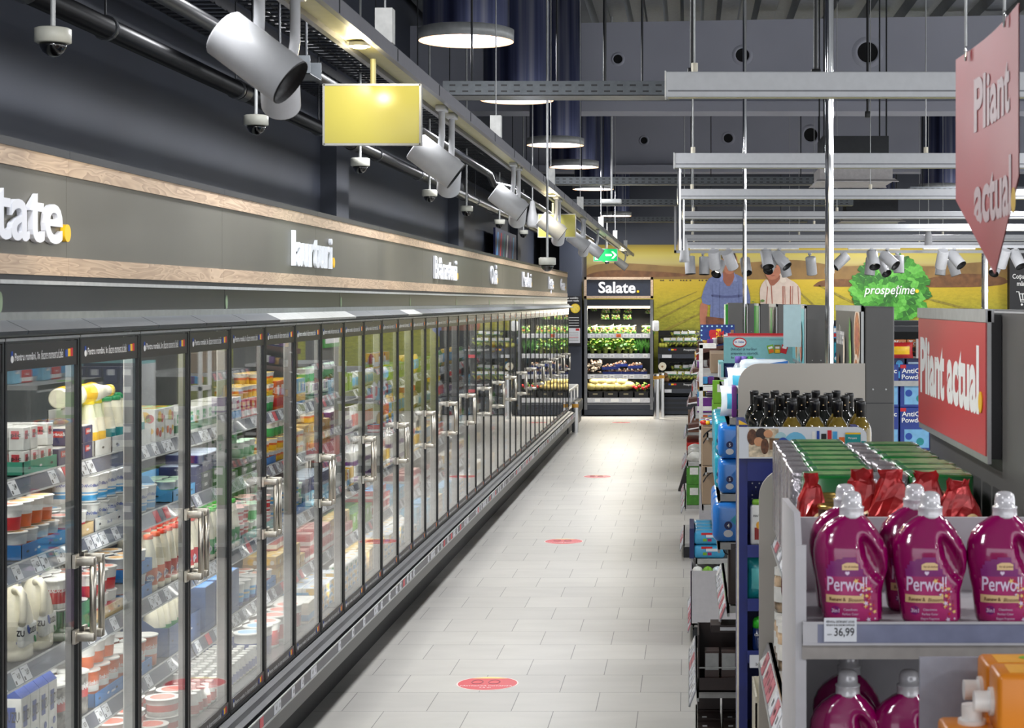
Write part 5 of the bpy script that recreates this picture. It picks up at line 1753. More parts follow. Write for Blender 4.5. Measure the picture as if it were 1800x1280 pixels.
for i, (px, zz, lb) in enumerate([(1067, .09, 'stacked over the single one'), (1105, .0, 'right of middle'), (1069, 0, 'single'), (1083, 0, 'middle left'), (1097, 0, 'middle'), (1090, .15, 'stacked on top in the middle'), (1078, .1, 'stacked left of middle'), (1115, 0, 'right'), (1118, .12, 'stacked on top at right'), (1126, 0, 'far right'), (1113, .11, 'second stacked at right')]):
    fspawn('mushroom_tray', px, .25, .777 + zz, 'punnet of mushrooms on the third fridge shelf, %s' % lb, 1.25)
spawn('mushroom_heap', (fxx(1042), FD + .25, .777), 'large heap of pale mushrooms at the left of the third fridge shelf', None)
for i, (px, zz) in enumerate([(1038, 0), (1050, 0), (1062, 0), (1074, 0), (1086, 0), (1098, 0), (1044, .1), (1056, .12), (1072, .1), (1092, .1), (1104, .02)]):
    fspawn('pepper_bag', px, .2, .47 + zz, 'bagged pale yellow pepper in the lowest fridge crates, %s%s' % (ORD[(i % 6)], ' of upper layer' if i > 5 else ' from left'), 1.35)
fspawn('greens', 1120, .15, .46, 'radish leaves at the right of the lowest crates, first bunch', .8)
fspawn('greens', 1133, .15, .46, 'radish leaves at the right of the lowest crates, second bunch', .8)
radm = mat('radish_red', (206, 36, 40), .4)
for i, (px, z) in enumerate([(1118, .56), (1124, .59), (1130, .55), (1136, .57), (1141, .6), (1114, .58)]):
    o = MB().sphere((0, 0, 0), .032, radm, 10, 7).build('radish', loc=(fxx(px), FD + .06 + .01 * i, z - .03)); tag(o, 'red radish on its leaves, %s from left in the lowest crate' % ORD[[1, 2, 3, 4, 5, 0][i]], 'radish', 'radishes in the salad fridge')
crm = mat('crate_black', (18, 18, 20), .5)
for i in range(4):
    wq = (W - .14) / 4
    c_ = MB().box(0, wq - .01, 0, .012, 0, .16, crm).box(0, wq - .01, .45, .46, 0, .16, crm).box(0, .012, 0, .46, 0, .16, crm).box(wq - .022, wq - .01, 0, .46, 0, .16, crm).box(0, wq - .01, 0, .46, 0, .01, crm)
    c_.box(.09, .18, -.002, 0, .10, .125, mat('crate_slot', (150, 140, 110), .6)).box(0, wq - .01, -.004, 0, .148, .16, crm)
    o = c_.build('produce_crate', loc=(x0 + .07 + i * wq, FD + .02, .302)); tag(o, 'black plastic crate at the bottom of the salad fridge, %s from left' % ORD[i], 'crate', 'black crates in the salad fridge')

# produce rack to the right of the fridge
rk = empty('produce_rack', (fxx(1156), 33.3, 0), 'low black produce rack with two tiers, right of the salad fridge', 'produce rack')
RW = 1.5
b = MB().box(0, RW, .5, .56, 0, 1.6, blk).box(0, .03, 0, .56, 0, 1.3, blk).box(0, RW, -.0, .5, .02, .34, fb)
for z in (.08, .16, .25):
    b.box(.01, RW, -.012, 0, z, z + .05, dark)
b.build('frame', rk)
flagc = [inkb, inky, inkr]
for z in (.62, 1.28):
    s_ = MB().box(0, RW, 0, .5, z - .03, z, blk).box(0, RW, -.02, .0, z - .12, z + .005, black)
    for j, cm in enumerate(flagc):
        s_.box(.2 + j * .05, .25 + j * .05, -.022, -.02, z - .05, z - .02, cm)
    s_.text('Prospețime unită zilnic', .05, inkw, face('-y', .72, -.0215, z - .055), .01)
    s_.box(0, RW, -.035, -.02, z - .20, z - .12, mat('rack_rail', (56, 60, 70), .35)).box(.08, .26, -.037, -.035, z - .19, z - .13, paper).box(.72, .9, -.037, -.035, z - .19, z - .13, mat('promo_tag', (214, 60, 74), .4, noise=0))
    s_.build('tier', rk)
pear = [mat('pear_green', (206, 206, 84), .4), mat('pear_lime', (180, 192, 66), .4)]
bgm = bag_of(21, pear, .11, .13)
bgm2 = MB().merge(bgm)
bgm2.box(-.05, .05, -.062, -.058, .08, .14, inkw).box(-.05, .05, -.0625, -.0585, .08, .095, mat('leaf_green', (20, 130, 60), .5, noise=0))
proto('pear_bag', 'fruit_bag', 'fruit bag', 'bag of green pears', bgm2, [('film', pillow_film(.11, .15, .065))], (.24, .13, .17))
for i, (px, py, dy) in enumerate([(1172, 0, 0), (1184, 0, 0), (1196, 0, .02), (1209, 0, 0), (1221, 0, .02), (1190, .12, .1), (1204, .12, .1), (1217, .13, .1)]):
    for z, tn in ((1.30, 'upper'), (.66, 'lower')):
        spawn('pear_bag', (fxx(px), 33.3 + .12 + dy, z + py), 'bag of green pears on the %s tier of the produce rack, %s' % (tn, ORD[i]), 'bags of pears on the produce rack', rz=R.uniform(-.3, .3), sc=(1.2, 1.2, 1.2))
for i, px in enumerate([1160, 1164, 1169]):
    for j in range(3):
        o = MB().sphere((0, 0, .04), .045, pear[j % 2], 10, 7, (1, 1, 1.1)).build('pear', loc=(fxx(px) + .02 * j, 33.38 + j * .06, 1.285 + .0 * i)); tag(o, 'loose green pear at the left of the upper tier, %s, row %s from the front' % (ORD[i], ORD[j]), 'pear', 'loose pears on the produce rack')
for i, (px, z) in enumerate([(1160, .63), (1166, .63), (1172, .63), (1162, .72), (1169, .72)]):
    o = MB().sphere((0, 0, .04), .05, mat('coconut', (130, 96, 66), .8, noise=.2), 10, 7, (1, 1, .9)).build('potato', loc=(fxx(px), 33.34, z)); tag(o, 'brown potato at the left of the lower tier, %s' % ORD[i], 'potato', 'loose potatoes on the produce rack')
o = MB().cyl((0, 0, 0), (0, .2, 0), .075, offwhite, n=20).cyl((0, -.002, 0), (0, .0, 0), .02, brown, n=12).build('bag_roll', loc=(fxx(1164), 33.12, .93)); tag(o, 'roll of produce bags beside the bumper post', 'bag roll')
MB().box(-.02, .02, .0, .2, -.93, -.075, blk).build('roll_stand', o)
# bumper posts
def post(px, D, h_, lab, gold=False):
    X = (px - VX) / F * D
    b = MB().cyl((0, 0, 0), (0, 0, h_), .055, chrome if not gold else steel, n=18).cyl((0, 0, h_), (0, 0, h_ + .01), .058, steel, n=18)
    o = b.build('bumper_post', loc=(X, D, 0)); tag(o, lab, 'post', 'metal bumper posts at the back')
    MB().cyl((0, 0, h_ - .09), (0, 0, h_ - .03), .0565, mat('post_band', (206, 150, 50), .4), n=18).build('orange_band', o)
post(1011, 28.9, .50, 'short chrome bumper post with orange band at the cooler corner')
post(1154, 32.2, .82, 'left of two metal bumper posts between salad fridge and produce rack')
post(1163, 32.6, .82, 'right of two metal bumper posts between salad fridge and produce rack')
o = MB().rbox(-.06, .06, -.04, .04, 0, .2, mat('plastic_bag_white', (226, 228, 230), .3, bump=.5, scale=20), .03).build('plastic_bag', loc=(fxx(1153), 32.93, 1.6)); tag(o, 'crumpled white plastic bag hanging on the fridge side', 'plastic bag')
# end counter past the coolers and dark poster
o = MB().box(0, .45, 0, 3.4, 0, .2, dark).rbox(0, .48, 0, 3.4, .2, .40, fasc, .02).rbox(.0, .40, .02, 3.38, .40, .66, lgrey, .02, sm=False)
for k in range(8):
    o.box(.401, .405, .1 + k * .4, .35 + k * .4, .44, .62, inkw if k % 2 else railm)
o = o.build('low_counter', loc=(-2.42, 28.5, 0)); tag(o, 'low grey counter with price tags past the end of the coolers', 'counter')
px_ = empty('info_poster', (-2.02, 33.0, 0), 'black poster with a yellow lemon slice beside the salad fridge', 'poster')
b = MB().box(-.42, -.02, -.03, 0, 1.32, 2.26, mat('poster_black', (24, 24, 28), .5))
b.lathe([(.09, 0), (.09, .003)], mat('lemon', (226, 190, 40), .5, noise=.1), 24, M=face('-y', -.13, -.032, 2.03))
b.lathe([(.075, 0), (.075, .004)], mat('lemon_in', (236, 210, 90), .5, noise=.1), 24, M=face('-y', -.13, -.032, 2.03))
b.text('ce vestităm', .05, inkw, face('-y', -.18, -.032, 2.21), .01, .9).text('ducem roade.', .05, inkw, face('-y', -.18, -.032, 2.16), .01, .9)
for k in range(5):
    b.box(-.28, -.06, -.032, -.03, 1.85 - k * .05, 1.86 - k * .05, inkw)
b.build('print', px_)
b = MB().box(-.30, -.04, -.036, -.03, 1.38, 1.66, paper).box(-.12, -.05, -.037, -.036, 1.61, 1.65, inkr)
for k in range(6):
    b.box(-.28, -.07, -.037, -.036, 1.57 - k * .03, 1.58 - k * .03, inkr if k == 3 else lgrey)
b.build('notice_sheet', px_)
spot('spot_beam', (-1.4, 30.6, 3.6), (-1.4, 33, 1.6), 55, (1, .95, .85), 75, .8, .05)
spot('spot_beam', (.0, 31.0, 3.4), (-.1, 33.5, .9), 45, (1, .96, .88), 60, .8, .05)
for xx in (0.2, 2.2, 4.2, 6.0):
    spot('mural_beam', (xx, 31.2, 3.6), (xx, 34.6, 2.3), 60, (1, .97, .9), 95, .9, .05)
# ---------------------------------------------------------------- shelf ends on the right of the aisle
gsteel = mat('shelf_end_grey', (92, 91, 90), .45, .15, noise=.03, scale=4)
gpanel = mat('side_panel_warm_grey', (188, 182, 173), .5, noise=.02, scale=3)
shelfw = mat('shelf_pale', (176, 176, 174), .45, .1)
plinth = mat('plinth_dark', (30, 32, 38), .5)
boardred = mat('board_red', (196, 54, 60), .38, noise=.03, scale=2)
boarddk = mat('board_charcoal', (58, 54, 54), .4, noise=.03)
boardteal = mat('board_teal', (104, 178, 186), .4, noise=.03)
GX = .742


def xpoly(mb, pts, x, m, smooth=1):
    """flat print on a plane facing -X; pts are (y, z)"""
    if smooth:
        pts = chaikin(pts, smooth)
    mb.poly([(x, p[0], p[1]) for p in pts], m)


def end_rail(L, seed):
    r = MB(); T = Matrix.Rotation(math.radians(22), 4, 'Y')
    r.box(-.004, 0, 0, L, -.07, 0, mat('rail_clear', (150, 150, 160), .15, coat=.6, noise=.03), T)
    rr = random.Random(seed); y = .02
    while y < L - .09:
        r.box(-.006, -.004, y, y + .08, -.065, -.008, rr.choice([paper, paper, mat('tag_rose', (206, 120, 130), .4, noise=0)]), T)
        r.text('%d,%s9' % (rr.randint(1, 20), rr.choice('3459')), .028, inkm, T @ face('-x', -.0065, y + .045, -.045), .02, .7)
        y += rr.choice([.09, .1, .16])
    r.box(-.007, .002, 0, L, -.074, -.068, lgrey, T)
    return r


def shelf_end(y0, y1, shelves, lab, top=2.11, side_near=None, side_far=None, back0=None):
    """shelves: (z, x of the front edge)"""
    r = empty('shelf_end', (GX, y0, 0), lab, 'shelf unit', 'grey shelf ends on the right of the aisle')
    L = y1 - y0
    b = MB()
    b.rbox(0, .125, 0, L, 0, top + .02, gsteel, .006, sm=False)
    for z in (1.02, 1.72):
        b.box(.003, .122, -.0008, 0, z, z + .003, dark)
        for xx in (.035, .09):
            b.cyl((xx, -.004, z + .06), (xx, 0, z + .06), .004, alu, n=8)
    b.build('back_post', r)
    MB().box(min(s[1] for s in shelves) - GX, 0, .01, L - .01, .0, min(s[0] for s in shelves) - .032, plinth).build('plinth', r)
    for i, sv in enumerate(shelves):
        z, xf = sv[0], sv[1]
        d = xf - GX
        so = MB().box(d, 0, .01, L - .01, -.03, 0, shelfw).box(d, d + .01, .01, L - .01, -.045, 0, lgrey).build('shelf', r, (0, 0, z))
        if len(sv) == 2:
          end_rail(L - .02, i + int(y0 * 3)).build('price_rail', so, (d - .001, .01, .0))
    for (yy, xa, zt) in [s for s in (side_near, side_far) if s]:
        pts = [(xa - GX, 0), (0, 0), (0, zt), (xa - GX + .09, zt)] + [(xa - GX + .09 - .09 * math.sin(t), zt - .09 + .09 * math.cos(t)) for t in [PI / 2 * k / 8 for k in range(1, 9)]]
        MB().prism(pts, yy - y0, yy - y0 + .018, gpanel, 'y').build('side_panel', r)
    return r


def header(r, L, h, m, name='header_board', z1=2.135):
    b = MB()
    b.box(-.015, -.004, 0, L, z1 - h, z1, alu)
    b.box(-.018, -.015, .012, L - .012, z1 - h + .022, z1 - .026, m)
    b.box(-.020, -.004, 0, L, z1 - .026, z1, lgrey)
    return b.build(name, r)


# the end nearest the camera, red board
E1 = shelf_end(3.85, 5.41, [(.35, .20), (.72, .22), (1.10, .245), (1.465, .285)], 'grey shelf end with the red board, nearest the camera', side_far=(5.415, .215, 1.635))
E1.location = (GX, 3.85, 0)
L1 = 1.245
hb = MB()
hb.box(-.035, -.026, .305, .305 + L1, 1.765, 2.13, alu)
hb.box(-.026, -.0, .32, .295 + L1, 1.775, 2.12, black)
hb.box(-.038, -.035, .317, .293 + L1, 1.783, 2.10, boardred)
hb.box(-.040, -.020, .305, .305 + L1, 2.102, 2.132, lgrey)
hb = hb.build('header_board', E1)
q = MB()
q.text('Pliant actual', .22, inkw, face('-x', -.0385, .305 + L1 - .06, 1.885), .04, align='l', width=1.08, res=4)
q.cyl((-.0385, .305 + .075, 1.908), (-.041, .305 + .075, 1.908), .026, dotm, n=18)
q.build('lettering', hb)
# next one: charcoal board with food pictures
E2 = shelf_end(7.42, 8.67, [(.16, .03, 0), (.50, .03), (.86, .16), (1.13, .12, 0), (1.335, .12, 0), (1.66, .16, 0)], 'grey shelf end with the charcoal food board', side_near=(7.40, .206, 1.89))
hb = header(E2, 1.25, .455, boarddk)
q = MB()
xx = -.0188
q.text('bun bitrees', .13, inkw, face('-x', xx, 1.20, 1.95), .02, align='l', width=.42)
cerm = mat('print_plate', (226, 210, 190), .4, noise=.05); soup = mat('print_soup', (186, 120, 70), .5, noise=.4, scale=40); carrot = mat('print_carrot_orange', (230, 140, 40), .5, noise=.05); herb = mat('print_herb', (90, 150, 60), .5, noise=.3, scale=50); pork = mat('print_meat', (170, 96, 76), .5, noise=.2, scale=40)
for (yc, zc, ry_, rz_) in [(.14, 2.0, .15, .13), (.17, 1.80, .14, .125)]:
    for (sc_, m_) in ((1, cerm), (.82, soup), (.4, pork)):
        xx -= .0004
        q.poly([(xx, max(.014, yc + ry_ * sc_ * math.cos(t)), min(2.108, max(1.704, zc + rz_ * sc_ * math.sin(t)))) for t in [2 * PI * k / 24 for k in range(24)]], m_)
xx -= .0004
for (yc, zc, ry_, rz_, m_) in [(.46, 1.98, .05, .10, herb), (.42, 1.90, .04, .08, mat('print_herb_lt', (140, 180, 100), .5)), (.48, 1.80, .03, .09, herb), (.40, 1.78, .05, .07, pork), (.60, 1.76, .055, .055, carrot), (.74, 1.92, .045, .07, cerm), (.78, 1.80, .012, .08, cerm), (1.05, 1.82, .07, .08, mat('print_spice', (120, 88, 64), .5, noise=.2))]:
    xx -= .0003
    q.poly([(xx, yc + ry_ * math.cos(t), zc + rz_ * math.sin(t)) for t in [2 * PI * k / 16 for k in range(16)]], m_)
q.build('board_print', hb)
E3 = shelf_end(11.09, 12.34, [(.12, .02), (.52, .04, 0), (.86, .08, 0), (1.10, .1, 0), (1.32, .11, 0), (1.62, .2, 0)], 'grey shelf end with the pale teal board', side_far=None)
hb = header(E3, 1.25, .40, boardteal)
q = MB()
for (yc, zc, ry_, rz_, m_) in [(.25, 1.9, .12, .13, cerm), (.2, 1.84, .08, .08, pork), (.5, 1.9, .06, .15, mat('print_cream', (226, 226, 206), .4)), (.7, 1.86, .05, .1, carrot), (.95, 2.0, .1, .04, inkw)]:
    xx -= .0002
    q.poly([(xx, yc + ry_ * math.cos(t), zc + rz_ * math.sin(t)) for t in [2 * PI * k / 18 for k in range(18)]], m_)
q.build('board_print', hb)
E4 = shelf_end(14.72, 15.97, [(.12, -.05), (.44, -.04), (.80, -.02), (1.2, .04), (1.55, .1)], 'fourth grey shelf end, behind the teal cardboard display')
hb = header(E4, 1.25, .40, boarddk)
hbq = MB().box(-.041, -.0385, .2, .5, 1.76, 2.10, mat('board_bright_green', (44, 150, 40), .4)).build('board_print', hb)
E5 = shelf_end(18.38, 19.63, [(.12, -.06), (.46, -.05), (.78, -.03), (1.15, .02), (1.5, .06)], 'fifth grey shelf end, with the bright green board')
header(E5, 1.25, .40, mat('board_bright_green', (44, 150, 40), .4))
E6 = shelf_end(22.05, 23.3, [(.12, -.05), (.5, -.03), (.9, 0), (1.3, .04)], 'sixth grey shelf end, partly hidden beside the slim chrome pole')
header(E6, 1.25, .40, lgrey)
# free-standing grey column before the mural
p = at(1281, 531, 20.6)
o = MB().rbox(0, .20, 0, .9, 0, 2.14, gsteel, .006, sm=False).box(-.03, 0, .02, .88, 1.6, 2.12, mat('board_bright_green', (44, 150, 40), .4)).box(-.032, -.03, .05, .85, 1.65, 2.05, inkw).build('shelf_end', loc=(.46, 20.9, 0))
tag(o, 'wide grey shelf end in front of the blue-shirted man, left of the slim pole', 'shelf unit')

# ---- gondola rows facing the camera farther right
def gondola(y, xa, xb, ztop, lab):
    r = empty('gondola_shelf', (xa, y, 0), lab, 'shelf unit', 'shelf rows farther right')
    MB().box(0, xb - xa, .45, .5, 0, ztop, gsteel).box(0, xb - xa, 0, .5, ztop - .03, ztop, plinth).box(0, xb - xa, .0, .45, 0, .12, plinth).box(0, .03, 0, .5, 0, ztop, gsteel).build('frame', r)
    for z in (.5, .9, 1.3, 1.70):
        MB().box(.03, xb - xa, .0, .45, z - .03, z, shelfw).build('shelf', r)
    return r
G1 = gondola(10.0, .93, 2.4, 2.01, 'shelf row of blue powder boxes seen between the two boards')
G2 = gondola(12.9, .93, 2.6, 2.01, 'shelf row glimpsed between the teal board and the charcoal board')

carton('anticalc', 'blue descaler powder box', .17, .09, .245, (mat('powder_blue', (22, 54, 140), .35), navy, None, None), None, name='powder_box', cat='box')
a_ = PR['anticalc']['body']
a_.text('AntiCalc', .038, inkw, face('-y', 0, -.0465, .195), .02, width=.15).text('Powder', .038, inkw, face('-y', -.01, -.0465, .16), .02, width=.13)
a_.box(-.06, .08, -.0462, -.045, .015, .12, mat('powder_sky', (120, 180, 220), .4)).lathe([(.022, 0), (.022, .001)], teal, 14, M=face('-y', .03, -.047, .05)).lathe([(.02, 0), (.02, .001)], inkb, 14, M=face('-y', -.035, -.047, .08)).box(-.083, -.05, -.0466, -.045, .222, .242, inkr)
carton('toffee', 'orange caramel sweets box', .14, .09, .075, (mat('toffee_orange', (206, 130, 80), .4), mat('toffee_orange', (206, 130, 80), .4), choc, None), None, name='sweets_box', cat='box')
PR['toffee']['body'].text('Toffifee', .04, inkw, face('-y', 0, -.0465, .042), .02, width=.12)
carton('stain_box', 'blue box with pale round badge', .20, .10, .062, (navy, navy, None, None), None, name='detergent_box', cat='box')
PR['stain_box']['body'].box(-.09, .03, -.0515, -.05, .02, .042, mat('label_pale_blue', (170, 196, 220), .4)).lathe([(.02, 0), (.02, .001)], sky, 12, M=face('-y', .07, -.0515, .032))
for i in range(2):
    for j in range(4):
        x = 1.11 + .178 * j
        spawn('anticalc', (x, 10.06, 1.302 + .247 * i - .0), 'blue descaler powder box between the two boards, %s %s' % (ORD[j], ['lower', 'upper'][i]), 'blue powder boxes between the boards')
for i in range(1, 4):
    for j in range(3):
        spawn('stain_box', (1.12 + .21 * j, 10.06, 1.797 + .063 * (i - 1) - .0), 'flat blue box above the powder boxes, column %s, layer %s' % (ORD[j], ORD[i - 1]), 'flat blue boxes above the powder boxes') if False else None
for j in range(3):
    for i in range(2):
        spawn('stain_box', (1.13 + .21 * j, 10.07, 1.702 + .100 + .063 * i - .1), 'flat blue box stacked above the powder boxes, %s %s' % (ORD[j], ['lower', 'upper'][i]), 'flat blue boxes above the powder boxes')
for j in range(4):
    spawn('toffee', (1.17 + .145 * j, 10.07, 1.86), 'orange caramel sweets box under the shelf top, %s' % ORD[j], 'orange sweets boxes between the boards')
redbag = bag('bag_crisps', 'red crisps bag', .07, .17, .09, mat('crisps_red', (186, 40, 44), .3, bump=.3, scale=30), yellow)
o = spawn('bag_crisps', (1.22, 10.02, 1.99 - .2), 'red crisps bag in front of the sweets boxes', None, rz=-PI / 2)
o.location = (1.19, 9.98, 1.83)
o = MB().box(-.07, .25, -.03, .0, 0, .11, shelfw).build('shelf_divider', loc=(1.36, 10.0, 1.83)); tag(o, 'plain pale grey divider card beside the red crisps bag', 'divider')
# something to hold the loose upper layer
MB().box(.17, .75, .0, .3, 1.828 - .0, 1.84, shelfw).build('shelf', G1, (0, 0, 0))

# ---------------------------------------------------------------- magenta detergent rack in the foreground
rackw = mat('rack_white', (186, 184, 188), .4, noise=.02)
RY, RX0, RX1 = 3.24, .196, 1.0
rk = empty('detergent_rack', (RX0, RY, 0), 'white metal rack holding magenta detergent bottles, facing the camera', 'rack')
SZ = 1.548
b = MB()
W_ = RX1 - RX0
D_ = .47
b.build if False else None
MB().prism([(0, 0), (D_, 0), (D_, 1.735), (.05, 1.755), (0, 1.70)], 0, .012, rackw, 'x').prism([(0, 0), (.012, 0), (.012, 1.70), (0, 1.70)], .012, .02, rackw, 'x').build('side_panel', rk)
MB().prism([(0, 0), (D_, 0), (D_, 1.735), (.05, 1.755), (0, 1.70)], 0, .012, rackw, 'x').build('side_panel', rk, (W_ - .012, 0, 0))
MB().box(.012, W_ - .012, D_ - .012, D_, 0, 1.695, rackw).build('back_panel', rk)
for z, nm in ((SZ, 0), (1.20, 1), (.80, 2), (.40, 3)):
    s_ = MB().box(.012, W_ - .012, .0, D_ - .012, z - .03, z - .012, mat('rack_shelf', (150, 144, 140), .45)).box(.012, W_ - .012, .015, D_ - .012, z - .012, z - .006, rackw)
    if z != SZ:
        s_.box(.012, W_ - .012, 0, .004, z - .03, z + .02, rackw)
    s_.box(.012, W_ - .012, -.004, .0, z - .058, z - .032, mat('rack_shelf', (150, 144, 140), .45))
    s_ = s_.build('shelf', rk)
    if nm == 0:
        MB().box(.013, W_ - .013, -.008, -.004, z - .028, z + .010, mat('lip_bluegrey', (120, 124, 150), .35, coat=.3)).box(.013, W_ - .013, -.011, -.004, z + .008, z + .012, rackw).box(.013, W_ - .013, -.011, -.004, z - .031, z - .027, rackw).box(.013, .04, -.0095, -.004, z - .028, z + .010, rackw).build('shelf_lip', s_)
        t = MB().box(.052, .112, -.0125, -.0105, z - .024, z + .020, paper)
        t.text('36,99', .021, inkm, face('-y', .089, -.013, z - .013), .012, width=.037)
        t.text('PERWOLL DETERGENT LICHID', .0055, inkm, face('-y', .082, -.013, z + .011), .02, width=.052).text('RENEW & BLOSSOM CAPSULES', .005, inkm, face('-y', .082, -.013, z + .005), .02, width=.052)
        t.text('BUCATA', .004, inkm, face('-y', .062, -.013, z - .012), .02, .5)
        t.build('price_tag', s_)

# bottle: lofted body with a grip recess
magb = mat('magenta_bottle', (138, 0, 84), .14, noise=.02, coat=.6)
magl = mat('magenta_label', (170, 34, 104), .35, noise=.12, scale=30)
magp = mat('violet_label', (126, 26, 110), .35, noise=.1, scale=30)
goldl = mat('label_gold', (226, 192, 140), .4, noise=0)
lilac = mat('label_lilac', (226, 206, 230), .4, noise=0)
pear_w = mat('pearl_cap', (206, 204, 208), .22, .15, noise=.02, coat=.5)
LFT = [(0, -.050), (.006, -.055), (.018, -.057), (.057, -.0615), (.092, -.068), (.115, -.072), (.132, -.073), (.150, -.071), (.167, -.064), (.182, -.052), (.194, -.036), (.200, -.024), (.203, -.021)]
RGT = [(0, .052), (.007, .058), (.02, .0578), (.057, .057), (.08, .062), (.101, .068), (.12, .0695), (.136, .068), (.155, .060), (.172, .050), (.187, .038), (.199, .025), (.203, .021)]
def ip(T, z):
    for i in range(len(T) - 1):
        if z <= T[i + 1][0]:
            t = (z - T[i][0]) / (T[i + 1][0] - T[i][0]); t = t * t * (3 - 2 * t) * .35 + t * .65
            return T[i][1] + (T[i + 1][1] - T[i][1]) * t
    return T[-1][1]
def dep(z):
    if z < .006: return .036 + z * .8
    if z < .14: return .042
    return max(.021, .042 - (z - .14) / .063 * .021)
def surf(x, z):
    l, r = ip(LFT, z), ip(RGT, z)
    u = max(-.999, min(.999, (x - (l + r) / 2) / ((r - l) / 2)))
    d = dep(z) * (1 - abs(u) ** 2.6) ** (1 / 2.6)
    ex, ez = x - .036, z - .122
    ca, sa = math.cos(-.42), math.sin(-.42)
    px_, pz_ = (ex * ca + ez * sa) / .0135, (-ex * sa + ez * ca) / .040
    # recess tilted to the upper left
    px_, pz_ = (ex * math.cos(.42) + ez * math.sin(.42)) / .0135, (-ex * math.sin(.42) + ez * math.cos(.42)) / .040
    q = px_ * px_ + pz_ * pz_
    k = 1 / (1 + math.exp((q - 1.15) * 5))
    return d * (1 - .72 * k)
b = MB()
NZ, NU = 56, 34
zs_ = [.203 * i / NZ for i in range(NZ + 1)]
us = [-math.cos(PI * j / NU) for j in range(NU + 1)]
front, backv = [], []
for z in zs_:
    l, r = ip(LFT, z), ip(RGT, z)
    for u in us:
        x = (l + r) / 2 + u * (r - l) / 2
        s_ = surf(x, z) if abs(u) < .9999 else 0
        front.append((x, -s_, z)); backv.append((x, s_, z))
m_ = NU + 1
fs = [(i * m_ + j, i * m_ + j + 1, (i + 1) * m_ + j + 1, (i + 1) * m_ + j) for i in range(NZ) for j in range(NU)]
b.add(front, fs, magb, True)
b.add(backv, [tuple(reversed(f)) for f in fs], magb, True)
b.poly([front[j] for j in range(m_)][::-1] + [backv[j] for j in range(1, NU)], magb)
lb = MB()
def lab_ok(x, z):
    if z < .008 or z > .128: return False
    rlim = min(.046, .046 - max(0, z - .055) * .62)
    if x > rlim or x < -.052: return False
    if z > .105: return (x + .004) ** 2 / .046 ** 2 + (z - .105) ** 2 / .022 ** 2 < 1
    return True
lf = [f for f in fs if lab_ok(sum(front[i][0] for i in f) / 4, sum(front[i][2] for i in f) / 4)]
off = [(x, y - .0008, z) for x, y, z in front]
lb.add(off, [f for f in lf if sum(off[i][2] for i in f) / 4 < .092], magl, True)
lb.add(off, [f for f in lf if sum(off[i][2] for i in f) / 4 >= .092], magp, True)
def onsurf(mb, t, size, m, cx_, z0, bold=.01, width=None, lift=.0022, shear=0, sx=1):
    vs, fs2, a0, a1 = text_polys(t, bold, 3)
    if width: sx = width / ((a1 - a0) * size)
    out = []
    for v in vs:
        x = cx_ + (v.x - (a0 + a1) / 2) * size * sx + shear * v.y * size; z = z0 + v.y * size
        out.append((x, -surf(x, z) - lift, z))
    mb.add(out, fs2, m, False)
def patch(mb, pts, m, lift=.0011):
    mb.add([(x, -surf(x, z) - lift, z) for x, z in pts], [tuple(range(len(pts)))], m, False)
onsurf(lb, 'Perwoll', .038, lilac, -.012, .064, .012, width=.074)
def band(mb, xs, zlo, zhi, m, lift=.0014):
    for a_, c_ in zip(xs[:-1], xs[1:]):
        n_ = 3
        for k_ in range(n_):
            q_ = []
            for (x, t) in ((a_, k_ / n_), (c_, k_ / n_), (c_, (k_ + 1) / n_), (a_, (k_ + 1) / n_)):
                z = zlo(x) + (zhi(x) - zlo(x)) * t
                q_.append((x, -surf(x, z) - lift, z))
            mb.poly(q_, m)
band(lb, [-.051 + .0035 * k for k in range(21)], lambda x: .0415, lambda x: .0565 - (x + .05) * .03, goldl)
onsurf(lb, 'Renew &', .0095, mat('label_brown', (110, 60, 40), .5, noise=0), -.030, .045, .02, width=.030, lift=.0026)
onsurf(lb, 'Blossom', .010, mat('label_brown', (110, 60, 40), .5, noise=0), .004, .044, .0, width=.028, lift=.0026, shear=.2)
band(lb, [-.022 + .0034 * k for k in range(10)], lambda x: .103, lambda x: .117 - max(0, abs(x + .006) - .008) * .5, goldl)
onsurf(lb, 'for all clothes', .005, mat('label_brown', (110, 60, 40), .5, noise=0), -.005, .108, .01, width=.026, lift=.0026)
patch(lb, [(-.012, .0975), (-.0085, .101), (-.012, .0995), (-.0155, .101)][:4], lilac)
patch(lb, [(-.012, .093), (-.008, .0965), (-.008, .0995), (-.0105, .1005), (-.012, .099), (-.0135, .1005), (-.016, .0995), (-.016, .0965)], lilac)
patch(lb, [(-.034 + .0085 * math.cos(t), .027 + .0085 * math.sin(t)) for t in [2 * PI * k / 14 for k in range(14)]], magp)
onsurf(lb, '3in1', .010, lilac, -.034, .0235, .02, width=.014, lift=.0026)
for k, t in enumerate(['Cleanliness', 'Perfect Color', 'Elegant Fragrance']):
    onsurf(lb, t, .006, lilac, -.006, .027 - k * .0085, .0, width=.026 + .004 * k, lift=.0024)
rr = random.Random(3)
for k in range(46):
    t = rr.random()
    x, z = .012 + .026 * t + rr.uniform(-.012, .012), .085 - .072 * t + rr.uniform(-.010, .010)
    if not lab_ok(x + .003, z): continue
    m_f = rr.choice([lilac, lilac, inkr, magenta, mat('petal_yellow', (240, 200, 120), .5, noise=0), pink])
    s_ = rr.uniform(.0025, .0055)
    patch(lb, [(x + s_ * math.cos(t2) * (1 if q % 2 else .45), z + s_ * math.sin(t2) * (1 if q % 2 else .45)) for q, t2 in enumerate([2 * PI * k2 / 10 for k2 in range(10)])], m_f, .0018 + k * .00002)
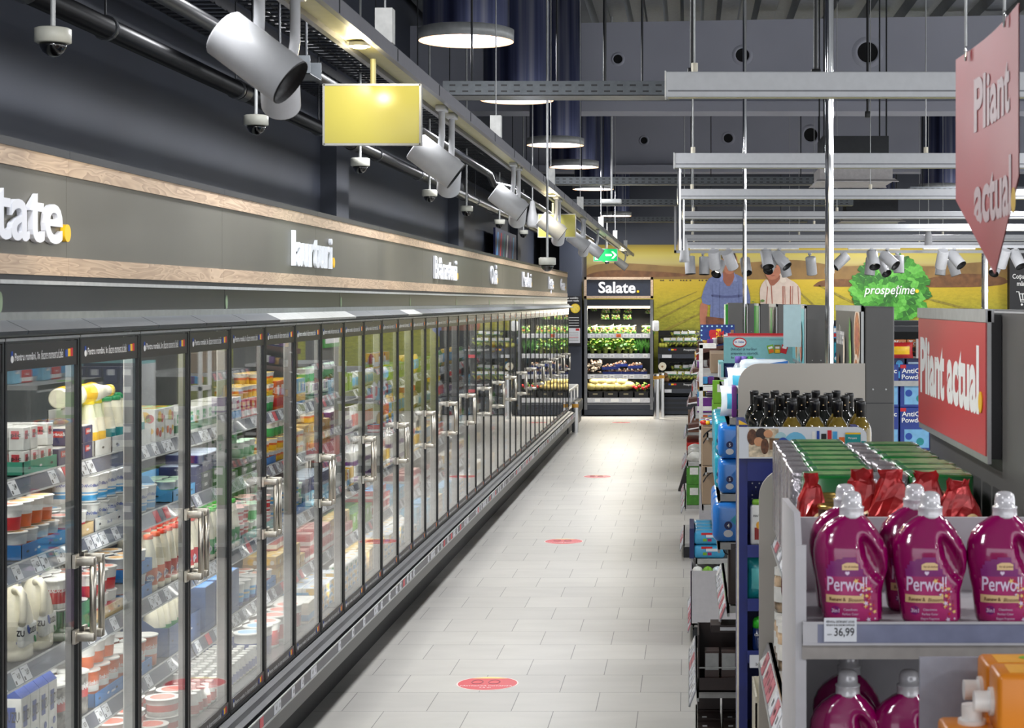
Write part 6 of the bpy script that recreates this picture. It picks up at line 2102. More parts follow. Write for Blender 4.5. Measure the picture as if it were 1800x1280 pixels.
cpb = MB().lathe([(.0235, .197), (.0238, .201), (.0232, .202), (.0230, .214), (.0238, .2155), (.0236, .218), (.0195, .220), (.0190, .232), (.0172, .241), (.012, .2455), (.005, .247), (.001, .2473)], pear_w, 28)
proto('perwoll', 'detergent_bottle', 'detergent bottle', 'magenta detergent bottle', b, [('label', lb), ('cap', cpb)], (.145, .085, .26))
perw = [(1497, 3.335, 0, 'left magenta detergent bottle in the front row beside the price tag'), (1635, 3.335, 0, 'middle magenta detergent bottle in the front row'), (1766, 3.335, 0, 'right magenta detergent bottle in the front row, cut by the frame'), (None, .76, 0, 'magenta detergent bottle past the right edge of the frame'),
        (1486, 3.47, 0, 'magenta detergent bottle behind the left one of the front row'), (1608, 3.47, 0, 'magenta detergent bottle behind the middle one of the front row')]
for px, D, z, lab in perw:
    if px is None:
        loc = (D, 3.335, SZ - .005)
    else:
        loc = ((px - VX) / F * D - .0, D, SZ - .005)
    spawn('perwoll', loc, lab, 'magenta detergent bottles', rz=0)
for px, D, lab in [(1490, 3.35, 'left dark magenta detergent bottle on the lower rack shelf'), (1598, 3.35, 'second magenta detergent bottle on the lower rack shelf, behind the grey divider'), (1492, 3.52, 'magenta detergent bottle behind the left one on the lower shelf'), (1720, 3.35, 'third magenta detergent bottle on the lower shelf, behind the juice cartons')]:
    spawn('perwoll', ((px - VX) / F * D, D, 1.201), lab, 'magenta detergent bottles')

# juice cartons bottom right
o = empty('juice_stand', (.34, 2.44, 0), 'grey display stand under the orange juice cartons in the corner', 'stand')
MB().rbox(0, .52, 0, .38, 0, 1.30, shelfw, .01).build('base', o)
MB().box(.026, .50, .345, .352, 1.30, 1.585, mat('divider_grey', (146, 148, 160), .4)).build('divider_panel', o)
jo = mat('juice_orange', (226, 134, 30), .35, noise=.08, scale=8); jcap = mat('juice_cap', (236, 232, 228), .3)
b = MB().rbox(0, .25, -.045, .045, 0, .093, jo, .008)
b.box(.02, .23, -.030, .03, .0931, .0937, mat('juice_yellow', (236, 168, 40), .35)).lathe([(.022, 0), (.022, .0006)], lime, 14, M=Matrix.Translation((.08, .005, .0938)) @ Matrix.Scale(.6, 4, (0, 1, 0))).box(.10, .135, -.032, -.022, .0938, .0944, inkr)
b.box(.03, .22, -.0456, -.0450, .02, .075, mat('juice_yellow', (236, 168, 40), .35)).text('JUICE', .035, inkw, face('-y', .12, -.0462, .032), .02, .9) if False else None
cp_ = MB().cyl((-.028, 0, .045), (.002, 0, .045), .0155, jcap, n=20).cyl((-.006, 0, .045), (.003, 0, .045), .021, jcap, n=20)
proto('juice', 'juice_carton', 'juice carton', 'orange juice carton', b, [('screw_cap', cp_)], (.25, .09, .094))
JX = .452
spawn('juice', (JX, 2.71, 1.505), 'orange juice carton lying on its side, upper rear one', 'orange juice cartons')
spawn('juice', (JX - .006, 2.575, 1.518), 'orange juice carton lying on its side, upper front one', 'orange juice cartons', rot=(0, 0, -.03))
for k in range(2):
    spawn('juice', (JX + .02, 2.71, 1.301 + .1 * k), 'orange juice carton lying under the rear one, %s layer' % ['bottom', 'middle'][k], 'orange juice cartons')
    spawn('juice', (JX + .04, 2.575, 1.301 + .106 * k), 'orange juice carton lying under the front one, %s layer' % ['bottom', 'middle'][k], 'orange juice cartons')
spawn('juice', (.374, 2.60, 1.525), 'orange juice carton standing upright with its cap on top', 'orange juice cartons', rot=(0, PI / 2, 0))

# ---------------------------------------------------------------- on the nearest shelf end
gbox = mat('coffee_green', (18, 104, 44), .25, noise=.1, scale=20, coat=.4); gfoil = mat('coffee_foil', (176, 170, 176), .22, .75, noise=.1, scale=60, bump=.5)
b = MB().rbox(-.105 + .027, .078, -.034, .034, 0, .27, gbox, .008).rbox(-.078 - .052, -.0785 + .003, -.032, .032, 0, .268, gfoil, .008)
b.box(-.07, .07, -.0348, -.034, .02, .05, goldl).box(.02, .06, -.0346, -.034, .13, .2, mat('coffee_brown', (150, 96, 60), .4)).lathe([(.02, 0), (.02, .0008)], mat('coffee_cream', (222, 176, 130), .4), 14, M=face('-y', .0, -.0345, .2) @ Matrix.Scale(1.6, 4, (0, 1, 0)))
b.box(-.06, .06, -.025, .02, .2702, .2708, mat('coffee_top', (110, 150, 84), .35, noise=.3, scale=40))
b.text('ALINTA', .03, mat('print_palegreen', (120, 180, 120), .5, noise=0), face('-y', -.0, -.0352, .10), .01, .8)
proto('coffee_pack', 'coffee_pack', 'coffee pack', 'green and silver coffee pack', b, [], (.2, .07, .27))
for i in range(8):
    y = 4.23 + .142 * i
    flip = (i == 0)
    spawn('coffee_pack', (.36 + (0 if not flip else -.005) + .004 * R.uniform(-1, 1) + (.02 if not flip else 0), y, 1.467 - (0 if i < 1 or i > 6 else .006 * (i % 2)) * 0), 'green and silver coffee pack in the left file, %s from the front' % ORD[i], 'green coffee packs on the nearest shelf end', rot=(0, 0, PI if flip else 0) if flip else (0, 0, R.uniform(-.03, .03)), sc=(1, 1.85, 1))
    if i < 8:
        spawn('coffee_pack', (.600 + .003 * R.uniform(-1, 1), y + .0, 1.467), 'green and silver coffee pack in the right file, %s from the front' % ORD[i], 'green coffee packs on the nearest shelf end', rot=(0, 0, R.uniform(-.05, .05)), sc=(1, 1.85, R.uniform(.965, 1.02)))
# red foil coffee bags with twisted tops
def foil_bag(seed, w_=.06, h_=.29):
    rr = random.Random(seed); b = MB(); n = 18; rows = []
    prof = [(0, .95), (.02, 1.0), (.10, 1.02), (.16, 1.0), (.20, .98), (.235, .84), (.262, .58), (.275, .44), (.292, .52)]
    vs = []
    for i, (z, s_) in enumerate(prof):
        for k in range(n):
            a = 2 * PI * k / n + (z > .2) * (z - .2) * 6
            ca, sa = math.cos(a), math.sin(a)
            e = .6
            x = math.copysign(abs(ca) ** e, ca) * w_ * .58 * s_; y = math.copysign(abs(sa) ** e, sa) * .036 * (s_ if i < 5 else s_ * .6)
            f = 1 + rr.uniform(-.06, .06) * (1 if z < .2 else 2.4)
            vs.append((x * f, y * f, z * h_ / .292 + (rr.uniform(-.008, .008) if i > 3 else 0)))
    b.add(vs, [(i * n + k, i * n + (k + 1) % n, (i + 1) * n + (k + 1) % n, (i + 1) * n + k) for i in range(len(prof) - 1) for k in range(n)] + [tuple(range(n - 1, -1, -1)), tuple((len(prof) - 1) * n + k for k in range(n))], redfoil, False)
    b.lathe([(.022, 0), (.022, .001), (.018, .0015), (.018, .002, dark)], goldl, 18, M=face('-y', w_ * .2, -.0375, .18) @ Matrix.Scale(1.5, 4, (0, 1, 0)))
    return b
redfoil = mat('red_foil', (168, 22, 26), .28, .35, noise=.15, scale=30, bump=.3, coat=.3)
for i, (px, py, D, rz) in enumerate([(1426, 836, 3.96, .2), (1516, 826, 4.0, -.2), (1566, 829, 3.95, .1), (1628, 832, 3.97, -.15), (1684, 845, 3.93, .25)]):
    p = at(px, py, D)
    proto('rfoil%d' % i, 'coffee_bag', 'coffee bag', 'red foil bag', foil_bag(i + 5, .092 if i != 0 else .055, p.z - 1.467), [])
    spawn('rfoil%d' % i, (p.x, D, 1.466), 'red foil coffee bag with twisted top behind the bottles, %s from left' % ORD[i], 'red foil coffee bags', rz=rz)
gold = mat('gold_lid', (206, 170, 96), .25, .9, noise=0)
for i in range(5):
    c_ = MB().cyl((0, 0, 0), (0, 0, .226), .030, mat('can_dark', (70, 54, 46), .3), n=22).lathe([(.031, .222), (.0325, .226), (.031, .232), (.028, .231), (.027, .226), (.001, .226)], gold, 22)
    o = c_.build('coffee_tin', loc=(.318 + .002 * i, 3.98 + .068 * i - .06, 1.466)); tag(o, 'tin with gold rim behind the red foil bag, %s in its file' % ORD[i], 'tin', 'tins with gold rims')
# yellow sticker on the rounded panel
MB().box(-.002 + .25 - GX, .29 - GX, 5.410 - 3.85, 5.415 - 3.85 - .0005, 1.47, 1.49, mat('sticker_yellow2', (226, 196, 30), .5)).build('yellow_sticker', E1, (.03, 0, 0))
# items seen past the rack on the shelf below
b = MB().lathe([(.032, 0), (.034, .01), (.034, .095), (.030, .11)], mat('hazel_cream', (196, 170, 140), .2, noise=.55, scale=22, coat=.5), 20)
proto('cream_jar', 'spread_jar', 'jar', 'cream and chocolate swirl jar', b, [('lid', MB().cyl((0, 0, .108), (0, 0, .13), .033, white, n=20)), ('label', MB().lathe([(.0345, .03), (.0345, .075)], white, 20, cap0=False, cap1=False))], (.07, .07, .13))
for i, (y, z) in enumerate([(5.2, 1.101), (5.2, 1.233), (5.1, 1.101), (5.0, 1.101)]):
    spawn('cream_jar', (.285, y, z), 'striped chocolate spread jar with white lid on the nearest shelf end, %s' % ['lower at the far side', 'upper at the far side', 'second along', 'third along'][i], 'striped spread jars')
b = MB().rbox(-.035, .035, -.035, .035, 0, .10, mat('honey_yellow', (226, 176, 60), .3), .01)
proto('honey', 'syrup_box', 'box', 'yellow jar box', b, [], (.07, .07, .1))
for i in range(2):
    spawn('honey', (.30, 4.92 - i * .075, 1.101 + .0), 'small yellow box beside the striped jars, %s' % ORD[i], 'small yellow boxes')
    spawn('honey', (.30, 4.92 - i * .075, 1.202), 'small yellow box stacked beside the striped jars, %s' % ORD[i], 'small yellow boxes')
bag('bag_wine', 'wine red candy bag', .06, .16, .21, mat('candy_red', (130, 20, 30), .2, noise=.2, bump=.5, scale=30, coat=.5), mat('candy_violet', (96, 40, 100), .3))
bag('bag_amber', 'yellow nut bag', .06, .15, .20, mat('nut_yellow', (214, 170, 60), .3, noise=.4, scale=24, bump=.4), mat('nut_brown', (150, 96, 50), .4))
for i, y in enumerate([4.75, 4.58, 4.42, 4.26, 4.10]):
    spawn('bag_wine', (.285, y, 1.101), 'glossy wine-red candy bag on the nearest shelf end, %s from the far side' % ORD[i], 'wine-red candy bags', rz=PI + R.uniform(-.2, .2))
spawn('bag_wine', (.285, 4.66, 1.31), 'violet-tipped candy bag lying on the others', 'wine-red candy bags', rz=PI - .5)
for i, y in enumerate([5.25, 5.08, 4.9, 4.72, 4.54, 4.36, 4.18, 4.0]):
    spawn('bag_amber', (.27, y, .721), 'yellow nut bag on the lower shelf of the nearest shelf end, %s from the far side' % ORD[i], 'yellow nut bags', rz=PI + R.uniform(-.2, .2))
o = MB().box(0, .25, 0, .3, 0, .01, offwhite).box(0, .25, 0, .006, 0, .20, offwhite).box(0, .006, 0, .3, 0, .22, offwhite).box(.244, .25, 0, .3, 0, .2, offwhite).box(0, .25, .294, .3, 0, .22, offwhite).build('open_carton', loc=(.205, 5.46, .70)); tag(o, 'torn open cream carton at the foot of the blue stand', 'carton')
o = MB().cyl((0, 0, 0), (0, 0, .01), .04, gold, n=20).cyl((0, 0, -.19), (0, 0, 0), .037, mat('can_dark', (70, 54, 46), .3), n=20).build('round_tin', loc=(.40, 5.55, .902)); tag(o, 'round tin with gold lid in the open cream carton', 'tin')
MBs = MB().rbox(.0, .33, 0, .27, 0, .695, blue, .01).build('carton_stack', loc=(.19, 5.45, 0)); tag(MBs, 'closed blue transport box under the open carton', 'box')
# ---------------------------------------------------------------- blue cosmetics stand
pgb = mat('stand_blue', (14, 32, 110), .35, noise=.03); pgd = mat('stand_blue_dark', (8, 16, 60), .4)
SX0, SY = .163, 5.78
st = empty('cosmetics_stand', (SX0, SY, 0), 'blue cardboard cosmetics stand with white picture header', 'display stand')
SW = .42
MB().box(0, .028, 0, .38, 0, 1.745, pgb).box(-.006, 0, 0, .02, 0, 1.74, offwhite).prism([(0, 1.745), (.028, 1.745), (.0, 1.76)], 0, .02, yellow, 'y').build('side_wall', st)
MB().box(SW - .02, SW, 0, .38, 0, 1.72, pgb).build('side_wall', st)
bk = MB().box(.028, SW - .02, .30, .31, .1, 1.64, pgb)
for i in range(10):
    for j in range(12):
        if R.random() < .8:
            bk.cyl((.055 + i * .012 * 1.0 + (.0), .2985, 1.46 + j * .0135 - .02), (.055 + i * .012, .30, 1.46 + j * .0135 - .02), .0028, inkw if R.random() > .25 else pgd, n=6)
bk.build('perforated_back', st)
MB().box(.028, SW - .02, -.004, .004, 1.56, 1.64, pgb).build('front_apron', st)
for z in (1.343, 1.166, .995, .70):
    MB().box(.028, SW - .02, 0, .30, z - .012, z, pgd).box(.028, SW - .02, -.006, 0, z - .035, z + .006, mat('lip_blue', (30, 44, 120), .3)).build('shelf', st)
MB().box(.085, .09, -.012, -.002, .75, 1.50, mat('clear_edge', (150, 190, 214), .2, coat=.5)).build('clear_divider', st)
hd = MB()
pts = [(0, 1.635), (SW + .0, 1.635), (SW, 1.715)] + [(SW - .03 + .03 * math.cos(t), 1.708 + .03 * math.sin(t)) for t in [PI / 2 * k / 6 for k in range(7)]] + [(0, 1.738)]
hd.prism(pts, -.014, -.006, mat('header_white', (214, 220, 228), .4, noise=.01), 'y')
def hp_(px, py): p = at(px, py, SY); return (p.x - SX0, p.z)
def hdisc(px, py, rx, ry, m, lift, n=18):
    x, z = hp_(px, py); s_ = SY / F
    hd.poly([(x + rx * s_ * math.cos(-t), -.014 - lift, min(1.736, max(1.637, z + ry * s_ * math.sin(-t)))) for t in [2 * PI * k / n for k in range(n)]], m)
def hrect(a, b_, c_, d_, m, lift):
    x0_, z0_ = hp_(a, d_); x1_, z1_ = hp_(c_, b_)
    hd.poly([(x0_, -.014 - lift, max(1.637, z0_)), (x1_, -.014 - lift, max(1.637, z0_)), (x1_, -.014 - lift, z1_), (x0_, -.014 - lift, z1_)], m)
hrect(1316, 753, 1368, 803, mat('photo_cream', (222, 206, 178), .5, noise=.25, scale=60), .0006)
hdisc(1322, 768, 9, 14, mat('photo_brown', (104, 66, 44), .5, noise=.3, scale=80), .001); hdisc(1338, 762, 10, 10, mat('photo_dark', (52, 38, 34), .5, noise=.3), .0014); hdisc(1333, 776, 8, 8, mat('photo_skin', (206, 150, 110), .5), .0018)
hdisc(1344, 784, 7, 14, mat('photo_brown', (104, 66, 44), .5), .002); hdisc(1350, 762, 8, 7, mat('photo_skin', (206, 150, 110), .5), .0022); hrect(1352, 770, 1370, 790, mat('photo_shelf', (140, 104, 70), .5, noise=.3), .0012)
hdisc(1372, 775, 12, 16, mat('photo_aqua', (168, 206, 214), .4), .0008)
hdisc(1398, 779, 20, 20, mat('circle_sky', (110, 186, 222), .4, noise=.05), .001); hdisc(1376, 778, 9.5, 9.5, inkb, .0026)
x_, z_ = hp_(1376, 781); hd.text('P&G', .014, inkw, face('-y', x_, -.0172, z_ - .002), .01, .9)
for i, (a, b_, c_, d_, m_) in enumerate([(1427, 758, 1432, 778, white), (1435, 757, 1440, 778, inkb), (1443, 762, 1452, 780, inkm), (1454, 756, 1461, 778, inkr), (1463, 758, 1471, 778, sky), (1474, 768, 1484, 780, orange), (1485, 760, 1512, 780, teal), (1485, 760, 1512, 763, yellow), (1498, 784, 1510, 795, purple), (1513, 775, 1521, 795, teal)]):
    hrect(a, b_, c_, d_, m_, .0008 + i * .0002)
x_, z_ = hp_(1498, 771); hd.text('Pampers', .009, inkw, face('-y', x_, -.0175, z_), .01, .9)
hd.build('header', st)
# goods on its shelves
b = MB().rbox(-.028, .028, -.018, .018, 0, .135, white, .009)
b.text('PANTENE', .0105, inkm, face('-y', 0, -.0186, .095), .01, width=.036).box(-.014, .014, -.0188, -.018, .02, .06, mat('pantene_red', (150, 36, 34), .4)).lathe([(.009, 0), (.009, .001)], mat('petal_orange', (236, 170, 50), .4), 10, M=face('-y', 0, -.019, .068) @ Matrix.Scale(1.4, 4, (0, 1, 0)))
proto('shampoo', 'shampoo_bottle', 'shampoo bottle', 'white shampoo bottle', b, [('cap', MB().rbox(-.022, .022, -.015, .015, .134, .152, lime, .006))], (.056, .036, .15))
b = MB().lathe([(.02, 0), (.021, .006), (.021, .075)], mat('deo_navy', (16, 40, 92), .25, coat=.4), 20).text('Gillette', .011, inkw, face('-y', 0, -.0215, .05), .02, wrap=.021, width=.03)
proto('deo', 'deodorant_stick', 'deodorant', 'navy deodorant with green cap', b, [('cap', MB().lathe([(.020, .075), (.019, .098), (.013, .108), (.001, .112)], mat('deo_green', (60, 200, 50), .3), 20))], (.045, .045, .11))
bag('bag_teal', 'teal nappy bag', .05, .10, .135, mat('nappy_teal', (30, 150, 156), .3, bump=.4, scale=30, coat=.3), mat('nappy_aqua', (90, 186, 186), .3))
for i in range(5):
    x = SX0 + .066 + .062 * i
    w_ = ['leftmost', 'second', 'third', 'fourth', 'last'][i]
    spawn('shampoo', (x, SY + .03, 1.344), 'white shampoo bottle on the blue stand, %s in its row' % w_, 'shampoo bottles on the blue stand')
    if i < 4:
        spawn('bag_teal', (x + .01 + .03 * i, SY + .035, 1.167), 'small teal nappy bag on the blue stand, %s in its row' % w_, 'teal nappy bags on the blue stand', rz=-PI / 2 + .1)
    spawn('deo', (x, SY + .03, .996), 'navy deodorant with green cap on the blue stand, %s in its row' % w_, 'deodorants on the blue stand')
t = MB().box(0, .055, -.010, -.0075, 0, .042, paper).text('14,29', .016, inkm, face('-y', .032, -.0105, .006), .02, .7)
t.build('price_tag', st, (.035, 0, .945))

# ---------------------------------------------------------------- wine
o = MB().rbox(0, .50, 0, 1.08, 0, 1.475, gsteel, .01, sm=False).build('wine_plinth', loc=(.215, 6.24, 0)); tag(o, 'grey plinth carrying the wine bottles behind the blue stand', 'plinth')
glassd = mat('wine_glass_dark', (18, 20, 16), .07, noise=0, coat=1); glasso = mat('wine_glass_olive', (120, 100, 34), .07, noise=.1, coat=1)
for kind, gm_, ds in (('wine_r', glassd, 'dark wine bottle'), ('wine_w', glasso, 'olive wine bottle')):
    b = MB().lathe([(.030, 0), (.037, .004), (.039, .02), (.039, .20), (.0375, .218), (.032, .234), (.024, .246), (.0175, .256), (.0155, .264), (.0148, .30)], gm_, 20)
    cpx = MB().lathe([(.0168, .258), (.0168, .30), (.0182, .302), (.0182, .312), (.016, .316)], mat('capsule_black', (16, 16, 18), .35, noise=0), 18)
    cpx.lathe([(.003, 0), (.003, .0008)], goldl, 4, M=face('-y', 0, -.0172, .28))
    lbx = MB().lathe([(.0374, .05), (.0374, .13)], paper, 20, cap0=False, cap1=False)
    proto(kind, 'wine_bottle', 'wine bottle', ds, b, [('capsule', cpx), ('label', lbx)], (.075, .075, .316))
for r_ in range(5):
    for j in range(5):
        x = .262 + .083 * j + (.035 if r_ % 2 else 0) + (0 if r_ else .025)
        y = 6.33 + .19 * r_
        if x > .69: continue
        spawn('wine_w' if (r_ == 0 and j > 0) or (r_ == 1 and j > 2) else 'wine_r', (x, y, 1.476), '%s with black capsule, %s from left in the %s row' % ('olive wine bottle' if (r_ == 0 and j > 0) or (r_ == 1 and j > 2) else 'dark wine bottle', ORD[j], ORD[r_]), 'wine bottles behind the blue stand')

# ---------------------------------------------------------------- nappies and boxes on the second shelf end
def nappy(kind, w_, d_, h_, m1, m2, txt, num, desc):
    b = MB().rbox(-w_ / 2, w_ / 2, -d_ / 2, d_ / 2, 0, h_, m1, min(w_, d_, h_) * .18, n=3)
    e = d_ / 2 + .0006
    b.poly([(w_ * .47 - w_ * .02, -e, h_ * .08), (w_ * .45, -e, h_ * .7), (w_ * .25, -e, h_ * .86), (-w_ * .1, -e, h_ * .8), (-w_ * .25, -e, h_ * .55), (-w_ * .1, -e, h_ * .3), (w_ * .15, -e, h_ * .08)], m2)
    if txt:
        b.text(txt, h_ * .22, inkw, face('-y', w_ * .14, -e - .001, h_ * .52), .015, width=w_ * .56)
        b.text('active baby', h_ * .09, inkw, face('-y', w_ * .14, -e - .001, h_ * .42), .0, width=w_ * .45)
        b.text(txt, h_ * .22, inkw, face('-x', -w_ / 2 - .001, 0, h_ * .52), .015, width=d_ * .5)
    b.lathe([(h_ * .1, 0), (h_ * .1, .0008)], navy, 16, M=face('-y', -w_ * .28, -e - .0006, h_ * .42))
    if num:
        b.text(num, h_ * .13, inkw, face('-y', -w_ * .28, -e - .002, h_ * .375), .02)
    b.lathe([(h_ * .09, 0), (h_ * .09, .0008)], paper, 12, M=face('-y', -w_ * .28, -e - .0006, h_ * .22) @ Matrix.Scale(1.3, 4, (1, 0, 0)))
    proto(kind, 'nappy_pack', 'nappy pack', desc, b, [], (w_, d_, h_))
nbl = mat('nappy_blue', (36, 120, 208), .28, noise=.04, bump=.15, scale=14, coat=.3); naq = mat('nappy_turq', (40, 160, 184), .3)
nappy('nappy4', .30, .24, .172, nbl, naq, 'Pampers', '4', 'big blue nappy pack')
nappy('nappy5', .22, .2, .146, nbl, nbl, 'Pampers', '5', 'blue nappy pack')
nappy('nappyt', .10, .22, .145, naq, mat('nappy_mint', (90, 190, 160), .3), 'Pampers', '', 'narrow turquoise nappy pack')
G_ = 'nappy packs on the second shelf end'
spawn('nappy4', (.248, 7.535, 1.132), 'big blue nappy pack with number 4 and turquoise circle', G_)
spawn('nappy4', (.25, 7.80, 1.132), 'big blue nappy pack just behind the one numbered 4', G_)
spawn('nappy4', (.25, 8.06, 1.132), 'third big blue nappy pack in the file behind number 4', G_)
spawn('nappy5', (.232, 7.52, 1.337), 'lower blue nappy pack with number 5 cut by the blue stand', G_)
spawn('nappy5', (.232, 7.52, 1.484), 'upper blue nappy pack with number 5 cut by the blue stand', G_)
for i in range(4):
    for j in range(2):
        spawn('nappyt', (.16, 7.76 + .235 * i, 1.337 + .147 * j), 'narrow turquoise nappy pack, %s along, %s layer' % (ORD[i], ['lower', 'upper'][j]), G_)
wbl = mat('wipes_white', (216, 228, 236), .3, bump=.5, scale=18); wsk = mat('wipes_sky', (70, 180, 214), .3)
bag('bag_cloud', 'white bag with sky blue waves', .12, .22, .13, wbl, wsk)
for i, (x, y, z) in enumerate([(.27, 7.6, 1.80), (.26, 7.75, 1.68), (.24, 7.5, 1.662), (.40, 7.7, 1.72), (.50, 7.72, 1.80), (.27, 8.1, 1.662), (.28, 8.35, 1.662)]):
    spawn('bag_cloud', (x, y, z if z < 1.7 else 1.735), 'white tissue bag with sky-blue waves above the rounded panel, %s' % ORD[i], 'white and blue tissue bags', rz=-PI / 2 + R.uniform(-.4, .4)) if i < 2 or i > 4 else spawn('bag_cloud', (x, y, 1.662), 'white tissue bag with sky-blue waves above the rounded panel, %s' % ORD[i], 'white and blue tissue bags', rz=-PI / 2 + R.uniform(-.4, .4))
o = MB().rbox(0, .22, 0, .14, 0, .232, wbl, .02).box(.02, .2, -.001, 0, .13, .20, wsk).prism([(0, .12), (.21, .12), (.21, .228), (.12, .215), (.05, .18)], -.002, -.001, nbl, 'y').build('tissue_pack', loc=(.225, 7.75, 1.662)); tag(o, 'tall white tissue pack with a bright blue arc over the rounded panel', 'tissue pack')
for i, (px, cm) in enumerate([(1297, mat('cap_violet', (120, 96, 190), .4)), (1308, mat('cap_violet', (120, 96, 190), .4)), (1319, mat('cap_leaf', (40, 150, 70), .4))]):
    p = at(px, 627, 8.3)
    b = MB().lathe([(.028, 0), (.03, .01), (.03, .17), (.02, .19), (.012, .205)], mat('clear_bottle', (176, 190, 200), .12, coat=1), 16)
    o = b.build('softener_bottle', loc=(p.x, 8.3, p.z - .235)); tag(o, ['clear bottle with violet cap above the tissue bags, left', 'clear bottle with violet cap above the tissue bags, middle', 'clear bottle with green cap above the tissue bags'][i], 'bottle')
    MB().lathe([(.014, .205), (.014, .235), (.012, .237)], cm, 14).build('cap', o)
o = MB().box(0, .2, 0, .2, 0, at(1297, 627, 8.3).z - .237 - 1.662, offwhite).build('bottle_carton', loc=(.19, 8.2, 1.662)); tag(o, 'cream carton lifting the clear bottles with coloured caps', 'carton')
o = MB().rbox(0, .02, 0, .3, 0, .13, purple, .004).build('purple_pack', loc=(.180, 7.42, 1.662 - .0)); tag(o, 'narrow purple pack at the left edge of the rounded panel', 'pack')
# lower part
bsk = mat('choco_box', (46, 32, 30), .4, noise=.05)
b = MB().rbox(-.05, .05, -.05, .05, 0, .19, bsk, .002, sm=False)
for k in range(4):
    b.box(-.043 + k * .022, -.026 + k * .022, -.0508, -.05, .112, .134, paper)
b.box(-.03, .03, -.0508, -.05, .145, .148, paper).box(-.03, -.01, -.03, -.01, .19, .1907, paper)
proto('dbox', 'coffee_capsule_box', 'box', 'dark brown box', b, [], (.1, .1, .19))
for i, (x, y) in enumerate([(.085, 7.40), (.195, 7.40), (.085, 7.56), (.195, 7.56), (.085, 7.72), (.195, 7.72), (.085, 7.9), (.085, 8.05)]):
    spawn('dbox', (x + 0, y + .05, .162), 'dark brown box with small pictures low on the shelf end, lower layer %s' % ORD[i], 'dark brown boxes with small pictures')
    spawn('dbox', (x + 0, y + .05, .354 - .0), 'dark brown box with small pictures low on the shelf end, upper layer %s' % ORD[i], 'dark brown boxes with small pictures') if i > 3 else None
# stands of shelf at .50 carry the open tray
o = MB().box(0, .26, 0, .3, 0, .008, bsk).box(0, .006, 0, .3, 0, .24, bsk).box(0, .26, 0, .005, 0, .06, bsk).box(0, .26, .294, .3, 0, .24, bsk).box(.254, .26, 0, .3, 0, .2, bsk).box(.0, .26, .0, .005, .10, .105, lgrey)
for k in range(3):
    o.box(.03 + .07 * k, .09 + .07 * k, .02, .1, .01, .17, mat('choc_bar_box', (74, 58, 54), .35)).box(.032 + .07 * k, .088 + .07 * k, .018, .02, .09, .16, lgrey)
o = o.build('open_tray', loc=(.035, 7.40, .502)); tag(o, 'open dark brown tray of small boxes above the picture boxes', 'tray')
o = MB().box(0, .16, 0, .14, 0, .03, bsk).box(.04, .15, -.001, 0, .008, .022, paper).build('slim_box', loc=(.09, 7.45, .745)); tag(o, 'slim dark box with a pale label leaning on the open tray', 'box')
o = MB().rbox(0, .08, 0, .22, 0, .27, bsk, .01).lathe([(.03, 0), (.034, .06), (.02, .12)], offwhite, 12, c=(.03, .05, .27)).tube([(.0 + .02 * math.cos(t), .03, .23 + .02 * math.sin(t)) for t in [2 * PI * k / 12 for k in range(13)]], .003, dark, 5).build('hanging_pack', loc=(.165, 7.43, .865)); tag(o, 'dark upright pack with ring handle beside the blue stand', 'pack')
# third shelf end
o = MB()
wb = mat('carton_white', (190, 188, 192), .5, noise=.02)
o.box(0, .29, 0, .006, 0, .34, wb).box(0, .006, 0, .4, 0, .34, wb).box(.284, .29, 0, .4, 0, .34, wb).box(0, .29, .394, .4, 0, .36, wb).box(0, .29, 0, .4, 0, .01, wb).box(-.001, .0, 0, .4, 0, .34, purple)
o = o.build('open_carton', loc=(.008, 11.0, .122)); tag(o, 'large plain white open carton on the floor shelf', 'carton')
for k in range(4):
    q_ = MB().sphere((0, 0, .035), .035, [white, lime, wbl, lilac][k], 8, 5, jit=.15).build('bag_of_sweets', loc=(.05 + .065 * k, 11.08, .41)); tag(q_, 'small bright pack on top of the white carton, %s from left' % ORD[k], 'pack', 'small packs in the white carton')
MBq = MB().rbox(.012, .28, .02, .38, .012, .28, offwhite, .01).build('inner_carton', loc=(.008, 11.0, .124)); tag(MBq, 'cream carton filling the white open carton', 'carton')
wpm = mat('wipes_blue', (60, 160, 206), .3, bump=.3, scale=20, coat=.3)
b = MB().rbox(-.10, .10, -.07, .07, 0, .085, wpm, .022, n=3).box(-.05, .02, -.0712, -.07, .06, .075, inkr).box(-.02, .06, -.0712, -.07, .045, .065, paper).box(-.04, -.015, -.0712, -.07, .02, .038, lime).box(-.01, .015, -.0712, -.07, .02, .038, magenta).text('WIPES', .016, navy, face('-y', -.02, -.072, .062), .02, .9) if False else MB().rbox(-.10, .10, -.07, .07, 0, .085, wpm, .022, n=3).box(-.05, .02, -.0712, -.07, .06, .075, inkr).box(-.02, .06, -.0716, -.07, .045, .062, paper).box(-.04, -.015, -.0712, -.07, .02, .038, lime).box(-.01, .015, -.0712, -.07, .02, .038, magenta)
proto('wipes', 'wipes_pack', 'wipes pack', 'blue wipes pack', b, [], (.2, .14, .085))
for i in range(4):
    for j in range(2):
        spawn('wipes', (.125, 11.19 + i * .16, .522 + .088 * j), 'blue wipes pack above the white carton, %s along, %s layer' % (ORD[i], ['lower', 'upper'][j]), 'blue wipes packs')
o = MB().box(0, .03, 0, .5, 0, .19, navy).build('navy_box', loc=(.0, 11.12, .522)); tag(o, 'narrow navy box edge left of the wipes packs', 'box')
kraft = mat('kraft_card', (158, 136, 112), .7, noise=.04, scale=5)
b = MB().rbox(-.095, .095, -.12, .12, 0, .245, kraft, .004, sm=False)
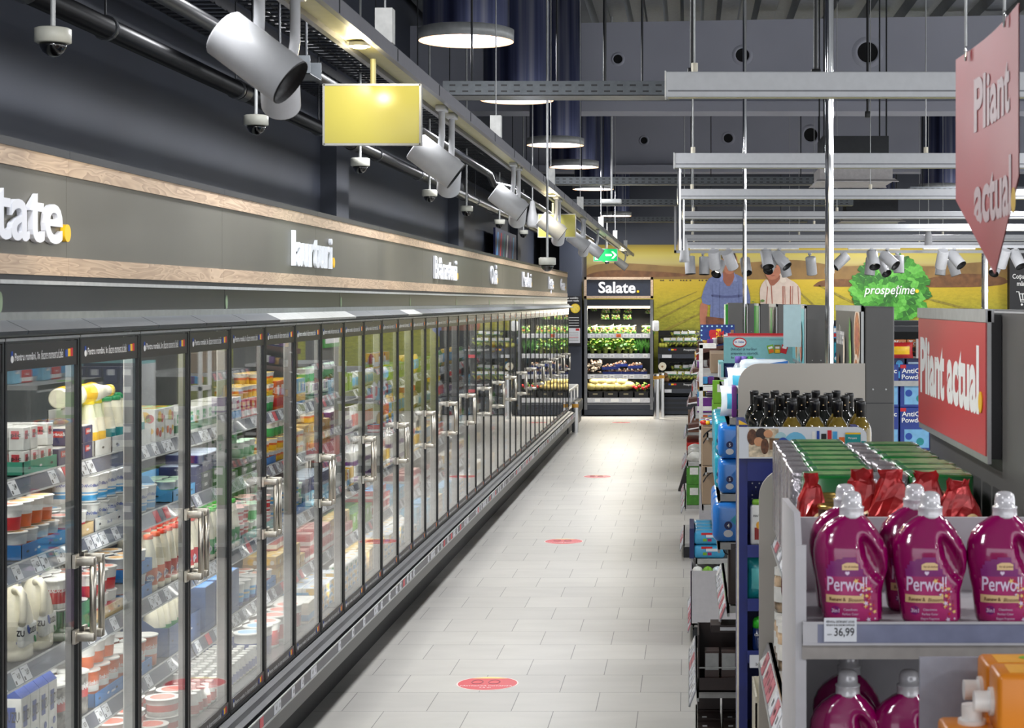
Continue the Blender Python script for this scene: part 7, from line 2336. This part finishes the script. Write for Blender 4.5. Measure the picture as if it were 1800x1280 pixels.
for k in range(2):
    b.prism(chaikin([(-.09, .13 + .04 * k), (-.06, .185 + .03 * k), (.0, .215 + .02 * k), (.08, .225 + .012 * k), (.08, .232 + .012 * k), (.0, .225 + .02 * k), (-.05, .2 + .03 * k), (-.088, .155 + .04 * k)][:8], 1), -.1208, -.12, inkm, 'y')
b.box(.03, .093, -.1212, -.12, .07, .10, inkr).text('SERV', .026, inkw, face('-y', .062, -.122, .074), .02, .7)
proto('kraft', 'kraft_display_box', 'display box', 'brown card display box', b, [], (.19, .24, .245))
for i in range(4):
    for j in range(2):
        spawn('kraft', (.175, 11.26 + .25 * i, .862 + .2475 * j - (0 if j else 0)), 'brown card display box with black curves, %s along, %s layer' % (ORD[i], ['lower', 'upper'][j]), 'brown card display boxes') if not (j == 0 and False) else None
candy = [red, yellow, sky, magenta, white, choc]
for i in range(26):
    q_ = MB().sphere((0, 0, 0), .022, candy[i % 6], 6, 4, (1.3, .8, .7), .2).build('wrapped_sweet', loc=(.09 + .026 * (i % 7), 11.18 + .07 * (i // 7), 1.38 + .0), rz=R.random() * 3)
    tag(q_, 'small wrapped sweet on top of the brown display boxes', 'sweet', 'wrapped sweets on the brown display boxes')
lgm = mat('lime_card', (116, 178, 40), .5, noise=.05)
carton('lime_tall', 'bright green carton', .15, .12, .15, (lgm, lgm, None, white), None, name='tea_carton', cat='carton')
for i in range(5):
    spawn('lime_tall', (.23, 11.75 - i * .0 + .13 * (i % 4), 1.40 if False else 1.322 + (.152 if i == 4 else 0)), 'bright green carton above the brown boxes, %s' % ORD[i], 'bright green cartons on the third shelf end')
MB().box(0, 0, 0, 0, 0, 0, white)
# teal cardboard display
dt = mat('display_teal', (126, 184, 188), .5, noise=.03)
TX0, TX1, TY = .257, .80, 13.2
ds = empty('baking_display', (TX0, TY, 0), 'pale teal cardboard display with red and white top edge', 'display stand')
TW = TX1 - TX0
b = MB().box(0, TW, -.012, 0, 1.69, 1.885, dt).box(0, TW, -.014, 0, 1.885, 1.905, inkw).box(.03, TW, -.015, .0, 1.895, 1.915, inkr).box(0, TW, -.0145, -.012, 1.888, 1.892, inkr)
M = face('-y', .12, -.0135, 1.845)
b.lathe([(.052, 0), (.052, .001)], inkr, 22, M=M @ Matrix.Scale(.72, 4, (0, 1, 0))).lathe([(.045, .0012), (.045, .0016)], inkw, 22, M=M @ Matrix.Scale(.62, 4, (0, 1, 0)))
b.text('Dr. Oetker', .024, inkb, M @ Matrix.Translation((0, -.003, .002)), .02, width=.074)
for k, t in enumerate(['Dulcețuri și murături', 'preparate cu ușurință,', 'fix cum le vrei tu.']):
    b.text(t, .026, mat('ink_slate', (40, 70, 86), .5, noise=0), face('-y', .055, -.0128, 1.787 - .032 * k), .012, align='l', width=[.195, .205, .16][k])
b.text('O pasiune a mea foarte dulce', .012, mat('ink_slate', (60, 90, 104), .5, noise=0), face('-y', .42, -.0128, 1.862), .0, width=.15)
for k, (m1, an) in enumerate([(lime, .25), (mat('sachet_olive', (120, 120, 50), .4), 0), (inkr, -.25)]):
    Mk = face('-y', .355 + .05 * k, -.0135 - .0006 * k, 1.795) @ Matrix.Rotation(an, 4, 'Z')
    b.box(-.024, .024, -.032, .032, 0, .0005, m1, Mk).box(-.016, .016, .004, .02, .0005, .0009, inkw, Mk).box(-.018, .018, -.028, -.002, .0005, .0009, [orange, yellow, inkr][k], Mk)
b.build('header', ds)
MB().box(-.035, .0, -.01, .4, 0, 1.70, dt).box(-.036, -.02, -.011, .4, 0, 1.68, mat('stand_edge', (200, 204, 206), .5)).build('side_wall', ds)
MB().box(TW - .02, TW, 0, .4, 0, 1.7, dt).box(0, TW, .39, .4, 0, 1.7, navy).build('back_wall', ds)
for z in (.5, .8, 1.1, 1.40):
    MB().box(0, TW - .02, 0, .39, z - .02, z, shelfw).box(0, TW - .02, -.005, 0, z - .04, z + .01, shelfw).build('shelf', ds)
carton('cakemix', 'navy baking mix box', .11, .10, .13, (navy, navy, None, paper), 'mix', inkw, name='baking_box', cat='box')
for z in (.501, .801, 1.101, 1.401):
    for j in range(4):
        for q_ in range(2 if z > 1.2 else 1):
            spawn('cakemix', (TX0 + .065 + .122 * j, TY + .06, z + .131 * q_), 'navy baking mix box in the teal display, %s from left, %s' % (ORD[j], {.501: 'bottom shelf', .801: 'second shelf up', 1.101: 'third shelf up', 1.401: 'top shelf'}[z] + (', stacked' if q_ else '')), 'navy baking mix boxes')
# hanging pale sheet beside the teal board
p0, p1 = at(1377, 610, 10.9), at(1400, 536, 10.9)
o = MB().box(p0.x, p1.x + .03, 10.9, 10.903, p0.z, p1.z, mat('sheet_pale_teal', (178, 208, 214), .4, noise=.02)).build('hanging_sheet'); tag(o, 'pale blue sheet hanging at the edge of the teal board', 'sheet')
MB().tube([(p0.x + .01, 10.9, p1.z), (GX, 11.1, 2.13)], .003, lgrey, 5).build('clip', o)
# fourth and fifth shelf ends
carton('kraftcol', 'plain brown shelf carton', .14, .30, .165, (kraft, kraft, None, None), None, name='shelf_carton', cat='carton')
for i in range(3):
    spawn('kraftcol', (.25, 14.9 + .32 * i, 1.552), 'plain brown carton standing on the fourth shelf end, %s along' % ORD[i], 'plain brown cartons')
o = MB().box(0, .03, 0, .02, 0, 1.0, white).box(0, .14, 0, .3, 0, .02, white).box(0, .03, .28, .3, 0, 1.0, white)
for z in (.3, .62, .97):
    o.box(0, .14, 0, .3, z, z + .035, white)
o = o.build('wire_rack', loc=(.08, 14.38, .80)); tag(o, 'narrow white rack of small sweets before the fourth shelf end', 'rack')
MB().box(0, .16, 0, .32, 0, .80, wb).build('rack_base', o, (0, 0, -.80))
for i in range(12):
    q_ = MB().rbox(-.025, .025, -.02, .02, 0, .06, [purple, orange, sky][i % 3], .008).build('snack_pack', loc=(.125 + .052 * (i % 2), 14.43 + .05 * ((i // 2) % 2), .822 + [0, .335, .655][i // 4])); tag(q_, 'small bright snack pack in the narrow white rack, %s' % ORD[i], 'snack pack', 'snack packs in the narrow white rack')
green2 = mat('coffee_bag_green', (70, 140, 40), .4, noise=.1)
carton('green_low', 'leaf green carton', .14, .13, .17, (green2, green2, None, white), None, name='snack_box', cat='carton')
carton('red_low', 'bright red carton', .13, .16, .21, (mat('bright_red_card', (206, 38, 26), .45), red, None, None), 'Arl', inkw, name='snack_box', cat='carton')
carton('brown_low', 'brown carton', .14, .16, .17, (mat('warm_brown_card', (124, 84, 66), .6), choc, choc, None), None, name='snack_box', cat='carton')
for i in range(6):
    spawn('green_low', (.045, 14.80 + .19 * i, .442), 'leaf green carton on the fourth shelf end, lower layer, %s along' % ORD[i], 'leaf green cartons')
    spawn('green_low', (.045, 14.80 + .19 * i, .613), 'leaf green carton on the fourth shelf end, upper layer, %s along' % ORD[i], 'leaf green cartons') if i % 2 == 0 else None
    spawn('red_low', (.035, 18.47 + .19 * i, .462), 'bright red carton on the fifth shelf end, %s along' % ORD[i], 'bright red cartons')
    spawn('brown_low', (.055, 18.47 + .19 * i, .782), 'brown carton on the fifth shelf end, %s along' % ORD[i], 'brown cartons')
for i in range(5):
    q_ = MB().sphere((0, 0, .05), .07, mat('white_pouch', (206, 206, 200), .35, bump=.5, scale=25), 8, 6, (1, .9, .8), .15).build('white_pouch', loc=(.05, 14.84 + .2 * i, .78 if i % 2 == 0 else .613)); tag(q_, 'crumpled white pouch above the leaf green cartons, %s along' % ORD[i], 'pouch', 'white pouches on green cartons')
# chocolate display with sloping trays
rom = mat('rom_blue', (22, 54, 130), .4, noise=.1)
p0, p1 = at(1231, 600, 17.9), at(1291, 570, 17.9)
cd = empty('chocolate_display', (p0.x, 17.8, 0), 'blue-headed chocolate display with sloping brown trays', 'display stand')
WX, HZ = p1.x - p0.x, p1.z - p0.z
b = MB()
M = Matrix.Translation((0, 0, p0.z)) @ Matrix.Rotation(-.18, 4, 'X')
b.box(0, WX, 0, .01, -.06, HZ, rom, M)
for k in range(7):
    b.lathe([(.009, 0), (.009, .001)], mat('dot_pale', (170, 220, 236), .4, noise=0), 10, M=M @ face('-y', .02 + k * .05, -.001, HZ - .018))
for k in range(3):
    b.lathe([(.009, 0), (.009, .001)], mat('dot_pale', (170, 220, 236), .4, noise=0), 10, M=M @ face('-y', .012, -.001, HZ - .06 - k * .05))
b.box(.10, .19, -.002, 0, .02, .12, inkr, M).box(.16, .21, -.003, 0, .015, .13, inky, M).text('ROM', .075, inkr, M @ face('-y', .165, -.0045, .055), .04, width=.15).text('bucți', .03, inkw, M @ face('-y', .285, -.0045, .07), .02, .9).box(.3, .345, -.002, 0, .02, .06, sky, M).box(.31, .34, -.002, 0, .08, .12, brown, M)
b.build('header', cd)
chm = mat('choc_card', (84, 48, 38), .5, noise=.06)
for k, (z, x_) in enumerate([(1.62, -.04), (1.42, -.08), (1.12, -.12), (.86, -.12)]):
    t = MB().prism([(x_ - .0, z), (.30, z + .07), (.30, z + .10), (x_, z + .05)], -.10, .2, chm, 'y').prism([(x_ - .01, z - .005), (.0, z + .018), (.0, z + .03), (x_ - .01, z + .007)], -.105, -.1, inkw, 'y')
    t.build('sloping_tray', cd)
MB().box(.0, WX, .21, .24, 0, 1.75, chm).box(.0, .03, -.08, .22, 0, 1.7, chm).box(WX - .03, WX, -.08, .22, 0, 1.7, chm).build('frame', cd)
for i in range(18):
    k = i // 6; z = [1.68, 1.48, 1.18][k]
    q_ = MB().rbox(-.03, .03, -.015, .015, 0, .07, [choc, mat('wrapper_gold', (206, 160, 80), .3, .4), purple, white][i % 4], .006).build('chocolate_bar', loc=(p0.x + .0 + .05 * (i % 6), 17.77 + .02 * (i % 2), z + .012 * (i % 6) + .0), rz=.2)
    tag(q_, 'small chocolate bar in the sloping tray, %s of the %s tray' % (ORD[i % 6], ['top', 'second', 'third'][k]), 'chocolate bar', 'chocolate bars in the sloping trays')
o = MB().prism([(0, 0), (.09, 0), (.24, .62), (.19, .62)], 0, .25, mat('leaning_black', (34, 28, 30), .5), 'y').build('leaning_board', loc=(-.13, 19.9, .0)); tag(o, 'dark board leaning out at the foot of the far shelf ends', 'board')
# simple goods that fill the rest of the shelf ends (also mirrored in the cooler doors)
def efill(y0, y1, z, xf, kinds, sc, lab, grp, seed=1, gap=.01):
    rr = random.Random(seed); y = y0
    n = 0
    while y < y1:
        kk = kinds[n % len(kinds)]
        sx, sy, szz = PR[kk]['size']
        y += sy * sc / 2
        n += 1
        spawn(kk, (xf + sx * sc / 2 + .01, y, z + .001), lab % (PR[kk]['desc'], ORD[n - 1]), grp, rz=PI + rr.uniform(-.06, .06), near=False, sc=(sc, sc, sc))
        y += sy * sc / 2 + gap
efill(3.9, 5.35, .351, .22, ['crate_white', 'box_white'], 1.2, '%s low on the nearest shelf end, %s', 'boxes at the foot of the nearest shelf end')
efill(7.5, 8.6, .862, .19, ['box_limebag', 'bag_green', 'bag_brown'], 1.5, '%s on the second shelf end, %s', 'goods on the second shelf end')
efill(11.2, 12.3, 1.622, .40, ['box_blue', 'box_redblue', 'bag_clear'], 1.4, '%s topping the third shelf end, %s', 'goods on the third shelf end')
efill(14.8, 15.9, .802, .0 + .10, ['bag_green', 'pack_acti'], 1.4, '%s midway up the fourth shelf end, %s', 'goods on the fourth shelf end')
efill(15.0, 15.9, 1.202, .06, ['box_purple', 'bag_yellow'], 1.5, '%s on the upper fourth shelf end, %s', 'goods on the fourth shelf end')
efill(18.45, 19.6, 1.152, .06, ['bag_brown', 'box_purple', 'bag_red'], 1.5, '%s on the upper fifth shelf end, %s', 'goods on the fifth shelf end')
efill(22.1, 23.2, .502, -.01, ['box_redblue', 'bag_yellow'], 1.6, '%s on the lower sixth shelf end, %s', 'goods on the sixth shelf end')
efill(22.1, 23.2, .902, .02, ['bag_white', 'box_blue'], 1.6, '%s on the middle sixth shelf end, %s', 'goods on the sixth shelf end')
efill(22.1, 23.2, 1.302, .06, ['bag_red', 'box_yellow'], 1.6, '%s on the upper sixth shelf end, %s', 'goods on the sixth shelf end')
# goods on the second farther row
for i in range(3):
    spawn('nappyt', (1.0 + .11 * i, 12.98, 1.702 - .0), 'teal nappy pack glimpsed between the boards, %s' % ORD[i], 'teal nappy packs in the farther row', sc=(1, .9, 1.05))
carton('redblue_box', 'blue and red wafer box', .16, .1, .09, (sky, red, red, white), None, name='wafer_box', cat='box')
spawn('redblue_box', (1.06, 12.98, 1.882), 'blue and red box above the glimpsed teal nappy packs', None)
# stored display boxes that show in the mirror of the near doors
# ---------------------------------------------------------------- hanging red arrow
p0 = at(1680, 105, 3.62); p1 = at(1790, 13, 2.93)
AX = (1680 - VX) / F * 3.62
y_f, y_n = 3.62, 2.93
z_t = EYE + (VY - 105) / F * 3.62
zl = EYE + (VY - 352) / F * 3.62
ar = empty('hanging_arrow', (AX, (y_f + y_n) / 2, z_t), 'large red paper arrow hanging from the ceiling and pointing down', 'hanging sign')
hy = (y_f - y_n) / 2
ztip = EYE + (VY - 482) / F * 3.22 - z_t
zs2 = zl - z_t
b = MB()
arm_ = mat('arrow_red', (190, 60, 72), .42, noise=.04, scale=3, bump=.1)
n = 10
def bow(y): return .012 * math.sin((y + hy) / (2 * hy) * PI)
fpts = []
for s_ in (0, 1):
    top = [(bow(y) + s_ * .002, y, 0) for y in [-hy + 2 * hy * k / n for k in range(n + 1)]]
    bot = [(bow(y) + s_ * .002, y, zs2) for y in [-hy + 2 * hy * k / n for k in range(n + 1)]]
    tip = (bow(-.05) + s_ * .002, -.05, ztip)
    vs = top + bot + [tip]
    fs = [(k, k + 1, n + 1 + k + 1, n + 1 + k) for k in range(n)] + [(n + 1 + k, n + 1 + k + 1, 2 * n + 2) for k in range(n)]
    b.add(vs, fs, arm_, True)
b.build('paper_arrow', ar)
tx = MB()
tw = mat('arrow_white', (226, 200, 204), .45, noise=0)
vsx = []
for t, z0, w_ in (('Pliant', -.165, .40), ('actual', -.345, .42)):
    vs, fs, a0, a1 = text_polys(t, .03, 4)
    sx = w_ / (a1 - a0)
    out = [(bow(.16 - (v.x - a0) * sx) - .0015, .16 - (v.x - a0) * sx, z0 + v.y * .14) for v in vs]
    tx.add(out, fs, tw, False)
yy = .16 - .45
tx.poly([(bow(yy) - .0015, yy + .022 * math.cos(t), -.327 + .022 * math.sin(t)) for t in [2 * PI * k / 14 for k in range(14)]], inky)
tx.build('lettering', ar)
for yy in (-hy * .62, hy * .62):
    MB().cyl((0, yy, -.02), (0, yy, 5.25 - z_t), .0025, lgrey, n=6).tube([(0, yy + .008 * math.cos(t), -.006 + .014 * math.sin(t)) for t in [2 * PI * k / 10 for k in range(11)]], .0018, chrome, 5).build('hanging_wire', ar)
for _o in bpy.data.objects:
    if 'label' in _o and len(str(_o['label']).split()) > 16:
        _o['label'] = str(_o['label']).replace(' behind ', ', ').replace(' the ', ' ')
